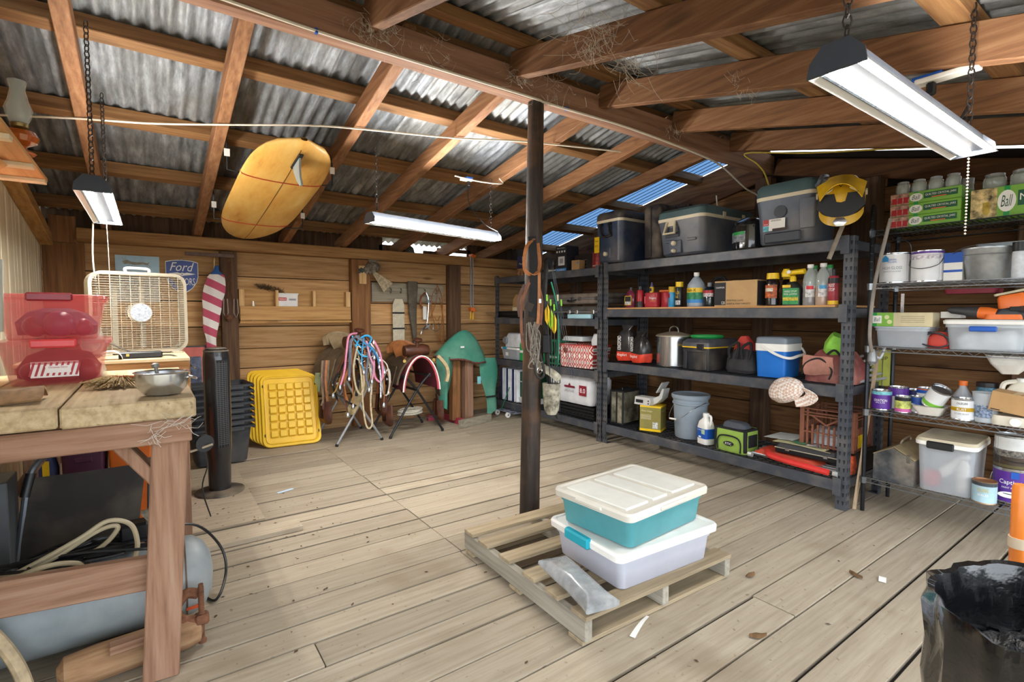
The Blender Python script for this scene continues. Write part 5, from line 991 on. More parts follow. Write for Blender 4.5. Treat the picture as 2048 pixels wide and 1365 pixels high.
# box fan
t = thing('box_fan', 'beige box fan with wire grille standing on the chest table', 'fan', (-.06, 3.98, 1.072), .2)
FAN = mat('#a69d8a', .5, 0, .06); FW = .5
mb = MB(); mb.loft([(0, FW, FW, .07), (.15, FW, FW, .07), (.15, FW-.035, FW-.035, .06), (0, FW-.035, FW-.035, .06)], 6, (0, 0)); n = len(mb.f); mb.v = [(x, z-.075, y+.255) for x, y, z in mb.v]; k = 28
mb.f += [(j, (j+1) % k, 3*k+(j+1) % k, 3*k+j) for j in range(k)]
mb.build('housing', FAN, t)
def grille(y):
    mb = MB()
    for k in range(33): z = .03+k*.0142; mb.box((0, y, z), (.46, .0025, .0022))
    for k in range(9): mb.box((-.2+k*.05, y-.002, .255), (.003, .003, .45))
    for rr in (.05, .056): mb.tube([(rr*math.cos(a*PI/12), y-.004, .255+rr*math.sin(a*PI/12)) for a in range(24)], .002, 4, True)
    return mb
for y in (-.078, .072): stuff(grille(y).build('grille', FAN, t, False))
MB().lathe([(.055, 0), (.055, .004)], 24, TR(0, -.08, .255, rx=PI/2)).build('badge', mat('#aab0b8', .4, .4, .3, 60), t)
MB().lathe([(.06, 0), (.06, .05)], 16, TR(0, .03, .255, rx=PI/2)).build('motor', mat('#b9b0a0', .5), t)
for sx in (-.11, .03): MB().box((sx, .055, .255), (.03, .008, .45)).build('bracket', FAN, t)
MB().tube(spline([(-.06, -.02, .51), (-.055, -.02, .53), (.05, -.02, .53), (.06, -.02, .51)], 4), .008, 8).build('handle', WHITE, t)
for sx in (-.18, .18): MB().box((sx, -.03, .002), (.05, .2, .012), None, .003).build('foot', FAN, t)
MB().tube(spline([(-.24, -.08, .17), (-.2, -.12, .1), (-.08, -.2, .02), (.0, -.3, -.0), (.08, -.42, .004), (.13, -.5, -.04), (.15, -.6, -.066)], 6), .005, 6).build('cord', mat('#4a443c', .6), t)
# lamp shelf on the left wall with amber oil lamp
SHW = wood('shelf_wood', ('#a87844', '#cc9c64', '#dcb27e'), 1, .9, .7, .3, .1)
t = thing('wall_shelf', 'unpainted plank shelf with battens on the left wall', 'shelf', (-.55, 2.62, 1.9)); MB().box((0, 0, .01), (.4, .86, .02), None, .003).build('board', SHW, t)
for y in (-.3, .1, .38): MB().box((0.02, y, -.008), (.36, .05, .016), None, .002).build('batten', mat('#d9c8a6', .7, 0, .1), t)
MB().bar((-.18, .05, -.28), (.12, .05, -.01), .03, .04, (0, 1, 0)).build('bracket', SHW, t)
t = thing('amber_oil_lamp', 'oil lamp with amber glass font and clear chimney on shelf', 'oil lamp', (-.378, 2.66, 1.92))
AMB = mat('#c9641c', .12, 0, .2, alpha=.8, coat=1., name='amber_glass')
MB().lathe([(.04, 0), (.046, .006), (.02, .02), (.02, .03), (.05, .045), (.056, .065), (.045, .085), (.015, .095)], 20).build('font', AMB, t); MB().lathe([(.02, .095), (.026, .1), (.028, .112), (.016, .12)], 14).build('burner', mat('#8f7a4c', .4, .8, .1), t); MB().lathe([(.026, .115), (.036, .14), (.042, .165), (.03, .2), (.022, .24), (.028, .27)], 20, cap=(0, 0)).build('chimney', GLASS, t)
t = thing('hanging_paper', 'pale grey plastic sheet edge hanging at the far left', 'sheet', (-.5, 2.75, 1.25)); MB().loft([(0, .07, .02, .009), (.28, .09, .02, .009)], 3).build('sheet', mat('#a9ab9f', .6, 0, .08), t)
# under the bench
t = thing('air_tank', 'grey blue air compressor tank lying under the workbench', 'air tank', (-.25, 2.58, 0))
TK = mat('#8b9599', .5, 0, .15, 5, dust=.2); pr = [(.005, -.5), (.08, -.485), (.13, -.45), (.16, -.4), (.165, -.36), (.165, .33), (.16, .37), (.13, .41), (.08, .435), (.005, .445)]
MB().lathe(pr, 32, TR(0, 0, .185, ry=PI/2)).build('shell', TK, t); MB().lathe([(.1665, 0), (.1665, .006)], 32, TR(.335, 0, .185, ry=PI/2), cap=(0, 0)).build('weld_seam', mat('#6a5a4c', .6, .3, .3), t)
for x in (-.3, .25): MB().box((x, 0, .012), (.06, .2, .024), None, .004).build('foot', mat('#6a6f74', .5, .3, .1), t)
MB().box((.36, -.14, .1), (.05, .01, .012), TR(0, 0, 0)).build('warning_label', mat('#d2562c', .5), t)
t = thing('power_cable', 'black cable looping past the end of the air tank', 'cable', (0, 0, 0)); MB().tube(spline([(-.3, 2.6, .37), (-.05, 2.62, .385), (.13, 2.72, .35), (.24, 2.78, .2), (.26, 2.74, .08), (.2, 2.62, .012), (.13, 2.85, .008)], 8), .006, 6).build('cable', BLACK, t)
t = thing('beige_hose', 'coiled beige hose heaped on top of the air tank', 'hose', (-.25, 2.5, .36)); HOSE = mat('#b9ab8c', .5, 0, .1)
MB().tube(spline([(-.3, -.06, -.01), (-.15, .0, .03), (.0, .0, .1), (.09, .0, .15), (.16, .0, .12), (.18, .0, .04), (.17, .0, -.02)], 8), .009, 8).build('hose', HOSE, t); MB().tube(spline([(-.3, .02, .0), (-.1, .02, .03), (.06, .03, .11), (.12, .02, .11), (.05, .04, .03), (-.1, .04, .0), (-.2, .02, .0)], 8), .009, 8).build('hose', HOSE, t); MB().tube(spline([(-.35, -.1, -.02), (-.2, -.1, .03), (-.08, -.1, .06), (.0, -.08, .04), (.02, -.06, .0)], 8), .009, 8).build('hose', HOSE, t)
t = thing('cord_heap', 'tangle of black cords lying on the air tank', 'cords', (-.2, 2.55, .36)); mb = MB()
for k in range(9): mb.tube(spline([(RND.uniform(-.3, .25), RND.uniform(-.08, .1), RND.uniform(0, .05)) for _ in range(6)], 5), .006, 5)
mb.build('cords', BLACK, t); MB().box((.12, .05, .06), (.1, .08, .07), None, .01).build('adapter', BLACK, t); jit(MB().loft([(0, .06, .04, .01), (.05, .03, .03, .01)], 3, M=TR(.16, 0, .12, ry=1.)), .004, 20).build('brush', mat('#77705f', .8, 0, .4, 60), t)
t = thing('folding_lounger', 'folded black mesh lounger with grey tube frame under bench', 'lounger', (-.26, 3.05, 0))
LM = mat('#2b2724', .85, 0, .12, 6, dust=.2)
MB().grid(lambda u, v: (-.2+.42*u-.06*(1-v), .12*v-.08-.015*math.sin(PI*u), .1+.48*v), 8, 6, .006).build('mesh_panel', LM, t)
MB().tube(spline([(-.27, -.1, .05), (-.24, -.02, .3), (-.21, .04, .56), (-.18, .06, .64), (-.12, .06, .68), (.1, .07, .7), (.2, .07, .69)], 6), .013, 8).build('frame_tube', mat('#5f646a', .35, .6, .1), t); MB().cyl((-.22, .03, .5), (-.2, .05, .6), .02).build('joint', BLACK, t); MB().tube([(.22, -.1, .05), (.24, .05, .6)], .013, 8).build('frame_tube', mat('#5f646a', .35, .6, .1), t)
for lab, x, y, w, h, c in (('orange plastic crate on the floor behind the lounger', -.12, 3.95, .22, .55, '#e07020'), ('purple plastic bin on the floor behind the lounger', -.34, 3.95, .2, .56, '#4c1f3c')):
    t = thing('plastic_bin', lab, 'bin', (x, y, .03), 0, 'bins under the bench'); MB().loft([(0, w*.85, .3, .02), (h, w, .33, .02)], 3).build('body', mat(c, .5, 0, .1), t); MB().box((0, -.165, h*.8), (.08, .02, .03), None, .005).build('handle', mat(c, .45, 0, .12), t)
t = thing('blue_duster', 'blue bag with yellow print behind the lounger frame', 'bag', (-.51, 3.9, .03)); jit(MB().loft([(0, .08, .08, .02), (.4, .1, .08, .02), (.5, .06, .05, .02)], 4), .006, 14).build('bag', mat('#3c4a7a', .7, 0, .2), t); MB().box((0.0, -.047, .4), (.03, .003, .1)).build('print_panel', YELL, t)
t = thing('grey_locker', 'narrow grey steel box standing against the left wall', 'box', (-.55, 3.0, 0)); MB().box((0, 0, .31), (.09, .2, .62), None, .004).build('box', mat('#55595c', .5, .3, .1), t)
# pipe vise / log on the floor
t = thing('wooden_log', 'rounded old timber with weathered end under the bench leg', 'timber', (-.08, 2.31, .065), .08)
jit(MB().lathe([(.02, -.22), (.05, -.2), (.062, -.12), (.062, .16), (.05, .2), (.02, .21)], 16, TR(0, 0, 0, ry=PI/2)), .008, 9, 3).build('timber', wood('log', ('#6e523a', '#977556', '#b09070'), 0, .9, .85, .3, .1), t); MB().box((.02, -.04, .055), (.2, .05, .03), None, .003).build('batten', BENCHF, t)
t = thing('pipe_vise', 'rusty iron clamp with threaded screw beside the bench leg', 'clamp', (.13, 2.31, 0)); RUST = mat('#7a5038', .85, .2, .35, 30, bump=.5, name='rusted_iron')
mb = MB().cyl((0, 0, .012), (0, 0, .25), .009)
for k in range(20): mb.lathe([(.009, .1+k*.007), (.0115, .1035+k*.007), (.009, .107+k*.007)], 10, cap=(0, 0))
mb.build('screw', RUST, t); MB().box((0, 0, .11), (.05, .05, .04), None, .008).build('collar', RUST, t); MB().lathe([(.014, 0), (.016, .01), (.01, .02)], 12, TR(0, 0, .012)).build('pad', RUST, t)
MB().tube(spline([(-.02, .0, .11), (-.06, .0, .12), (-.085, .01, .17), (-.05, .02, .215), (-.01, .03, .2)], 5), .02, 8).build('jaw', RUST, t)
t = thing('branch', 'pale peeled branch leaning at the bottom left corner', 'branch', (-.4, 2.3, 0)); MB().tube(spline([(.03, .0, .0), (.0, .02, .12), (-.05, .05, .22), (-.12, .1, .3)], 6), .021, 10).build('branch', mat('#c3ae8c', .8, 0, .25, 14), t)
# tower fan, bin stack
t = thing('tower_fan', 'black tower fan on a round base behind the workbench', 'fan', (.38, 4.22, .02), .0)
MB().lathe([(.16, 0), (.158, .012), (.12, .02), (.08, .024)], 32).build('base', mat('#3a3733', .5, 0, .1, dust=.5), t)
MB().lathe([(.072, .02), (.076, .24), (.082, .3), (.086, .5), (.086, .98), (.083, 1.0), (.078, 1.04), (.06, 1.055)], 28).build('column', mat('#1d1d20', .25, 0, .1, coat=.3), t)
MB().lathe([(.08, 1.028), (.083, 1.034), (.06, 1.056), (.01, 1.06)], 28, cap=(0, 1)).build('top_cap', mat('#55534f', .5, 0, .15, dust=.4), t)
mb = MB()
for k in range(44): wrap(.0868, .36+k*.0135, .3655+k*.0135, -.1, .75, 8, None, mb)
for a in (-.1, .1, .33, .55, .75): mb.box((.087*math.sin(a), -.087*math.cos(a), .65), (.003, .003, .62))
stuff(mb.build('grille', mat('#3d3e42', .4), t)); wrap(.0865, .34, .97, -.12, .77, 8).build('air_slot', mat('#070707', .8), t); MB().tube(spline([(-.1, .05, .01), (-.2, .0, .008), (-.24, -.15, .008), (-.22, -.3, .1), (-.2, -.4, .25)], 6), .004, 5).build('cord', mat('#6a5f50', .6), t)
BIN = mat('#2e3238', .5, 0, .1, 8, dust=.1)
for k in range(8):
    t = thing('black_bin', 'black nesting bin in the stack behind tower fan, %s' % ('bottom one' if k == 0 else '%s up from the bottom' % ('second', 'third', 'fourth', 'fifth', 'sixth', 'seventh', 'eighth')[k-1]), 'bin', (.47, 5.13, .02+k*.052+.0), .08, 'stacked black bins')
    MB().loft([(0, .38, .28, .03), (.3, .45, .34, .035), (.302, .5, .4, .04), (.318, .5, .4, .04), (.322, .47, .36, .035), (.3, .44, .33, .03)], 4, (1, 0)).build('body', BIN, t)
    MB().box((.25, -.1, .295), (.02, .09, .03), None, .006).build('handle', BIN, t); MB().box((.1, -.203, .296), (.12, .014, .03), None, .005).build('handle', BIN, t)
t = thing('framed_picture', 'framed picture with red mat leaning on wall behind fan', 'picture', (.27, 5.84, .5), 0, rx=-.06); MB().box((0, 0, .25), (.34, .012, .5)).build('mat_board', mat('#cf6b60', .6), t); MB().box((0, -.007, .25), (.26, .004, .3)).build('print', mat('#46506a', .4, 0, .8, 18), t)
for x, z, w, h in ((-.17, .25, .012, .51), (.17, .25, .012, .51), (0, 0, .35, .012), (0, .5, .35, .012)): MB().box((x, -.004, z), (w, .022, h)).build('frame_bar', BLACK, t)
# ================================================================ BACK WALL
YW = YB-.005
def onwall(name, label, cat, x, z, off=.0, rz=0., group=None, ry=0.): return thing(name, label, cat, (x, YW-off, z), rz, group, ry=ry)
t = onwall('deer_sign', 'pale blue tin sign with leaping deer above the fan', 'sign', -.08, 1.62, .008)
MB().box((0, 0, .12), (.335, .004, .245)).build('plate', mat('#b4d8ee', .45, 0, .12, 5), t); DEER = mat('#9a958c', .6, 0, .2, 30)
MB().prism([(-.1, .16), (-.06, .165), (-.02, .155), (.04, .165), (.08, .16), (.09, .19), (.075, .175), (.04, .185), (0, .18), (-.05, .185), (-.075, .2), (-.1, .195), (-.115, .185)], .002, TR(0, -.003, 0)).build('deer', DEER, t)
for x0, z0, x1, z1 in ((-.05, .165, -.085, .135), (-.035, .16, -.06, .125), (.06, .165, .105, .14), (.05, .165, .085, .13), (-.1, .2, -.115, .225), (-.09, .2, -.09, .228)): MB().bar((x0, -.003, z0), (x1, -.003, z1), .002, .006, (0, 1, 0)).build('deer_leg' if z1 < .18 else 'antler', DEER, t)
MB().prism([(-.16, 0), (.16, 0), (.16, .05), (.05, .09), (-.02, .07), (-.16, .1)], .002, TR(0, -.003, .002)).build('printed_rocks', mat('#c9c4b8', .6, 0, .2, 14), t)
MB().box((0, .002, -.1), (.32, .003, .18)).build('text_card', mat('#d5d3cc', .7), t)
for zz, s_ in ((-.04, 'WILDLIFE'), (-.08, 'MANAGEMENT'), (-.13, 'AREA')): txt(s_, .22, .024, mat('#6e6d72', .6), t, TR(0, -.0005, zz))
t = onwall('ford_sign', 'blue shield shaped enamel sign with white lettering and wings', 'sign', .268, 1.515, .012); t.name = 'shield_sign'
SH = [(-.135, .31), (-.08, .325), (0, .332), (.08, .325), (.135, .31), (.135, .17), (.12, .11), (.08, .05), (.03, .012), (0, 0), (-.03, .012), (-.08, .05), (-.12, .11), (-.135, .17)]
p = MB().prism(SH, .005).build('border', INKW, t); MB().prism([(x*.955, .166+(z-.166)*.955) for x, z in SH], .006, TR(0, -.001, 0)).build('field', mat('#1f3f94', .35, 0, .05), t)
txt('Ford', .2, .085, INKW, t, TR(0, -.0046, .262), shear=.35); txt('MOTORS', .19, .07, INKW, t, TR(.01, -.0046, .12))
for sx in (-1, 1): MB().prism([(sx*.012, .2), (sx*.04, .208), (sx*.11, .196), (sx*.08, .188), (sx*.012, .178)], .002, TR(0, -.0048, 0)).build('wing', INKW, t)
MB().lathe([(.017, 0), (.017, .002)], 16, TR(0, -.004, .19, rx=PI/2)).build('hub', INKW, t); txt('8', .012, .016, mat('#1f3f94', .35, 0, .05), t, TR(0, -.0066, .19)); MB().tube([(-.02, -.002, .325), (0, -.004, .36), (.02, -.002, .325)], .0015, 4).build('hanging_wire', WIRE, t)
# flag
def flagm():
    m, nt, b = nodes('flag_cloth'); tc = N(nt, 'ShaderNodeTexCoord'); mp = N(nt, 'ShaderNodeMapping'); mp.inputs['Scale'].default_value = (3.2, 0, 6.2); nt.links.new(tc.outputs['Object'], mp.inputs['Vector'])
    dt = N(nt, 'ShaderNodeVectorMath', operation='DOT_PRODUCT'); dt.inputs[1].default_value = (1, 0, 1); nt.links.new(mp.outputs[0], dt.inputs[0])
    fr = N(nt, 'ShaderNodeMath', operation='FRACT'); nt.links.new(dt.outputs['Value'], fr.inputs[0])
    st = ramp(nt, fr.outputs[0], [(0, '#c2566e'), (.5, '#ece6e2')]); nt.links[-1].to_node.color_ramp.interpolation = 'CONSTANT'
    sp = N(nt, 'ShaderNodeSeparateXYZ'); nt.links.new(tc.outputs['Object'], sp.inputs[0])
    g = N(nt, 'ShaderNodeMath', operation='GREATER_THAN'); g.inputs[1].default_value = .78; nt.links.new(sp.outputs[2], g.inputs[0])
    c = mixc(nt, g.outputs[0], st, lin('#2d5c9c')); nt.links.new(c, b.inputs['Base Color']); b.inputs['Roughness'].default_value = .9; return m
t = onwall('flag', 'rolled striped red and white flag with blue top hanging beside post', 'flag', .51, .93, .12)
def fl(u, v):
    a = 2*PI*u; z = v*.86; w = (.03+.055*math.sin(PI*min(1, (1-v)*1.25))+.012*math.sin(9*v))*(1 if v < .9 else .5)
    return (w*math.cos(a)*1.15-.03*math.sin(3*v+1)+.02*v+.0*a, .02*math.sin(a)*(1+.4*math.sin(3*a)), z)
jit(MB().grid(fl, 20, 18), .014, 9, 2).build('cloth', flagm(), t); MB().cyl((.02, .0, .82), (.025, 0, .93), .008).build('pole', mat('#c9b27a', .4, .6, .1), t); MB().lathe([(.004, 0), (.012, .015), (.002, .04)], 8, TR(.025, 0, .92)).build('finial', mat('#c9b060', .35, .8, .1), t)
t = onwall('iron_bar', 'rusty flat iron bar nailed above flag and post', 'bar', .5, 1.9, .125); MB().box((0, 0, 0), (.42, .012, .035), None, .003).build('bar', mat('#77645c', .8, .3, .2, 20), t)
t = onwall('chain_shackle', 'rusty chain with steel traps hanging on the wall post', 'chain', .665, 1.25, .135)
def chain(mb, p0, p1, L=.022, r=.0022):
    p0, p1 = Vector(p0), Vector(p1); n = max(2, int((p1-p0).length/(L*.72))); d = (p1-p0).normalized(); o = d.orthogonal().normalized(); q = d.cross(o)
    for k in range(n):
        c = p0.lerp(p1, (k+.5)/n); s = o if k % 2 else q
        mb.tube([c+d*L*.5*math.cos(a*PI/4)+s*L*.3*math.sin(a*PI/4) for a in range(8)], r, 4, True)
    return mb
for x in (-.02, .015): chain(MB(), (x*.3, 0, .62), (x, 0, .22)).build('chain', RUST, t)
for x in (-.045, .045): MB().tube([(x-.015, 0, .22), (x-.02, 0, .08), (x, 0, .03), (x+.02, 0, .08), (x+.015, 0, .22)], .006, 6).build('trap_arm', mat('#a08f86', .6, .5, .2), t)
jit(MB().lathe([(.02, 0), (.035, .02), (.03, .05), (.01, .06)], 12, TR(-.02, -.01, .0)), .008, 20).build('trap', RUST, t)
# wooden pigeon hole shelf
t = onwall('wooden_rack', 'long shallow wooden wall box with three compartments', 'wall box', 1.315, 1.2, .1); WX = wood('box_wood', ('#94693a', '#c0935c', '#d4ab74'), 0, .9, .7, .5, .1); WXV = wood('box_wood_v', ('#b58a50', '#d8b07a', '#e5c491'), 2, .9, .7, .2, .1)
MB().box((0, .09, .2), (1.12, .015, .36), None, .002).build('back', WX, t); MB().box((0, -.01, .125), (1.13, .02, .15), None, .003).build('front', WX, t); MB().box((0, .04, .03), (1.14, .12, .02), None, .003).build('base', WX, t); MB().box((0, -.015, .035), (1.14, .02, .02), None, .003).build('rail', WX, t)
for x in (-.545, -.21, .17, .545): MB().box((x, .05, .22), (.03 if abs(x) < .5 else .05, .09, .3), None, .002).build('divider', WXV, t)
t = onwall('paper_packet', 'white printed packet standing in the wall box', 'packet', 1.21, 1.243, .07); jit(MB().loft([(0, .2, .03, .01), (.28, .22, .02, .008), (.3, .24, .008, .003)], 4), .006, 12, 2).build('packet', mat('#dcd9d6', .5, 0, .06), t); b = decal(-.05, .235, .08, .035, -.018).build('logo_panel', mat('#b8423c', .5), t); txt('Hubbard', .06, .014, INKW, b, TR(-.05, -.0192, .235)); decal(.05, .23, .07, .02, -.017).build('print_line', mat('#8d8a90', .5), t)
t = onwall('folded_note', 'small folded white card standing in the wall box', 'card', .885, 1.243, .07); MB().prism([(-.02, 0), (.02, 0), (.0, .21), (-.012, .21)], .004).build('card', INKW, t)
t = onwall('raccoon_pelt', 'dark tipped fur tail lying on top of the wall box', 'fur', 1.05, 1.56, .05); mb = MB()
for k in range(260):
    u = RND.random(); c = Vector((-.12+.24*u, RND.uniform(-.02, .02), .05-.06*u)); d = Vector((RND.uniform(-.05, .02), RND.uniform(-.03, .01), RND.uniform(-.02, .045))); mb.tube([c, c+d], .0022, 3)
stuff(mb.build('fur', mat('#6a5138', .95, 0, .7, 14), t))
# grey hook board, bird wing, girth, scabbard, spurs, reins
HB_ = wood('grey_board', ('#6f6656', '#9a917f', '#b0a896'), 0, .9, .9, .2, .1)
t = onwall('hook_board', 'grey weathered board with chrome hooks between wall posts', 'hook board', 2.64, 1.465, .0); MB().box((0, -.015, .115), (.955, .024, .23), None, .003).build('board', HB_, t)
for x in (-.25, -.12, .2, .36):
    MB().tube(spline([(x, -.028, .17), (x, -.06, .16), (x, -.07, .13), (x, -.05, .105), (x, -.028, .12)], 4), .006, 6).build('hook', CHROME, t)
t = onwall('duck_mount', 'stuffed grey bird with spread wing mounted above the post', 'taxidermy bird', 2.13, 1.8, .1); FE = mat('#7d7264', .95, 0, .5, 40)
jit(MB().lathe([(.005, -.12), (.045, -.09), (.07, -.02), (.065, .05), (.03, .1), (.005, .115)], 14, TR(0, -.02, .05, ry=1.2)), .014, 22, 4).build('body', FE, t); jit(MB().lathe([(.005, -.03), (.03, -.015), (.03, .02), (.005, .04)], 10, TR(-.12, -.03, .02, ry=-1.2)), .005, 22).build('head', mat('#4d5a58', .8, 0, .3), t); MB().prism([(-.19, .01), (-.14, .03), (-.14, .005)], .015, TR(0, -.035, -.02)).build('beak', mat('#55493a', .7), t)
for k in range(8): MB().prism([(0, 0), (.018, .01), (.15+.012*k, -.1-.02*(8-k)*.7), (.14+.012*k, -.115-.02*(8-k)*.7)], .004, TR(-.01+.002*k, -.06-.002*k, .0)).build('wing_feather', mat('#b5a588', .9, 0, .3, 40), t)
for k in range(7): MB().prism([(0, 0), (.016, -.004), (.02+.025*k-.04, .15-.01*abs(k-3)), (-.0+.025*k-.05, .15-.01*abs(k-3))], .004, TR(-.01, -.03-.003*k, .07)).build('wing_feather', FE, t)
t = onwall('wood_block', 'pale wooden block nailed to the post under the bird', 'block', 2.02, 1.67, .115); MB().box((0, -.01, .1), (.085, .03, .21), None, .004).build('block', WXV, t); MB().box((.0, -.027, .1), (.02, .006, .21), None, .002).build('strip', WXV, t)
t = onwall('cinch_girth', 'cream cord saddle girth with black bands hung on hook board', 'girth', 2.475, .87, .07); CORD = mat('#d6cdb8', .9, 0, .1, 30)
for k in range(11): MB().tube([(-.068+.0136*k, -.01, 0), (-.068+.0136*k, -.01, .56), (-.04+.008*k, -.015, .63)], .0075, 5).build('cord', CORD, t)
for z in (.08, .27, .46): MB().box((0, -.01, z), (.155, .02, .02), None, .004).build('band', BLACKM, t)
MB().tube([(.085+.018*math.cos(a*PI/6), -.012, .27+.018*math.sin(a*PI/6)) for a in range(12)], .003, 5, True).build('ring', CHROME, t)
t = onwall('rifle_scabbard', 'long tapering brown leather scabbard hung on hook board', 'scabbard', 2.665, .93, .07); t.name = 'leather_scabbard'
MB().loft([(0, .05, .03, .012, .03, 0), (.15, .06, .035, .014, .02, 0), (.4, .1, .04, .018), (.74, .14, .045, .02, 0, 0), (.79, .13, .04, .018)], 4).build('sheath', mat('#5d5446', .7, 0, .3, 14, bump=.3), t)
t = onwall('spur_set', 'spurs with white leather wrap hanging from the hook board', 'spurs', 2.82, 1.03, .07)
MB().box((.005, -.01, .3), (.05, .03, .17), None, .008).build('wrap', WHITE, t); MB().tube(spline([(.03, 0, .56), (-.04, -.01, .5), (-.05, -.01, .4), (.0, -.01, .36)], 5), .012, 6, flat=.4).build('strap', LEATHER, t); MB().tube(spline([(.03, 0, .56), (.06, -.01, .45), (.04, -.01, .2), (.02, -.01, .15)], 5), .008, 6).build('strap', CHROME, t)
for x, z in ((.055, .45), (.04, .13)):
    mb = MB()
    for k in range(4): mb.cyl((x, -.02, z), (x+.045*math.cos(k*1.57+.6), -.02, z+.045*math.sin(k*1.57+.6)), .008)
    mb.lathe([(.02, -.005), (.02, .005)], 10, TR(x, -.02, z, rx=PI/2)); mb.build('rowel', mat('#b9bcc2', .35, .7, .1), t)
MB().tube(spline([(.02, -.015, .13), (-.03, -.015, .09), (-.05, -.015, .03)], 4), .01, 6).build('shank', CHROME, t)
t = onwall('leather_reins', 'tan leather reins and bridle looped on the right hook', 'reins', 2.99, .93, .07)
for k, pts in enumerate(([(0, -.03, .74), (-.07, -.02, .6), (-.06, -.02, .35), (.0, -.02, .2), (.03, -.02, .05)], [(0, -.03, .76), (.07, -.02, .62), (.08, -.02, .4), (.06, -.02, .2), (.02, -.02, .02), (-.0, -.02, .0)], [(.02, -.03, .7), (-.03, -.025, .5), (-.07, -.025, .4), (-.09, -.02, .33)], [(.03, -.03, .6), (.08, -.025, .4), (.1, -.02, .1), (.07, -.02, .02), (.04, -.02, .1)], [(-.04, -.02, .35), (.0, -.03, .3), (.04, -.02, .36)])):
    MB().strap(spline(pts, 6), .018, .005, (0, 1, 0) if k % 2 else (.7, .7, 0)).build('strap', TAN, t)
MB().tube(spline([(-.05, -.02, .28), (-.06, -.03, .2), (-.02, -.03, .17), (.03, -.03, .2), (.02, -.02, .28)], 5), .004, 5).build('bit', CHROME, t)
for x in (.0, .035):
    t = thing('bar_clamp', 'long steel bar clamp with orange jaws hung on plate, %s one' % ('left' if x == 0 else 'right'), 'clamp', (3.43+x, YB-.2, 1.28-.01*(x > 0)), 0, 'bar clamps')
    MB().box((0, 0, .4), (.01, .02, .8)).build('bar', mat('#b4b7bb', .4, .3, .05), t); MB().box((0, -.02, .8), (.03, .09, .03), None, .004).build('fixed_jaw', ORANGE, t); MB().box((-.01, -.02, .1), (.035, .07, .05), None, .004).build('sliding_jaw', ORANGE, t); MB().lathe([(.012, 0), (.016, .03), (.014, .08), (.009, .1)], 10, TR(-.018, -.03, -.03)).build('handle', mat('#d9a62c', .4), t)
t = thing('grey_cone', 'dark grey metal funnel standing on the wall plate', 'funnel', (2.63, 5.86, 2.068)); MB().lathe([(.06, 0), (.045, .06), (.01, .09)], 12).build('funnel', mat('#5a605f', .5, .3, .2), t)
# yellow lids
LID = mat('#eec022', .4, 0, .05, 6)
for k in range(5):
    t = thing('yellow_tray', 'yellow ribbed plastic tote top leaning on the wall, %s in the stack' % ('front one', 'second', 'third', 'fourth', 'rear one')[k], 'tote top', (1.115-.024*k, 5.3+.034*k, .014+.011*k), -.1, 'stacked yellow lids', rx=-.42)
    n0 = 4; MB().loft([(0, .52, .72, .06), (.012, .54, .74, .07), (.026, .53, .73, .065), (.028, .49, .69, .06), (.016, .47, .67, .05)], n0, M=TR(0, 0, .37, rx=PI/2)).build('tray', LID, t)
    if k == 0:
        for i in range(5):
            for j in range(7): MB().box((-.16+.08*i, -.03, .13+.08*j), (.068, .018, .068), None, .006).build('raised_square', LID, t)
    MB().tube([(x, -.026, z+.37) for x, z in rrect(.47, .67, .05, 4)], .007, 6, True).build('ridge', LID, t)
    if k == 0:
        for x in (-.245, .245):
            for z in (.12, .62): MB().lathe([(.012, 0), (.012, .004)], 10, TR(x, -.026, z, rx=PI/2) @ Matrix.Diagonal((.7, 1.4, 1, 1))).build('slot', mat('#5a4712', .8), t)
# ---------------- saddles
def stand(label, x0, x1, yf, yb, zc, m, zt, shelf=False):
    t = thing('saddle_stand', label, 'stand', (0, 0, 0)); xm = (x0+x1)/2
    for y in (yf, yb):
        MB().tube(spline([(x0, y, .0), (x0+.03, y, .06), (xm, y, zc), (xm+.16, y, zt)], 6), .013, 8).build('leg', m, t); MB().tube(spline([(x1, y, .0), (x1-.03, y, .06), (xm, y, zc+.001), (xm-.16, y, zt)], 6), .013, 8).build('leg', m, t)
    for dx in (-.15, .15): MB().cyl((xm+dx, yf-.02, zt-.02), (xm+dx, yb+.02, zt-.02), .013).build('top_bar', m, t)
    MB().cyl((xm, yf-.03, zc), (xm, yb+.03, zc), .014).build('pivot_bar', m, t)
    for x, y in ((x0, yf), (x1, yf), (x0, yb), (x1, yb)): MB().cyl((x, y, 0), (x+.006*(1 if x < xm else -1), y, .025), .016).build('foot', BLACK, t)
    if shelf:
        mb = MB()
        for k in range(12): mb.cyl((x0+.08+k*.04, yf, .17), (x0+.08+k*.04, yb, .17), .002, n=5)
        for y in (yf, (yf+yb)/2, yb): mb.cyl((x0+.06, y, .168), (x1-.06, y, .168), .003, n=5)
        mb.build('wire_shelf', WIRE, t)
    return t
stand('grey tubular stand under the saddle loaded with ropes', 1.47, 1.94, 5.07, 5.72, .4, mat('#a3a6a8', .4, .4, .1), .72); stand('black tubular stand with wire shelf under the plain saddle', 2.03, 2.65, 5.07, 5.6, .49, mat('#25262a', .4, .3, .1), .66, True)
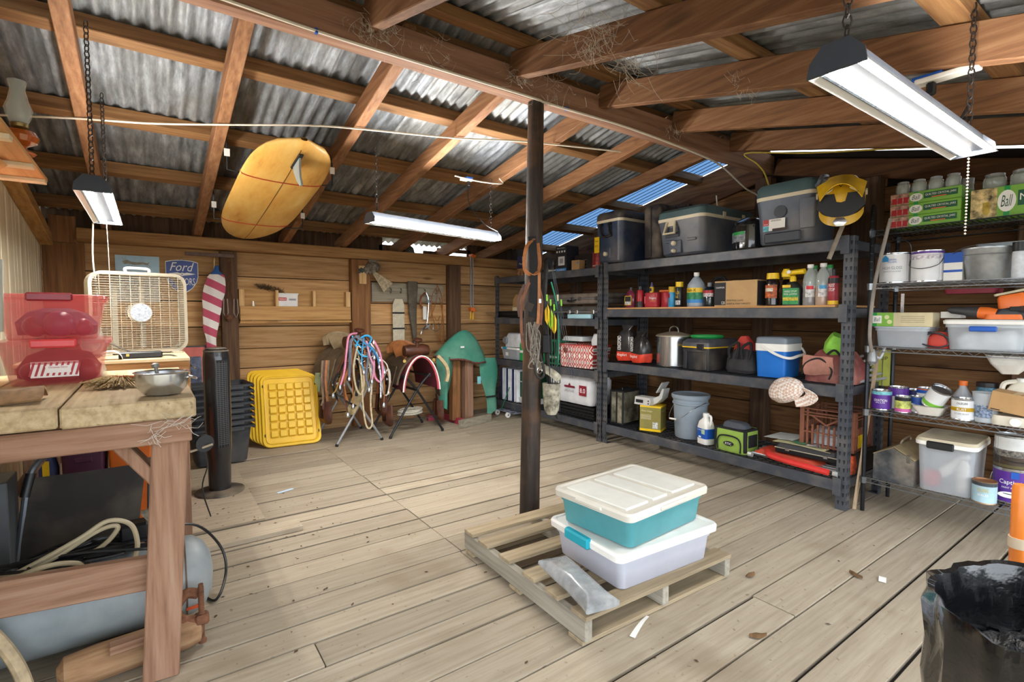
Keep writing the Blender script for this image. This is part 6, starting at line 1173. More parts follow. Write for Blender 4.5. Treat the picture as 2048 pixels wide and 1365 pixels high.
def saddle(label, x, y, z, rz, skirt, seatm, swellm, pad=None, w=.2):
    t = thing('saddle', label, 'saddle', (x, y, z), rz, 'western saddles')
    def arch(r, drop, y0, y1, flare=.0, a1=1.5):
        def fn(u, v):
            a = -a1+2*a1*u; yy = y0+(y1-y0)*v; s = abs(a)/a1
            return (r*math.sin(a)*(1+flare*s), yy, -r*(1-math.cos(a))-drop*s*s)
        return fn
    if pad:
        MB().grid(arch(w*.98, .2, -.34, .3, .1), 18, 6, .02).build('pad', pad[0], t); MB().grid(arch(w*1.03, .2, -.345, -.325, .1), 18, 1, .026).build('pad_trim', pad[1], t)
        MB().grid(arch(w*1.05, .2, -.355, -.346, .1), 18, 1, .012).build('pad_binding', INKW, t)
    MB().grid(arch(w*1.1, .12, -.27, .34, .25), 18, 8, .022).build('skirt', skirt, t)
    MB().grid(lambda u, v: ((-.13+.26*u)*(1-.1*v), -.16+.42*v, .05+.02*v-.10*(2*u-1)**2*(1-v*.4)-.045*math.sin(PI*v*.9)+.1*max(0, v-.6)**1.2*2.2), 10, 12, .025).build('seat', seatm, t)
    MB().grid(lambda u, v: (.175*math.sin(-1.35+2.7*u), .28-.12*(1-math.cos(-1.35+2.7*u))+.03*v, .0+.14*v*math.cos((-1.35+2.7*u)*.8)+.0), 14, 4, .03).build('cantle', seatm, t)
    jit(MB().lathe([(.01, -.15), (.055, -.14), (.072, -.07), (.06, 0), (.072, .07), (.055, .14), (.01, .15)], 16, TR(0, -.19, .045, ry=PI/2) @ Matrix.Diagonal((1, 1.1, 1, 1))), .004, 9).build('swell', swellm, t)
    MB().lathe([(.026, .08), (.02, .12), (.018, .15), (.05, .16), (.055, .172), (.045, .182), (.01, .184)], 18, TR(0, -.2, 0, rx=.25)).build('horn', swellm, t)
    for s in (-1, 1):
        MB().grid(lambda u, v: (s*(w*1.12+.08*v+.02), -.1+(.2-.1*v)*(u-.5)+.02*v, -.12-.38*v), 4, 8, .012).build('fender', skirt, t)
        sx = s*(w*1.12+.09)
        st = MB().tube(spline([(sx-.0, -.1-.04, -.55), (sx, -.1-.055, -.66), (sx, -.1-.06, -.74), (sx, -.08, -.76), (sx, .0, -.74), (sx, .0, -.66), (sx, -.02, -.55)], 5), .02, 8, flat=2.2).build('stirrup', swellm, t); MB().strap([(sx-.01, -.08, -.48), (sx, -.08, -.56)], .05, .012, (0, 1, 0)).build('stirrup_strap', swellm, st)
        MB().lathe([(.018, 0), (.018, .006)], 12, TR(s*.17, -.28, -.06, rx=PI/2)).build('concho', mat('#c9a85c', .35, .8, .1), t)
    return t
saddle('dark suede western saddle heaped with ropes and bridles', 1.72, 5.4, .985, .12, SUEDE, mat('#a08c6c', .8, 0, .2, 10), LEATHD)
saddle('polished brown western saddle over a red and black pad', 2.4, 5.38, .87, -.05, mat('#5a4a38', .8, 0, .25, 10, bump=.3), TAN, LEATHD, (mat('#6a2430', .9, 0, .15, 12), mat('#c04a58', .9, 0, .1)), .19)
t = thing('fleece_pad', 'cream fleece pad edge folded over the plain saddle', 'saddle pad', (2.4, 5.38, .87), -.05); MB().grid(lambda u, v: (.2+.06*math.sin(PI*v)+.1*v, -.31+.03*u, -.03-.28*v), 2, 8, .035).build('fleece', mat('#c9b48a', .95, 0, .15, 30), t)
# ropes and straps piled on the first saddle, each of its own colour
def rope(name, label, cat, pts, r, m, k=8, flat=1., twist=None):
    t = thing(name, label, cat, (1.73, 5.2, .9)); P = spline(pts, k); MB().tube(P, r, 6, flat=flat).build('rope' if flat == 1 else 'webbing', m, t)
    if twist:
        L = []; n = len(P)
        for i in range(n*3):
            q = i/3; a = P[int(q)]; b = P[min(int(q)+1, n-1)]; c = a.lerp(b, q-int(q)); L.append(c+Vector((math.cos(i*1.1), math.sin(i*1.1)*.6, math.sin(i*1.1)*.5))*r*.75)
        MB().tube(L, r*.55, 5).build('strand', twist, t)
    MB().lathe([(r*1.4, 0), (r*1.6, .02), (r*.8, .05)], 8, TR(*(Vector(pts[-1])+Vector((0, 0, -.04))))).build('snap', CHROME, t)
    return t
PINK = mat('#d889a8', .8, 0, .12, 50); CY = mat('#2f9fd0', .7, 0, .15, 40); GREY = mat('#5d6470', .7, 0, .2, 30)
F = -.17
rope('pink_rope', 'pink lead rope draped down the left side of loaded saddle', 'rope', [(-.02, F+.1, .22), (-.13, F, .2), (-.17, F-.04, .05), (-.2, F-.05, -.15), (-.24, F-.05, -.28)], .011, PINK)
rope('pink_rope', 'pink lead rope looped in a long U on the right of loaded saddle', 'rope', [(.08, F, .12), (.1, F-.05, -.05), (.1, F-.06, -.2), (.15, F-.06, -.27), (.19, F-.06, -.2), (.17, F-.05, .0), (.12, F, .15)], .011, PINK)
rope('cyan_halter', 'bright blue nylon halter bunched around the saddle horn', 'halter', [(-.1, F, .2), (-.04, F-.05, .1), (.03, F-.06, .1), (.08, F-.04, .17), (.03, F-.02, .2), (-.06, F-.05, .14), (-.09, F-.05, .0), (-.1, F-.05, -.05)], .012, CY, flat=.45)
rope('cyan_halter', 'blue nylon strap hanging over the loaded saddle to the right', 'halter', [(.0, F, .16), (.1, F-.02, .08), (.17, F-.03, -.05), (.22, F-.03, -.16)], .013, CY, flat=.45)
rope('blue_white_rope', 'blue and white braided rope hanging straight beside the girth', 'rope', [(.03, F-.02, .1), (.06, F-.06, -.02), (.07, F-.07, -.2), (.06, F-.07, -.4)], .009, mat('#c9d2dc', .8, 0, .1), twist=mat('#2d6fc0', .8))
rope('blue_red_rope', 'blue, red and white braided rope hanging inside the pink loop', 'rope', [(.08, F-.02, .12), (.13, F-.06, 0), (.16, F-.07, -.2), (.16, F-.07, -.4)], .009, mat('#d8d3d6', .8, 0, .1), twist=mat('#3a5fb5', .8))
rope('grey_webbing', 'grey nylon reins hanging down left of the saddle horn', 'reins', [(-.03, F, .2), (-.12, F-.03, .15), (-.14, F-.05, -.05), (-.15, F-.05, -.2)], .015, GREY, flat=.3)
rope('grey_webbing', 'grey nylon strap crossing the blue halter to the right', 'reins', [(-.08, F-.04, .2), (.0, F-.07, .14), (.1, F-.06, .06), (.17, F-.04, -.03)], .015, GREY, flat=.3)
rope('tan_reins', 'pair of tan leather reins hanging at the left of loaded saddle', 'reins', [(-.08, F, .15), (-.12, F-.05, -.05), (-.12, F-.06, -.25), (-.12, F-.06, -.48)], .011, TAN, flat=.35)
rope('tan_reins', 'tan leather strap hanging at the right edge of loaded saddle', 'reins', [(.1, F, .1), (.18, F-.04, -.1), (.21, F-.05, -.3), (.2, F-.05, -.5)], .011, TAN, flat=.35)
rope('yellow_strap', 'yellow leather saddle string hanging at far left', 'strap', [(-.1, F, .12), (-.18, F, -.1), (-.26, F-.02, -.3), (-.3, F-.02, -.36)], .013, mat('#b08a3c', .7, 0, .2), flat=.3)
rope('cream_rope', 'cream cotton rope with spliced loop hanging near the floor', 'rope', [(-.06, F-.04, .05), (-.04, F-.08, -.2), (-.03, F-.08, -.45), (-.02, F-.09, -.6), (-.0, F-.09, -.7), (.03, F-.09, -.73), (.06, F-.09, -.68), (.05, F-.08, -.5), (.06, F-.07, -.2), (.04, F-.04, .0)], .009, ROPEW)
rope('black_reins', 'black leather reins dangling low at the left', 'reins', [(-.1, F, .1), (-.2, F-.03, -.15), (-.2, F-.04, -.4), (-.17, F-.05, -.56)], .013, LEATHD, flat=.35)
rope('white_coil', 'off white coiled cord hanging between the two saddles', 'cord', [(.2, F, -.05), (.25, F-.03, -.12), (.27, F-.03, -.3), (.24, F-.03, -.42), (.2, F-.03, -.38), (.21, F-.02, -.25), (.26, F-.03, -.15), (.28, F-.03, -.25), (.26, F-.03, -.38)], .007, mat('#c9c0b4', .7, 0, .1))
for k, (cx, cz, r1) in enumerate(((.0, .03, .05), (-.04, -.02, .04), (.05, .0, .045), (.02, -.1, .06), (-.02, .1, .035))):
    t = thing('bridle_bit', 'steel bridle bit tangled in the ropes on the saddle, %s of five' % ('topmost', 'left', 'right', 'lowest', 'rear')[(0, 1, 2, 3, 4)[k]], 'bit', (1.73+cx, 5.2+F-.055, .9+cz), 0, 'bits in the rope heap')
    MB().tube([(r1*math.cos(a*PI/8), .01*math.sin(a), r1*math.sin(a*PI/8)*.8) for a in range(16)], .0035, 5, True).build('ring', CHROME, t); MB().tube(spline([(-r1, 0, 0), (-r1*.3, -.01, -.02), (r1*.3, -.01, -.02), (r1, 0, 0)], 4), .004, 5).build('mouthpiece', mat('#a8a49a', .4, .7, .1), t)
t = thing('cord_girth', 'worn beige cord girth hanging in front of grey stand', 'girth', (1.69, 5.03, .47), .0)
for k in range(9): MB().tube([(.09-.01*k*.3+.012*(k-4), 0, .3), (.02+.013*(k-4), -.01, .1), (-.06+.012*(k-4), -.01, -.08), (-.1+.01*(k-4), 0, -.16)], .0065, 5).build('cord', mat('#a8966f', .9, 0, .2, 30), t)
MB().box((-.06, -.01, -.08), (.13, .024, .02), TR(0, 0, 0, ry=.5), .003).build('band', BLACKM, t)
for k in range(6):
    t = thing('saddle_string', 'narrow brown leather string hanging from loaded saddle skirt, %s from the left' % ('first', 'second', 'third', 'fourth', 'fifth', 'sixth')[k], 'strap', (1.40+.02*k+(.42 if k > 3 else 0), 5.25, .85), 0, 'saddle strings')
    MB().strap(spline([(0, 0, 0), (-.02, -.02, -.2), (-.01-.02*(k % 2), -.03, -.38-.03*k), (-.03, -.03, -.45-.04*(k % 3))], 5), .02, .004, (1, 0, 0)).build('string', (SUEDE, LEATHD, TAN)[k % 3], t)
t = thing('coiled_lariat', 'white coiled lariat rope lying on the wire shelf', 'rope', (2.37, 5.32, .176)); mb = MB()
mb.tube([((.1+.012*math.sin(a*.21))*math.cos(a*.3)*1.3, (.1+.012*math.cos(a*.17))*math.sin(a*.3), .008+.00045*a) for a in range(130)], .008, 6); mb.build('coil', mat('#cfc8b8', .9, 0, .15, 60), t)
t = thing('seed_bag', 'pale green rag hanging behind the loaded saddle', 'rag', (1.42, 5.5, .5)); MB().grid(lambda u, v: (-.03+.06*u-.02*(1-v), .0, .2*v), 4, 4, .006).build('rag', mat('#b9c79a', .8), t); t.name = 'green_rag'
# wooden post stand with green coat
t = thing('post_stand', 'twin post wooden stand on red base with grey foot board', 'stand', (0, 0, 0))
for x, m in ((2.95, POSTW), (3.09, BENCHL)): MB().box((x+.02, 5.36-.06*(x > 3), .4), (.11, .1, .72), None, .004).build('post', m, t)
MB().box((3.02, 5.6, .5), (.1, .1, .9), None, .004).build('rear_post', POSTW, t)
MB().bar((2.86, 5.055, .048), (3.37, 5.19, .048), .04, .095, bev=.003).build('foot_board', HB_, t); MB().box((2.98, 5.4, .035), (.06, .55, .07), None, .003).build('base_rail', mat('#a83a4c', .7, 0, .15), t); MB().box((3.14, 5.4, .035), (.06, .45, .07), None, .003).build('base_rail', mat('#a83a4c', .7, 0, .15), t); MB().box((3.0, 5.66, .035), (.5, .05, .07), None, .003).build('base_rail', mat('#a83a4c', .7, 0, .15), t)
t = thing('riding_chaps', 'teal green riding chaps with braided trim draped over posts', 'chaps', (3.07, 5.36, 0)); TG = mat('#3f8d78', .75, 0, .15, 5, bump=.15, dust=.2)
def cape(u, v):
    a = 2*PI*u; top = Vector((.04, .02, 1.12)); rx, ry = .36*v**.8, .2*v**.75; f = 1+.045*math.sin(6*a+1)*v+.02*math.sin(11*a)*v
    return (top.x*(1-v)+rx*math.cos(a)*f-.01*v, ry*math.sin(a)*f, 1.12-.36*v**1.35-.055*math.cos(a)*v*v+.012*math.sin(6*a)*v)
MB().grid(cape, 32, 8, .006).build('cape', TG, t)
MB().tube([Vector(cape(i/32, 1.0))+Vector((0, 0, 0)) for i in range(32)], .012, 6, True, flat=.5).build('braid_trim', mat('#6a3a30', .8, 0, .9, 60), t)
def leg(x0, z0, z1, dx, w, seed):
    return jit(MB().grid(lambda u, v: (x0+dx*v+(w*(.5+.5*math.sin(PI*min(1, v+.3)))*.9)*(u-.5)*2*.5, -.08-.06*math.sin(PI*u)+.02*math.sin(6*u+seed), z0+(z1-z0)*v+.03*math.sin(3*u+seed)*v), 8, 10, .008), .012, 7, seed)
leg(-.27, .82, .22, -.03, .24, 2).build('left_leg', TG, t); leg(.3, .78, .09, .07, .27, 5).build('right_leg', TG, t); MB().bar((.25, -.155, .3), (.43, -.14, .3), .012, .02).build('strap', BLACKM, t); decal(-.1, .93, .05, .02, -.19).build('label', INKW, t); MB().box((.14, -.17, .52), (.05, .003, .09)).build('hang_tag', mat('#7fc6d0', .5), t)
# things hung on the round post
t = thing('leather_bridle', 'brown leather bridle hanging on the front of dark pole', 'bridle', (1.95, 2.52, .9))
for k, pts in enumerate(([(.0, .0, .88), (-.05, -.0, .82), (-.06, .0, .7), (-.03, -.03, .66), (.02, -.03, .68), (.045, -.02, .74), (.035, -.01, .86)], [(.0, 0, .66), (-.06, .02, .5), (-.07, .02, .35), (-.055, .02, .2)], [(.04, -.02, .68), (.03, -.03, .5), (.02, -.03, .36), (.0, -.02, .28)], [(-.06, .0, .6), (-.085, .03, .5), (-.075, .03, .4)], [(.03, -.02, .6), (.055, -.03, .5), (.05, -.02, .35)])): MB().strap(spline(pts, 6), .018 if k else .022, .006, (.6, -.8, 0) if k == 0 else (.8, -.5, 0)).build('strap', (TAN, LEATHER, TAN, LEATHD, LEATHER)[k], t)
MB().loft([(0, .05, .02, .01), (.05, .05, .02, .01)], 4, M=TR(-.05, -.02, .44, rz=-.8, ry=.4)).build('nose_pad', mat('#3a302a', .8), t); MB().box((.035, -.035, .5), (.02, .008, .03), None, .002).build('buckle', CHROME, t)
t = thing('rope_tangle', 'tangled grey twine and bits hanging low on the dark pole', 'twine', (1.93, 2.5, .95)); mb = MB()
for k in range(16): mb.tube(spline([(RND.uniform(-.05, .05), RND.uniform(-.03, .03), .32-.02*RND.random()), (RND.uniform(-.06, .06), RND.uniform(-.05, .0), RND.uniform(.12, .25)), (RND.uniform(-.05, .06), RND.uniform(-.05, .0), RND.uniform(.0, .15)), (RND.uniform(-.04, .06), RND.uniform(-.05, 0), RND.uniform(.02, .2))], 6), .003, 4)
mb.build('twine', mat('#8d857a', .8, 0, .3, 30), t); MB().tube([(.03+.02*math.cos(a*PI/6), -.045, .02+.02*math.sin(a*PI/6)) for a in range(12)], .003, 5, True).build('ring', CHROME, t); MB().tube(spline([(.0, -.02, .1), (.0, -.045, .0), (.035, -.045, -.03), (.07, -.04, 0), (.06, -.01, .12)], 6), .008, 6).build('rope_loop', mat('#2b2624', .7), t)
t = thing('black_strap', 'black mesh strap hanging from the nail on dark pole', 'strap', (1.95, 2.525, 1.3)); MB().strap(spline([(0.0, -.0, .5), (.0, -.012, .4), (.005, -.012, .2), (.0, -.005, 0)], 6), .05, .012, (.8, -.6, 0)).build('strap', BLACKM, t); MB().lathe([(.005, 0), (.007, .03)], 6, TR(.0, -.0, .48, rx=PI/2)).build('nail', RUST, t)
t = thing('compound_bow', 'compound bow with cables hanging behind the dark pole', 'bow', (2.05, 2.5, .6)); BOWM = mat('#2c2c2a', .6, 0, .4, 20)
MB().strap(spline([(.02, .02, 1.06), (-.01, .0, .95), (-.02, .0, .75), (.0, .0, .5), (.02, 0, .3), (.06, 0, .12), (.1, .0, .04)], 6), .025, .018, (0, 1, 0)).build('riser', BOWM, t); MB().lathe([(.012, -.008), (.04, -.008), (.04, .008), (.012, .008)], 16, TR(.02, .0, 1.04, ry=PI/2)).build('cam', BLACK, t)
for dx in (0, .02, .045): MB().cyl((.03+dx*.3, 0, 1.05), (.17+dx, -.04, .3), .0016, n=4).build('cable', mat('#5a5f66', .5), t)
MB().tube(spline([(.02, -.02, .92), (.06, -.02, .8), (.085, -.02, .62), (.08, -.02, .42), (.07, -.02, .38)], 6), .005, 6).build('green_cord', mat('#2a9c7c', .6), t)
t = thing('arrow_quiver', 'camouflage quiver strapped to the dark pole', 'quiver', (2.06, 2.46, .68), -.95); CAMO = mat('#a39c8a', .8, 0, .6, 22)
MB().lathe([(.03, 0), (.048, .03), (.056, .12), (.06, .2), (.055, .2), (.05, .12), (.03, .02)], 14, Matrix.Diagonal((1, .7, 1, 1))).build('hood', CAMO, t); MB().strap(spline([(-.13, .05, .32), (-.08, .0, .31), (.02, -.02, .26), (.05, .0, .22)], 5), .05, .004, (0, 0, 1)).build('strap', CAMO, t); MB().box((-.03, .0, .45), (.06, .03, .12), None, .006).build('clip_frame', BLACK, t)
for k in range(5):
    t = thing('hunting_arrow', 'black shafted arrow in the quiver on the pole, %s' % ('with yellow vanes', 'with lime vanes', 'with long yellow vanes', 'with pale nock', 'with green nock')[k], 'arrow', (2.045+.012*k, 2.455-.006*k, .7), 0, 'arrows in the quiver')
    MB().cyl((.01, 0, 0), (-.03+.012*k, 0, .72-.03*(k % 3)), .0035, n=6).build('shaft', BLACK, t); z = .58-.03*(k % 3)
    if k < 3:
        for a in range(3): MB().prism([(0, 0), (.016, .03), (.018, .09), (0, .13)], .002, TR(-.024+.011*k, 0, z-.03, rz=a*2.1)).build('vane', YELL if k != 1 else mat('#a8d832', .6), t)
    MB().cyl((-.028+.012*k, 0, .7-.03*(k % 3)), (-.03+.012*k, 0, .74-.03*(k % 3)), .006, n=6).build('nock', mat('#8fd83c' if k != 3 else '#d9cfae', .5), t)
# more tack piled on the loaded saddle
for k in range(10):
    a = -1.3+2.6*k/9; x0 = .12*math.sin(a); x1 = .31*math.sin(a); zl = -.25-.28*RND.random(); F2_ = F+.03-.04*math.cos(a)
    t = thing('bridle_strap', '%s leather bridle strap draped on the loaded saddle, %s from the left' % (('brown', 'black', 'tan')[k % 3], ('first', 'second', 'third', 'fourth', 'fifth', 'sixth', 'seventh', 'eighth', 'ninth', 'tenth', 'eleventh', 'twelfth', 'thirteenth', 'fourteenth')[k]), 'strap', (1.73, 5.2, .9), 0, 'bridle straps')
    MB().strap(spline([(x0*.4, F+.02, .19), (x0, F2_-.01, .1), (x0*1.6+RND.uniform(-.03, .03), F2_-.03, -.05), (x1+RND.uniform(-.03, .03), F2_-.02, zl*.6), (x1*.95+RND.uniform(-.04, .04), F2_-.01, zl)], 5), .022+.008*RND.random(), .005, (math.cos(a), math.sin(a), 0)).build('strap', (LEATHER, BLACKM, TAN)[k % 3], t)
    MB().box((x1*.97, F2_-.022, zl*.62), (.03, .008, .024), None, .003).build('buckle', CHROME, t)

for k, (c, lb, pts) in enumerate((('#2f9fd0', 'blue nylon halter strap looping under the saddle horn', [(-.09, F-.05, .12), (-.05, F-.09, .02), (.02, F-.09, .0), (.07, F-.08, .08), (.1, F-.07, .0)]), ('#3a8fc0', 'blue nylon strap hanging short at centre of rope heap', [(.0, F-.06, .18), (-.03, F-.09, .06), (-.04, F-.1, -.06), (-.02, F-.1, -.14)]), ('#6b7280', 'grey braided cord hanging in front of the girth', [(.04, F-.07, .1), (.02, F-.1, -.05), (.0, F-.1, -.2), (.03, F-.1, -.32)]), ('#b9aa8c', 'cream cotton cord looping low at left of the rope heap', [(-.07, F-.07, .1), (-.12, F-.09, -.1), (-.1, F-.09, -.3), (-.05, F-.09, -.38), (-.02, F-.09, -.25), (-.04, F-.09, -.05)]), ('#2a7fb8', 'blue halter strap crossing to the right shoulder of saddle', [(-.02, F-.08, .14), (.06, F-.09, .08), (.12, F-.08, .0), (.15, F-.07, -.1)]), ('#c98fa8', 'faded pink cord hanging through the middle of rope heap', [(.02, F-.07, .15), (.04, F-.1, .0), (.08, F-.1, -.12), (.06, F-.1, -.24)]))):
    rope('halter_rope', lb, 'rope', pts, .0105, mat(c, .75, 0, .15, 40), flat=.5 if k in (0, 1, 4) else 1.)
# ================================================================ LIGHTS AND THINGS OVERHEAD
def lampm(name, st, c=(1, .97, .92, 1)):
    m, nt, b = nodes(name); b.inputs['Base Color'].default_value = (.9, .9, .88, 1); b.inputs['Emission Color'].default_value = c; b.inputs['Emission Strength'].default_value = st; return m
LAMPS = [lampm('lit_diffuser_right', 62.), lampm('lit_diffuser_middle', 140.), lampm('lit_diffuser_left', 85.)]; REFL = mat('#e8e9ea', .3, .1, .03); HOUS = mat('#3a3e45', .5, .4, .1)
def shoplight(label, x, y, z, L, rz, wing=.065, chains=True, rx=0., zt=2.6):
    t = thing('shop_light', label, 'ceiling light', (x, y, z), rz, 'hanging shop lights', rx=rx)
    MB().prism([(-.032, .0), (.032, 0), (.028, .055), (-.028, .055)], L, TR(0, 0, .012, rz=PI/2)).build('housing', HOUS, t)
    MB().grid(lambda u, v: (-L/2+L*u, -.066+.088*v, .002+.022*math.sin(PI*v)), 1, 8, .003).build('diffuser', LAMPS.pop(0), t)
    MB().grid(lambda u, v: (-L/2+L*u, .024+(wing-.024)*v, .014-.018*v), 1, 2, .002).build('reflector', REFL, t); MB().grid(lambda u, v: (-L/2+L*u, -.066-.006*v, .002-.008*v), 1, 1, .002).build('reflector', REFL, t)
    mb = MB().cyl((-L/2+.02, .036, .004), (L/2-.02, .036, .004), .007, n=8); mb.build('dark_tube', mat('#5c646c', .3, 0, .6, 90), t)
    for sx in (-1, 1): MB().prism([(-.07, -.006), (.066, -.006), (.06, .03), (.03, .066), (-.03, .066), (-.064, .03)], .006, TR(sx*L/2, 0, 0, rz=PI/2)).build('end_cap', HOUS, t)
    if chains:
        for sx in (-.45, .45): chain(MB(), (sx*L, 0, .066), (sx*L, 0, zt-z), .035, .0025).build('chain', mat('#3b3532', .6, .6, .1), t)
    return t
shoplight('bright shop light with wide white diffuser hanging at the upper right', 1.98, .585, 1.925, 1.17, 0., zt=2.46)
shoplight('slim shop light strip hanging in front of the far wall', 1.86, 3.58, 1.955, 1.24, .2, zt=2.47)
shoplight('shop light seen end on, hanging near the left wall', -.19, 3.4, 1.86, 1.0, PI/2, zt=2.6)
t = thing('pull_string', 'pale pull string hanging below the left shop light', 'cord', (-.19, 3.85, 1.3)); MB().tube(spline([(0, 0, 0), (.002, 0, .3), (-.002, 0, .56)], 5), .0016, 5).build('cord', CABLEW, t)
t = thing('lamp_cable', 'white cable dropping from left shop light behind the fan', 'cable', (-.24, 3.95, 1.1)); MB().tube(spline([(-.03, .1, 0), (-.02, .1, .3), (-.035, .1, .55), (-.02, .0, .76)], 6), .0045, 6).build('cable', CABLEW, t)
t = thing('pull_chain', 'beaded pull chain hanging under the right shop light', 'pull chain', (2.5, .58, 1.62)); mb = MB()
for k in range(26): mb.lathe([(.001, -.004), (.0045, 0), (.001, .004)], 6, TR(0, 0, .012*k))
mb.build('beads', mat('#d8cbb8', .4, .5, .1), t)
t = thing('outlet_box', 'white outlet strip with blue box on the right rafter', 'outlet', (2.58, .72, 2.26)); t.location = (2.6, .68, ROOFF(.68)-.02); MB().box((0, 0, 0), (.06, .2, .02), None, .004).build('strip', WHITE, t); MB().box((.0, .06, .014), (.05, .1, .014), None, .002).build('box', BLUE, t); MB().box((-.0, .05, -.035), (.03, .03, .05), None, .006).build('plug', BLACK, t); MB().tube(spline([(0, .05, -.06), (.0, .06, -.2), (.05, .02, -.26), (.1, -.05, -.1)], 6), .005, 6).build('cord', BLACK, t)
t = thing('outlet_box', 'white outlet with plugged cord above the far shop light', 'outlet', (2.2, 3.75, ROOFB(3.75)-.06)); MB().box((0, 0, 0), (.1, .05, .02), None, .003).build('plate', WHITE, t); MB().box((0.02, 0, .014), (.06, .05, .012)).build('box', BLUE, t); MB().box((.02, 0, -.03), (.025, .025, .04), None, .005).build('plug', BLACK, t); MB().tube(spline([(.02, 0, -.05), (.03, 0, -.2), (.12, -.08, -.36), (.25, -.1, -.42)], 6), .004, 5).build('cord', BLACK, t)
# cables
def cable(label, pts, r, m, k=8, name='electric_cable', cat='cable'):
    t = thing(name, label, cat, (0, 0, 0)); MB().tube(spline(pts, k), r, 6).build('sheath', m, t); return t
t = cable('thick white cable stapled along the lower edge of ridge beam', [(-.6, 2.548, 2.7), (.3, 2.546, 2.665), (.7, 2.542, 2.65), (1.2, 2.545, 2.652), (1.95, 2.535, 2.65), (2.1, 2.535, 2.644), (2.8, 2.54, 2.652), (3.4, 2.54, 2.63), (3.8, 2.55, 2.61), (4.1, 2.6, 2.6), (4.5, 2.62, 2.48), (4.75, 2.62, 2.42), (4.78, 2.62, 2.2)], .008, CABLEW)
for x in (.68, 2.25): MB().box((x, 2.546, 2.652), (.014, .022, .024), None, .002).build('clip', BLUE, t)
cable('thin white cable crossing the rafters of the rear roof slope', [(-.7, 4.05, 2.43), (-.3, 3.93, 2.458), (.04, 3.82, 2.47), (.41, 3.7, 2.505), (.88, 3.5, 2.54), (1.2, 3.42, 2.56), (1.86, 3.28, 2.59), (2.35, 3.13, 2.62), (3.2, 2.95, 2.655)], .006, CABLEW)
cable('short loose white cable hanging under the rear rafters', [(2.5, 3.7, 2.49), (2.46, 3.6, 2.42), (2.2, 3.55, 2.39), (1.98, 3.55, 2.4)], .005, CABLEW)
cable('yellow cord running under the right rafters to the cooler', [(4.72, -.3, 2.12), (4.3, .5, 2.28), (4.2, 1.2, 2.42), (4.15, 1.9, 2.55), (4.1, 2.38, 2.66), (4.12, 2.3, 2.56), (4.06, 2.2, 2.45), (4.05, 2.14, 2.29)], .006, mat('#b59b2c', .6), name='extension_cable', cat='cable')
cable('white cable dropping down the gable wall behind the coolers', [(4.72, 3.05, 2.52), (4.75, 3.05, 2.3), (4.75, 3.05, 1.9)], .007, CABLEW)
# surfboard hung under the rafters
T0, T1 = Vector((.815, 3.36, 2.375)), Vector((.715, 5.24, 1.985)); Ld = (T1-T0).length; dv = (T1-T0).normalized(); up = Vector((0, .2, 1)).normalized(); sd = dv.cross(up).normalized(); up = sd.cross(dv)
Mb = Matrix((dv, sd, up)).transposed().to_4x4(); Mb.translation = T0
t = bpy.data.objects.new('surfboard', None); COL.objects.link(t); t.matrix_world = Mb; t['label'] = 'old yellowed surfboard with grey fin hung under the rafters'; t['category'] = 'surfboard'
def bw(s): return .245*(max(0, 1-abs((s-.52)/.52)**6.))**.55*1.1 if s < .52 else .27*(max(0, 1-abs((s-.52)/.48)**2.6))**.6
def brd(u, v):
    s = min(max(v, .0008), .9992); w = max(bw(s), .004); a = 2*PI*u; th = .036*(bw(s)/.245)**.5
    return (s*Ld, w*math.cos(a), th*math.copysign(abs(math.sin(a))**.8, math.sin(a))+.03*(2*abs(s-.5))**3)
def boardm():
    m, nt, b = nodes('aged_board'); tc = N(nt, 'ShaderNodeTexCoord'); mp = N(nt, 'ShaderNodeMapping'); mp.inputs['Scale'].default_value = (1.6, 5, 4); nt.links.new(tc.outputs['Object'], mp.inputs['Vector'])
    n1 = N(nt, 'ShaderNodeTexNoise', Scale=1.6, Detail=7., Roughness=.62); nt.links.new(mp.outputs[0], n1.inputs['Vector'])
    c = ramp(nt, n1.outputs[0], [(.27, '#a06f34'), (.42, '#d09d4c'), (.6, '#dcb464'), (.75, '#e4c88c')])
    nt.links.new(c, b.inputs['Base Color']); b.inputs['Roughness'].default_value = .4; return m
MB().grid(brd, 28, 30).build('deck', boardm(), t); MB().tube([(s*Ld, 0, -.0365*(bw(s)/.245)**.5+.03*(2*abs(s-.5))**3+.0005) for s in [i/20*.92+.04 for i in range(21)]], .003, 4).build('stringer', mat('#6b4a26', .6), t)
MB().tube([Vector(brd(i/28+.001, .5)) for i in range(1)]+[Vector((.1, 0, 0))], .0005, 3) if False else None
MB().prism([(.1, -.0), (.26, -.0), (.25, -.06), (.2, -.14), (.14, -.2), (.11, -.2), (.13, -.14), (.13, -.07)], .012, TR(0, 0, -.02)).build('fin', mat('#8e9b9c', .4, 0, .1), t); MB().box((.18, 0, -.035), (.2, .03, .016), None, .003).build('fin_box', BLACK, t)
for s in (.27, .72):
    mb = MB().tube([Vector(brd(i/24, s))*1.0+Vector((0, 0, -.004 if i > 12 else .004)) for i in range(24)], .004, 4, True); mb.build('lashing', mat('#b0492c', .8), t)
for k, (x, y, sx) in enumerate(((.455, 3.95, 1), (.455, 4.86, 1), (1.155, 3.97, -1), (1.155, 4.9, -1))):
    z = ROOFB(y); t = thing('wire_hook', 'black square wire hook with white tag on the rafter, %s of the surfboard' % ('near left', 'far left', 'near right', 'far right')[k], 'hook', (x, y, z), 0, 'surfboard hooks')
    MB().tube([(-.03*sx, 0, .06), (.0, 0, .05), (.0, 0, -.17), (.16*sx, 0, -.19), (.16*sx, 0, -.15)], .006, 6).build('wire', BLACK, t); MB().box((0, -.008, -.06), (.035, .002, .05)).build('tag', INKW, t)
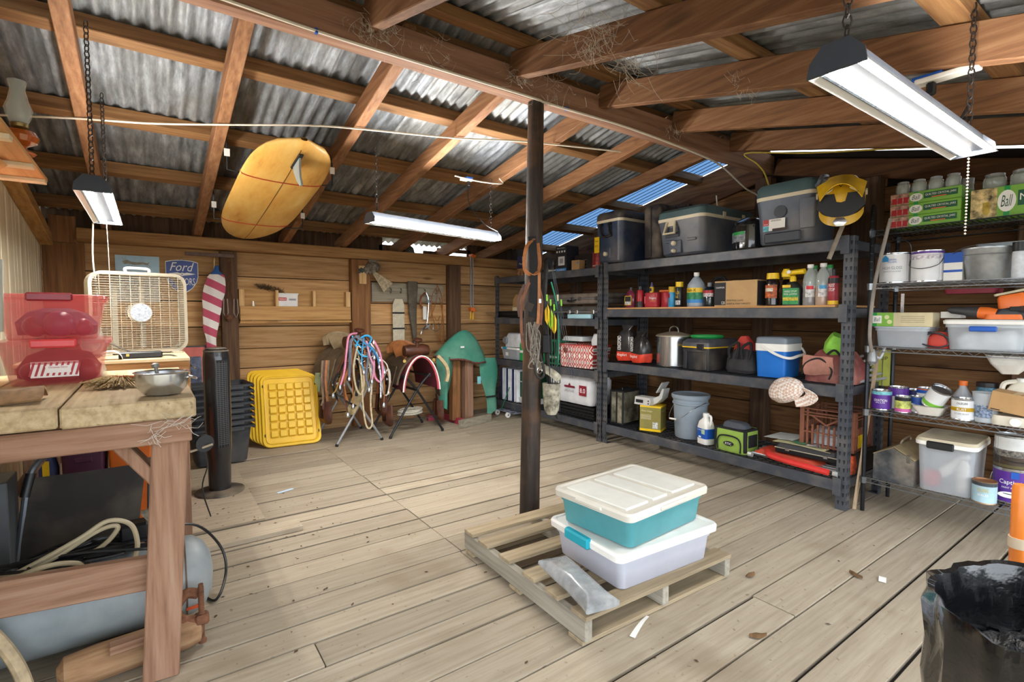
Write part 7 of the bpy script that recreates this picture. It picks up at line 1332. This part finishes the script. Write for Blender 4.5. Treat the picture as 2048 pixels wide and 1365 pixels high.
# cobwebs on the beam joints
def webs(p, n, s):
    mb = MB()
    for k in range(n):
        a = Vector(p)+Vector((RND.gauss(0, s), RND.gauss(0, s*.5), RND.gauss(0, s*.5))); b = a+Vector((RND.gauss(0, s*.6), RND.gauss(0, s*.4), RND.gauss(-s*.3, s*.4)))
        mb.tube(spline([a, a.lerp(b, .4)+Vector((RND.gauss(0, .015), 0, RND.gauss(-.02, .015))), b], 3), .0008, 3)
    return mb
for p, n, s in (((.94, 2.5, 2.74), 90, .06), ((1.82, 1.75, 2.62), 240, .13), ((1.83, 2.5, 2.74), 70, .05), ((2.57, 1.5, 2.52), 40, .05), ((2.1, 2.52, 2.72), 40, .1), ((1.2, 2.52, 2.7), 30, .12), ((3.3, 2.5, 2.72), 24, .06)): stuff(webs(p, n, s).build('cobweb', COBWEB, roof))
# ================================================================ FOREGROUND
PALW = wood('pallet_slat', ('#86765f', '#a69579', '#b8a88d'), 0, .9, .8, .3, .2); PALG = wood('pallet_stringer', ('#7d776c', '#a39c8e', '#b9b2a2'), 1, .9, .85, .5, .15)
t = thing('pallet', 'wooden shipping pallet on the floor under the two totes', 'pallet', (1.355, 1.405, 0), -.03)
PW, PL = .96, 1.0
for x in (.02, PW/2, PW-.02): MB().box((x, PL/2, .064), (.038, PL, .088), None, .004).build('stringer', PALG, t)
for y in (.05, .22, .4, .6, .78, .95): MB().box((PW/2, y+RND.uniform(-.01, .01), .118), (PW, .095, .018), TR(0, 0, 0, rz=RND.uniform(-.006, .006)), .002).build('top_slat', PALW, t)
for y in (.06, .5, .94): MB().box((PW/2, y, .01), (PW, .09, .018), None, .002).build('bottom_slat', PALW, t)
def bigtote(label, x, y, z, rz, L, D, H, body, lidm, latch=None, group='totes on the pallet'):
    t = thing('plastic_tote', label, 'tote', (x, y, z), rz, group)
    MB().loft([(0, L*.84, D*.84, .03), (.006, L*.86, D*.86, .03), (H*.7, L*.91, D*.9, .035), (H*.72, L*.93, D*.92, .035), (H, L*.95, D*.94, .035)], 5, (1, 0)).build('body', body, t)
    MB().loft([(H-.022, L, D, .035), (H+.004, L*1.005, D*1.005, .035), (H+.014, L*.98, D*.98, .03), (H+.014, L*.94, D*.93, .025), (H+.008, L*.92, D*.91, .025)], 5).build('lid', lidm, t)
    return t
DUSTW = mat('#d6d2c6', .55, 0, .06, 7, dust=.35, name='dusty_white_lid'); TEALP = mat('#57a3ab', .3, 0, .08, 5, alpha=.86, name='teal_translucent'); MILK = mat('#c9cbd8', .35, 0, .05, 5, alpha=.82, name='milky_plastic')
t = bigtote('white translucent tote with teal latch, lower of two on pallet', 1.905, 1.65, .128, -.06, .66, .5, .165, MILK, WHITE)
MB().box((-.33, .02, .158), (.035, .17, .05), None, .008).build('latch', mat('#17a3b8', .4, 0, .05), t); MB().box((.33, .02, .158), (.035, .17, .05), None, .008).build('latch', mat('#17a3b8', .4, 0, .05), t)
t = bigtote('teal tote with dusty white lid, upper of two on pallet', 1.9, 1.655, .308, .06, .62, .47, .155, TEALP, DUSTW)
for x, w in ((-.19, .17), (-.02, .12), (.17, .2)): MB().box((x, 0, .1665), (w-.012, .36, .012), None, .003).build('lid_panel', mat('#e4e4dc', .5, 0, .05), t)
for sy in (-1, 1): MB().box((0, sy*.238, .15), (.2, .014, .018), None, .004).build('lid_tab', DUSTW, t)
for sx in (-1, 1): MB().box((sx*.313, 0, .15), (.014, .16, .018), None, .004).build('lid_tab', DUSTW, t)
t = thing('plastic_sleeve', 'clear plastic sleeve of dark nails lying on the pallet slats', 'plastic bag', (1.445, 1.55, .13), -1.78)
jit(MB().loft([(-.22, .02, .16, .009), (-.16, .06, .14, .03), (0, .085, .13, .04), (.14, .08, .12, .035), (.2, .03, .15, .01)], 8, M=TR(0, 0, .045, ry=PI/2)), .01, 13, 4, .002).build('sleeve', mat('#b9bdc0', .2, 0, .2, 20, alpha=.62, coat=.6, name='crinkled_film'), t); jit(MB().loft([(-.05, .035, .07, .015), (.12, .04, .08, .02), (.17, .02, .06, .01)], 5, M=TR(0, 0, .032, ry=PI/2)), .008, 30, 2, .004).build('nails', mat('#4d5054', .5, .6, .9, 90), t); MB().box((-.14, -.03, .073), (.04, .03, .002)).build('rust_label', mat('#9a5a2c', .7, 0, .4, 60), t)
t = thing('paper_strip', 'torn white paper strip poking out under the pallet', 'paper', (1.56, 1.345, .004), .36); MB().grid(lambda u, v: (.17*u, -.012+.024*v*(1-.5*u), .008*math.sin(PI*u)+.004*u), 8, 2, .001).build('strip', INKW, t)
t = thing('paper_scrap', 'small white paper scrap on the floor before wire shelves', 'paper', (2.92, .93, .003), .3); MB().grid(lambda u, v: (-.03+.06*u, -.015+.03*v, .004*math.sin(3*u)), 3, 2, .0008).build('scrap', INKW, t)
t = thing('paper_strip', 'light blue paper strip on floor near the tower fan', 'paper', (.78, 4.0, .002), .3); MB().box((0, 0, .002), (.12, .03, .002)).build('strip', mat('#b9cfe0', .7), t)
# trash can with black liner
t = thing('trash_can', 'grey trash can lined with crumpled black plastic bag', 'trash can', (1.515, .11, 0))
MB().lathe([(.2, .0), (.205, .02), (.242, .58), (.25, .585), (.25, .62)], 36, cap=(1, 0)).build('can', mat('#9a9c98', .5, 0, .1), t)
LIN = mat('#0d0e10', .18, 0, .3, 12, coat=.6, bump=.5, name='black_liner')
jit(MB().lathe([(.268, .47), (.276, .52), (.272, .6), (.276, .68), (.27, .705), (.258, .7), (.235, .62), (.215, .45), (.205, .42)], 72, cap=(0, 0), wob=lambda a, z: 1+.016*math.sin(17*a+z*9)+.01*math.sin(41*a+z*30)), .012, 16, 3).build('liner', LIN, t)
mb = MB(); jit(mb.grid(lambda u, v: ((.225*v+.001)*math.cos(2*PI*u), (.225*v+.001)*math.sin(2*PI*u), .56-.01*v), 70, 30), .03, 42, 6).build('rubbish', mat('#0c0c0e', .45, 0, .5, 40, bump=1.), t, True, 80); MB().box((-.262, .06, .43), (.012, .03, .02), None, .004).build('red_tag', RED, t)
t = thing('orange_pole', 'orange tubular handle with crossbar standing behind the trash can', 'handle bar', (1.98, .31, 0)); MB().lathe([(.02, 0), (.0205, .7), (.021, .83), (.017, .84)], 16).build('tube', mat('#d9792c', .3, 0, .12, 6), t); MB().cyl((0, 0, .77), (.1, -.2, .77), .014).build('crossbar', mat('#d9792c', .3, 0, .12, 6), t); MB().lathe([(.024, 0), (.024, .03)], 14, TR(0, 0, .66)).build('collar', mat('#c9b59a', .5), t)
# leaf litter on the boards
mb = MB()
for k in range(230):
    if k < 120: x, y = RND.gauss(.55, .35), RND.gauss(3.3, .55)
    else: x, y = RND.uniform(.2, 4.), RND.uniform(.6, 5.)
    if x < .15: continue
    s = RND.uniform(.004, .014); a = RND.uniform(0, 6.28); z = .0205 if (x < .56 and 3.49 < y < 4.95) else .002
    mb.add([(x+s*math.cos(a), y+s*math.sin(a), z), (x+s*.5*math.cos(a+1.7), y+s*.5*math.sin(a+1.7), z+.002), (x-s*math.cos(a), y-s*math.sin(a), z+.001), (x-s*.5*math.cos(a+1.7), y-s*.5*math.sin(a+1.7), z)], [(0, 1, 2, 3)])
o = mb.build('leaf_litter', mat('#54402c', .9, 0, .4, 8), None, False); tag(o, 'brown leaf crumbs and dirt scattered over the floor boards', 'litter'); stuff(o)
for k, (x, y) in enumerate(((2.42, 1.33), (2.85, 1.02), (1.98, 1.05))):
    t = thing('dead_leaf', 'curled brown dead leaf on the floor, %s' % ('near the pallet corner', 'beside the white scrap', 'in the open foreground')[k], 'leaf', (x, y, .002), k*1.3, 'dead leaves'); jit(MB().grid(lambda u, v: (-.035+.07*u, (-.016+.032*v)*math.sin(PI*(u*.9+.05)), .012*math.sin(PI*v)+.004), 6, 4, .0008), .004, 40, k).build('leaf', mat('#6f5233', .9, 0, .3, 30), t)
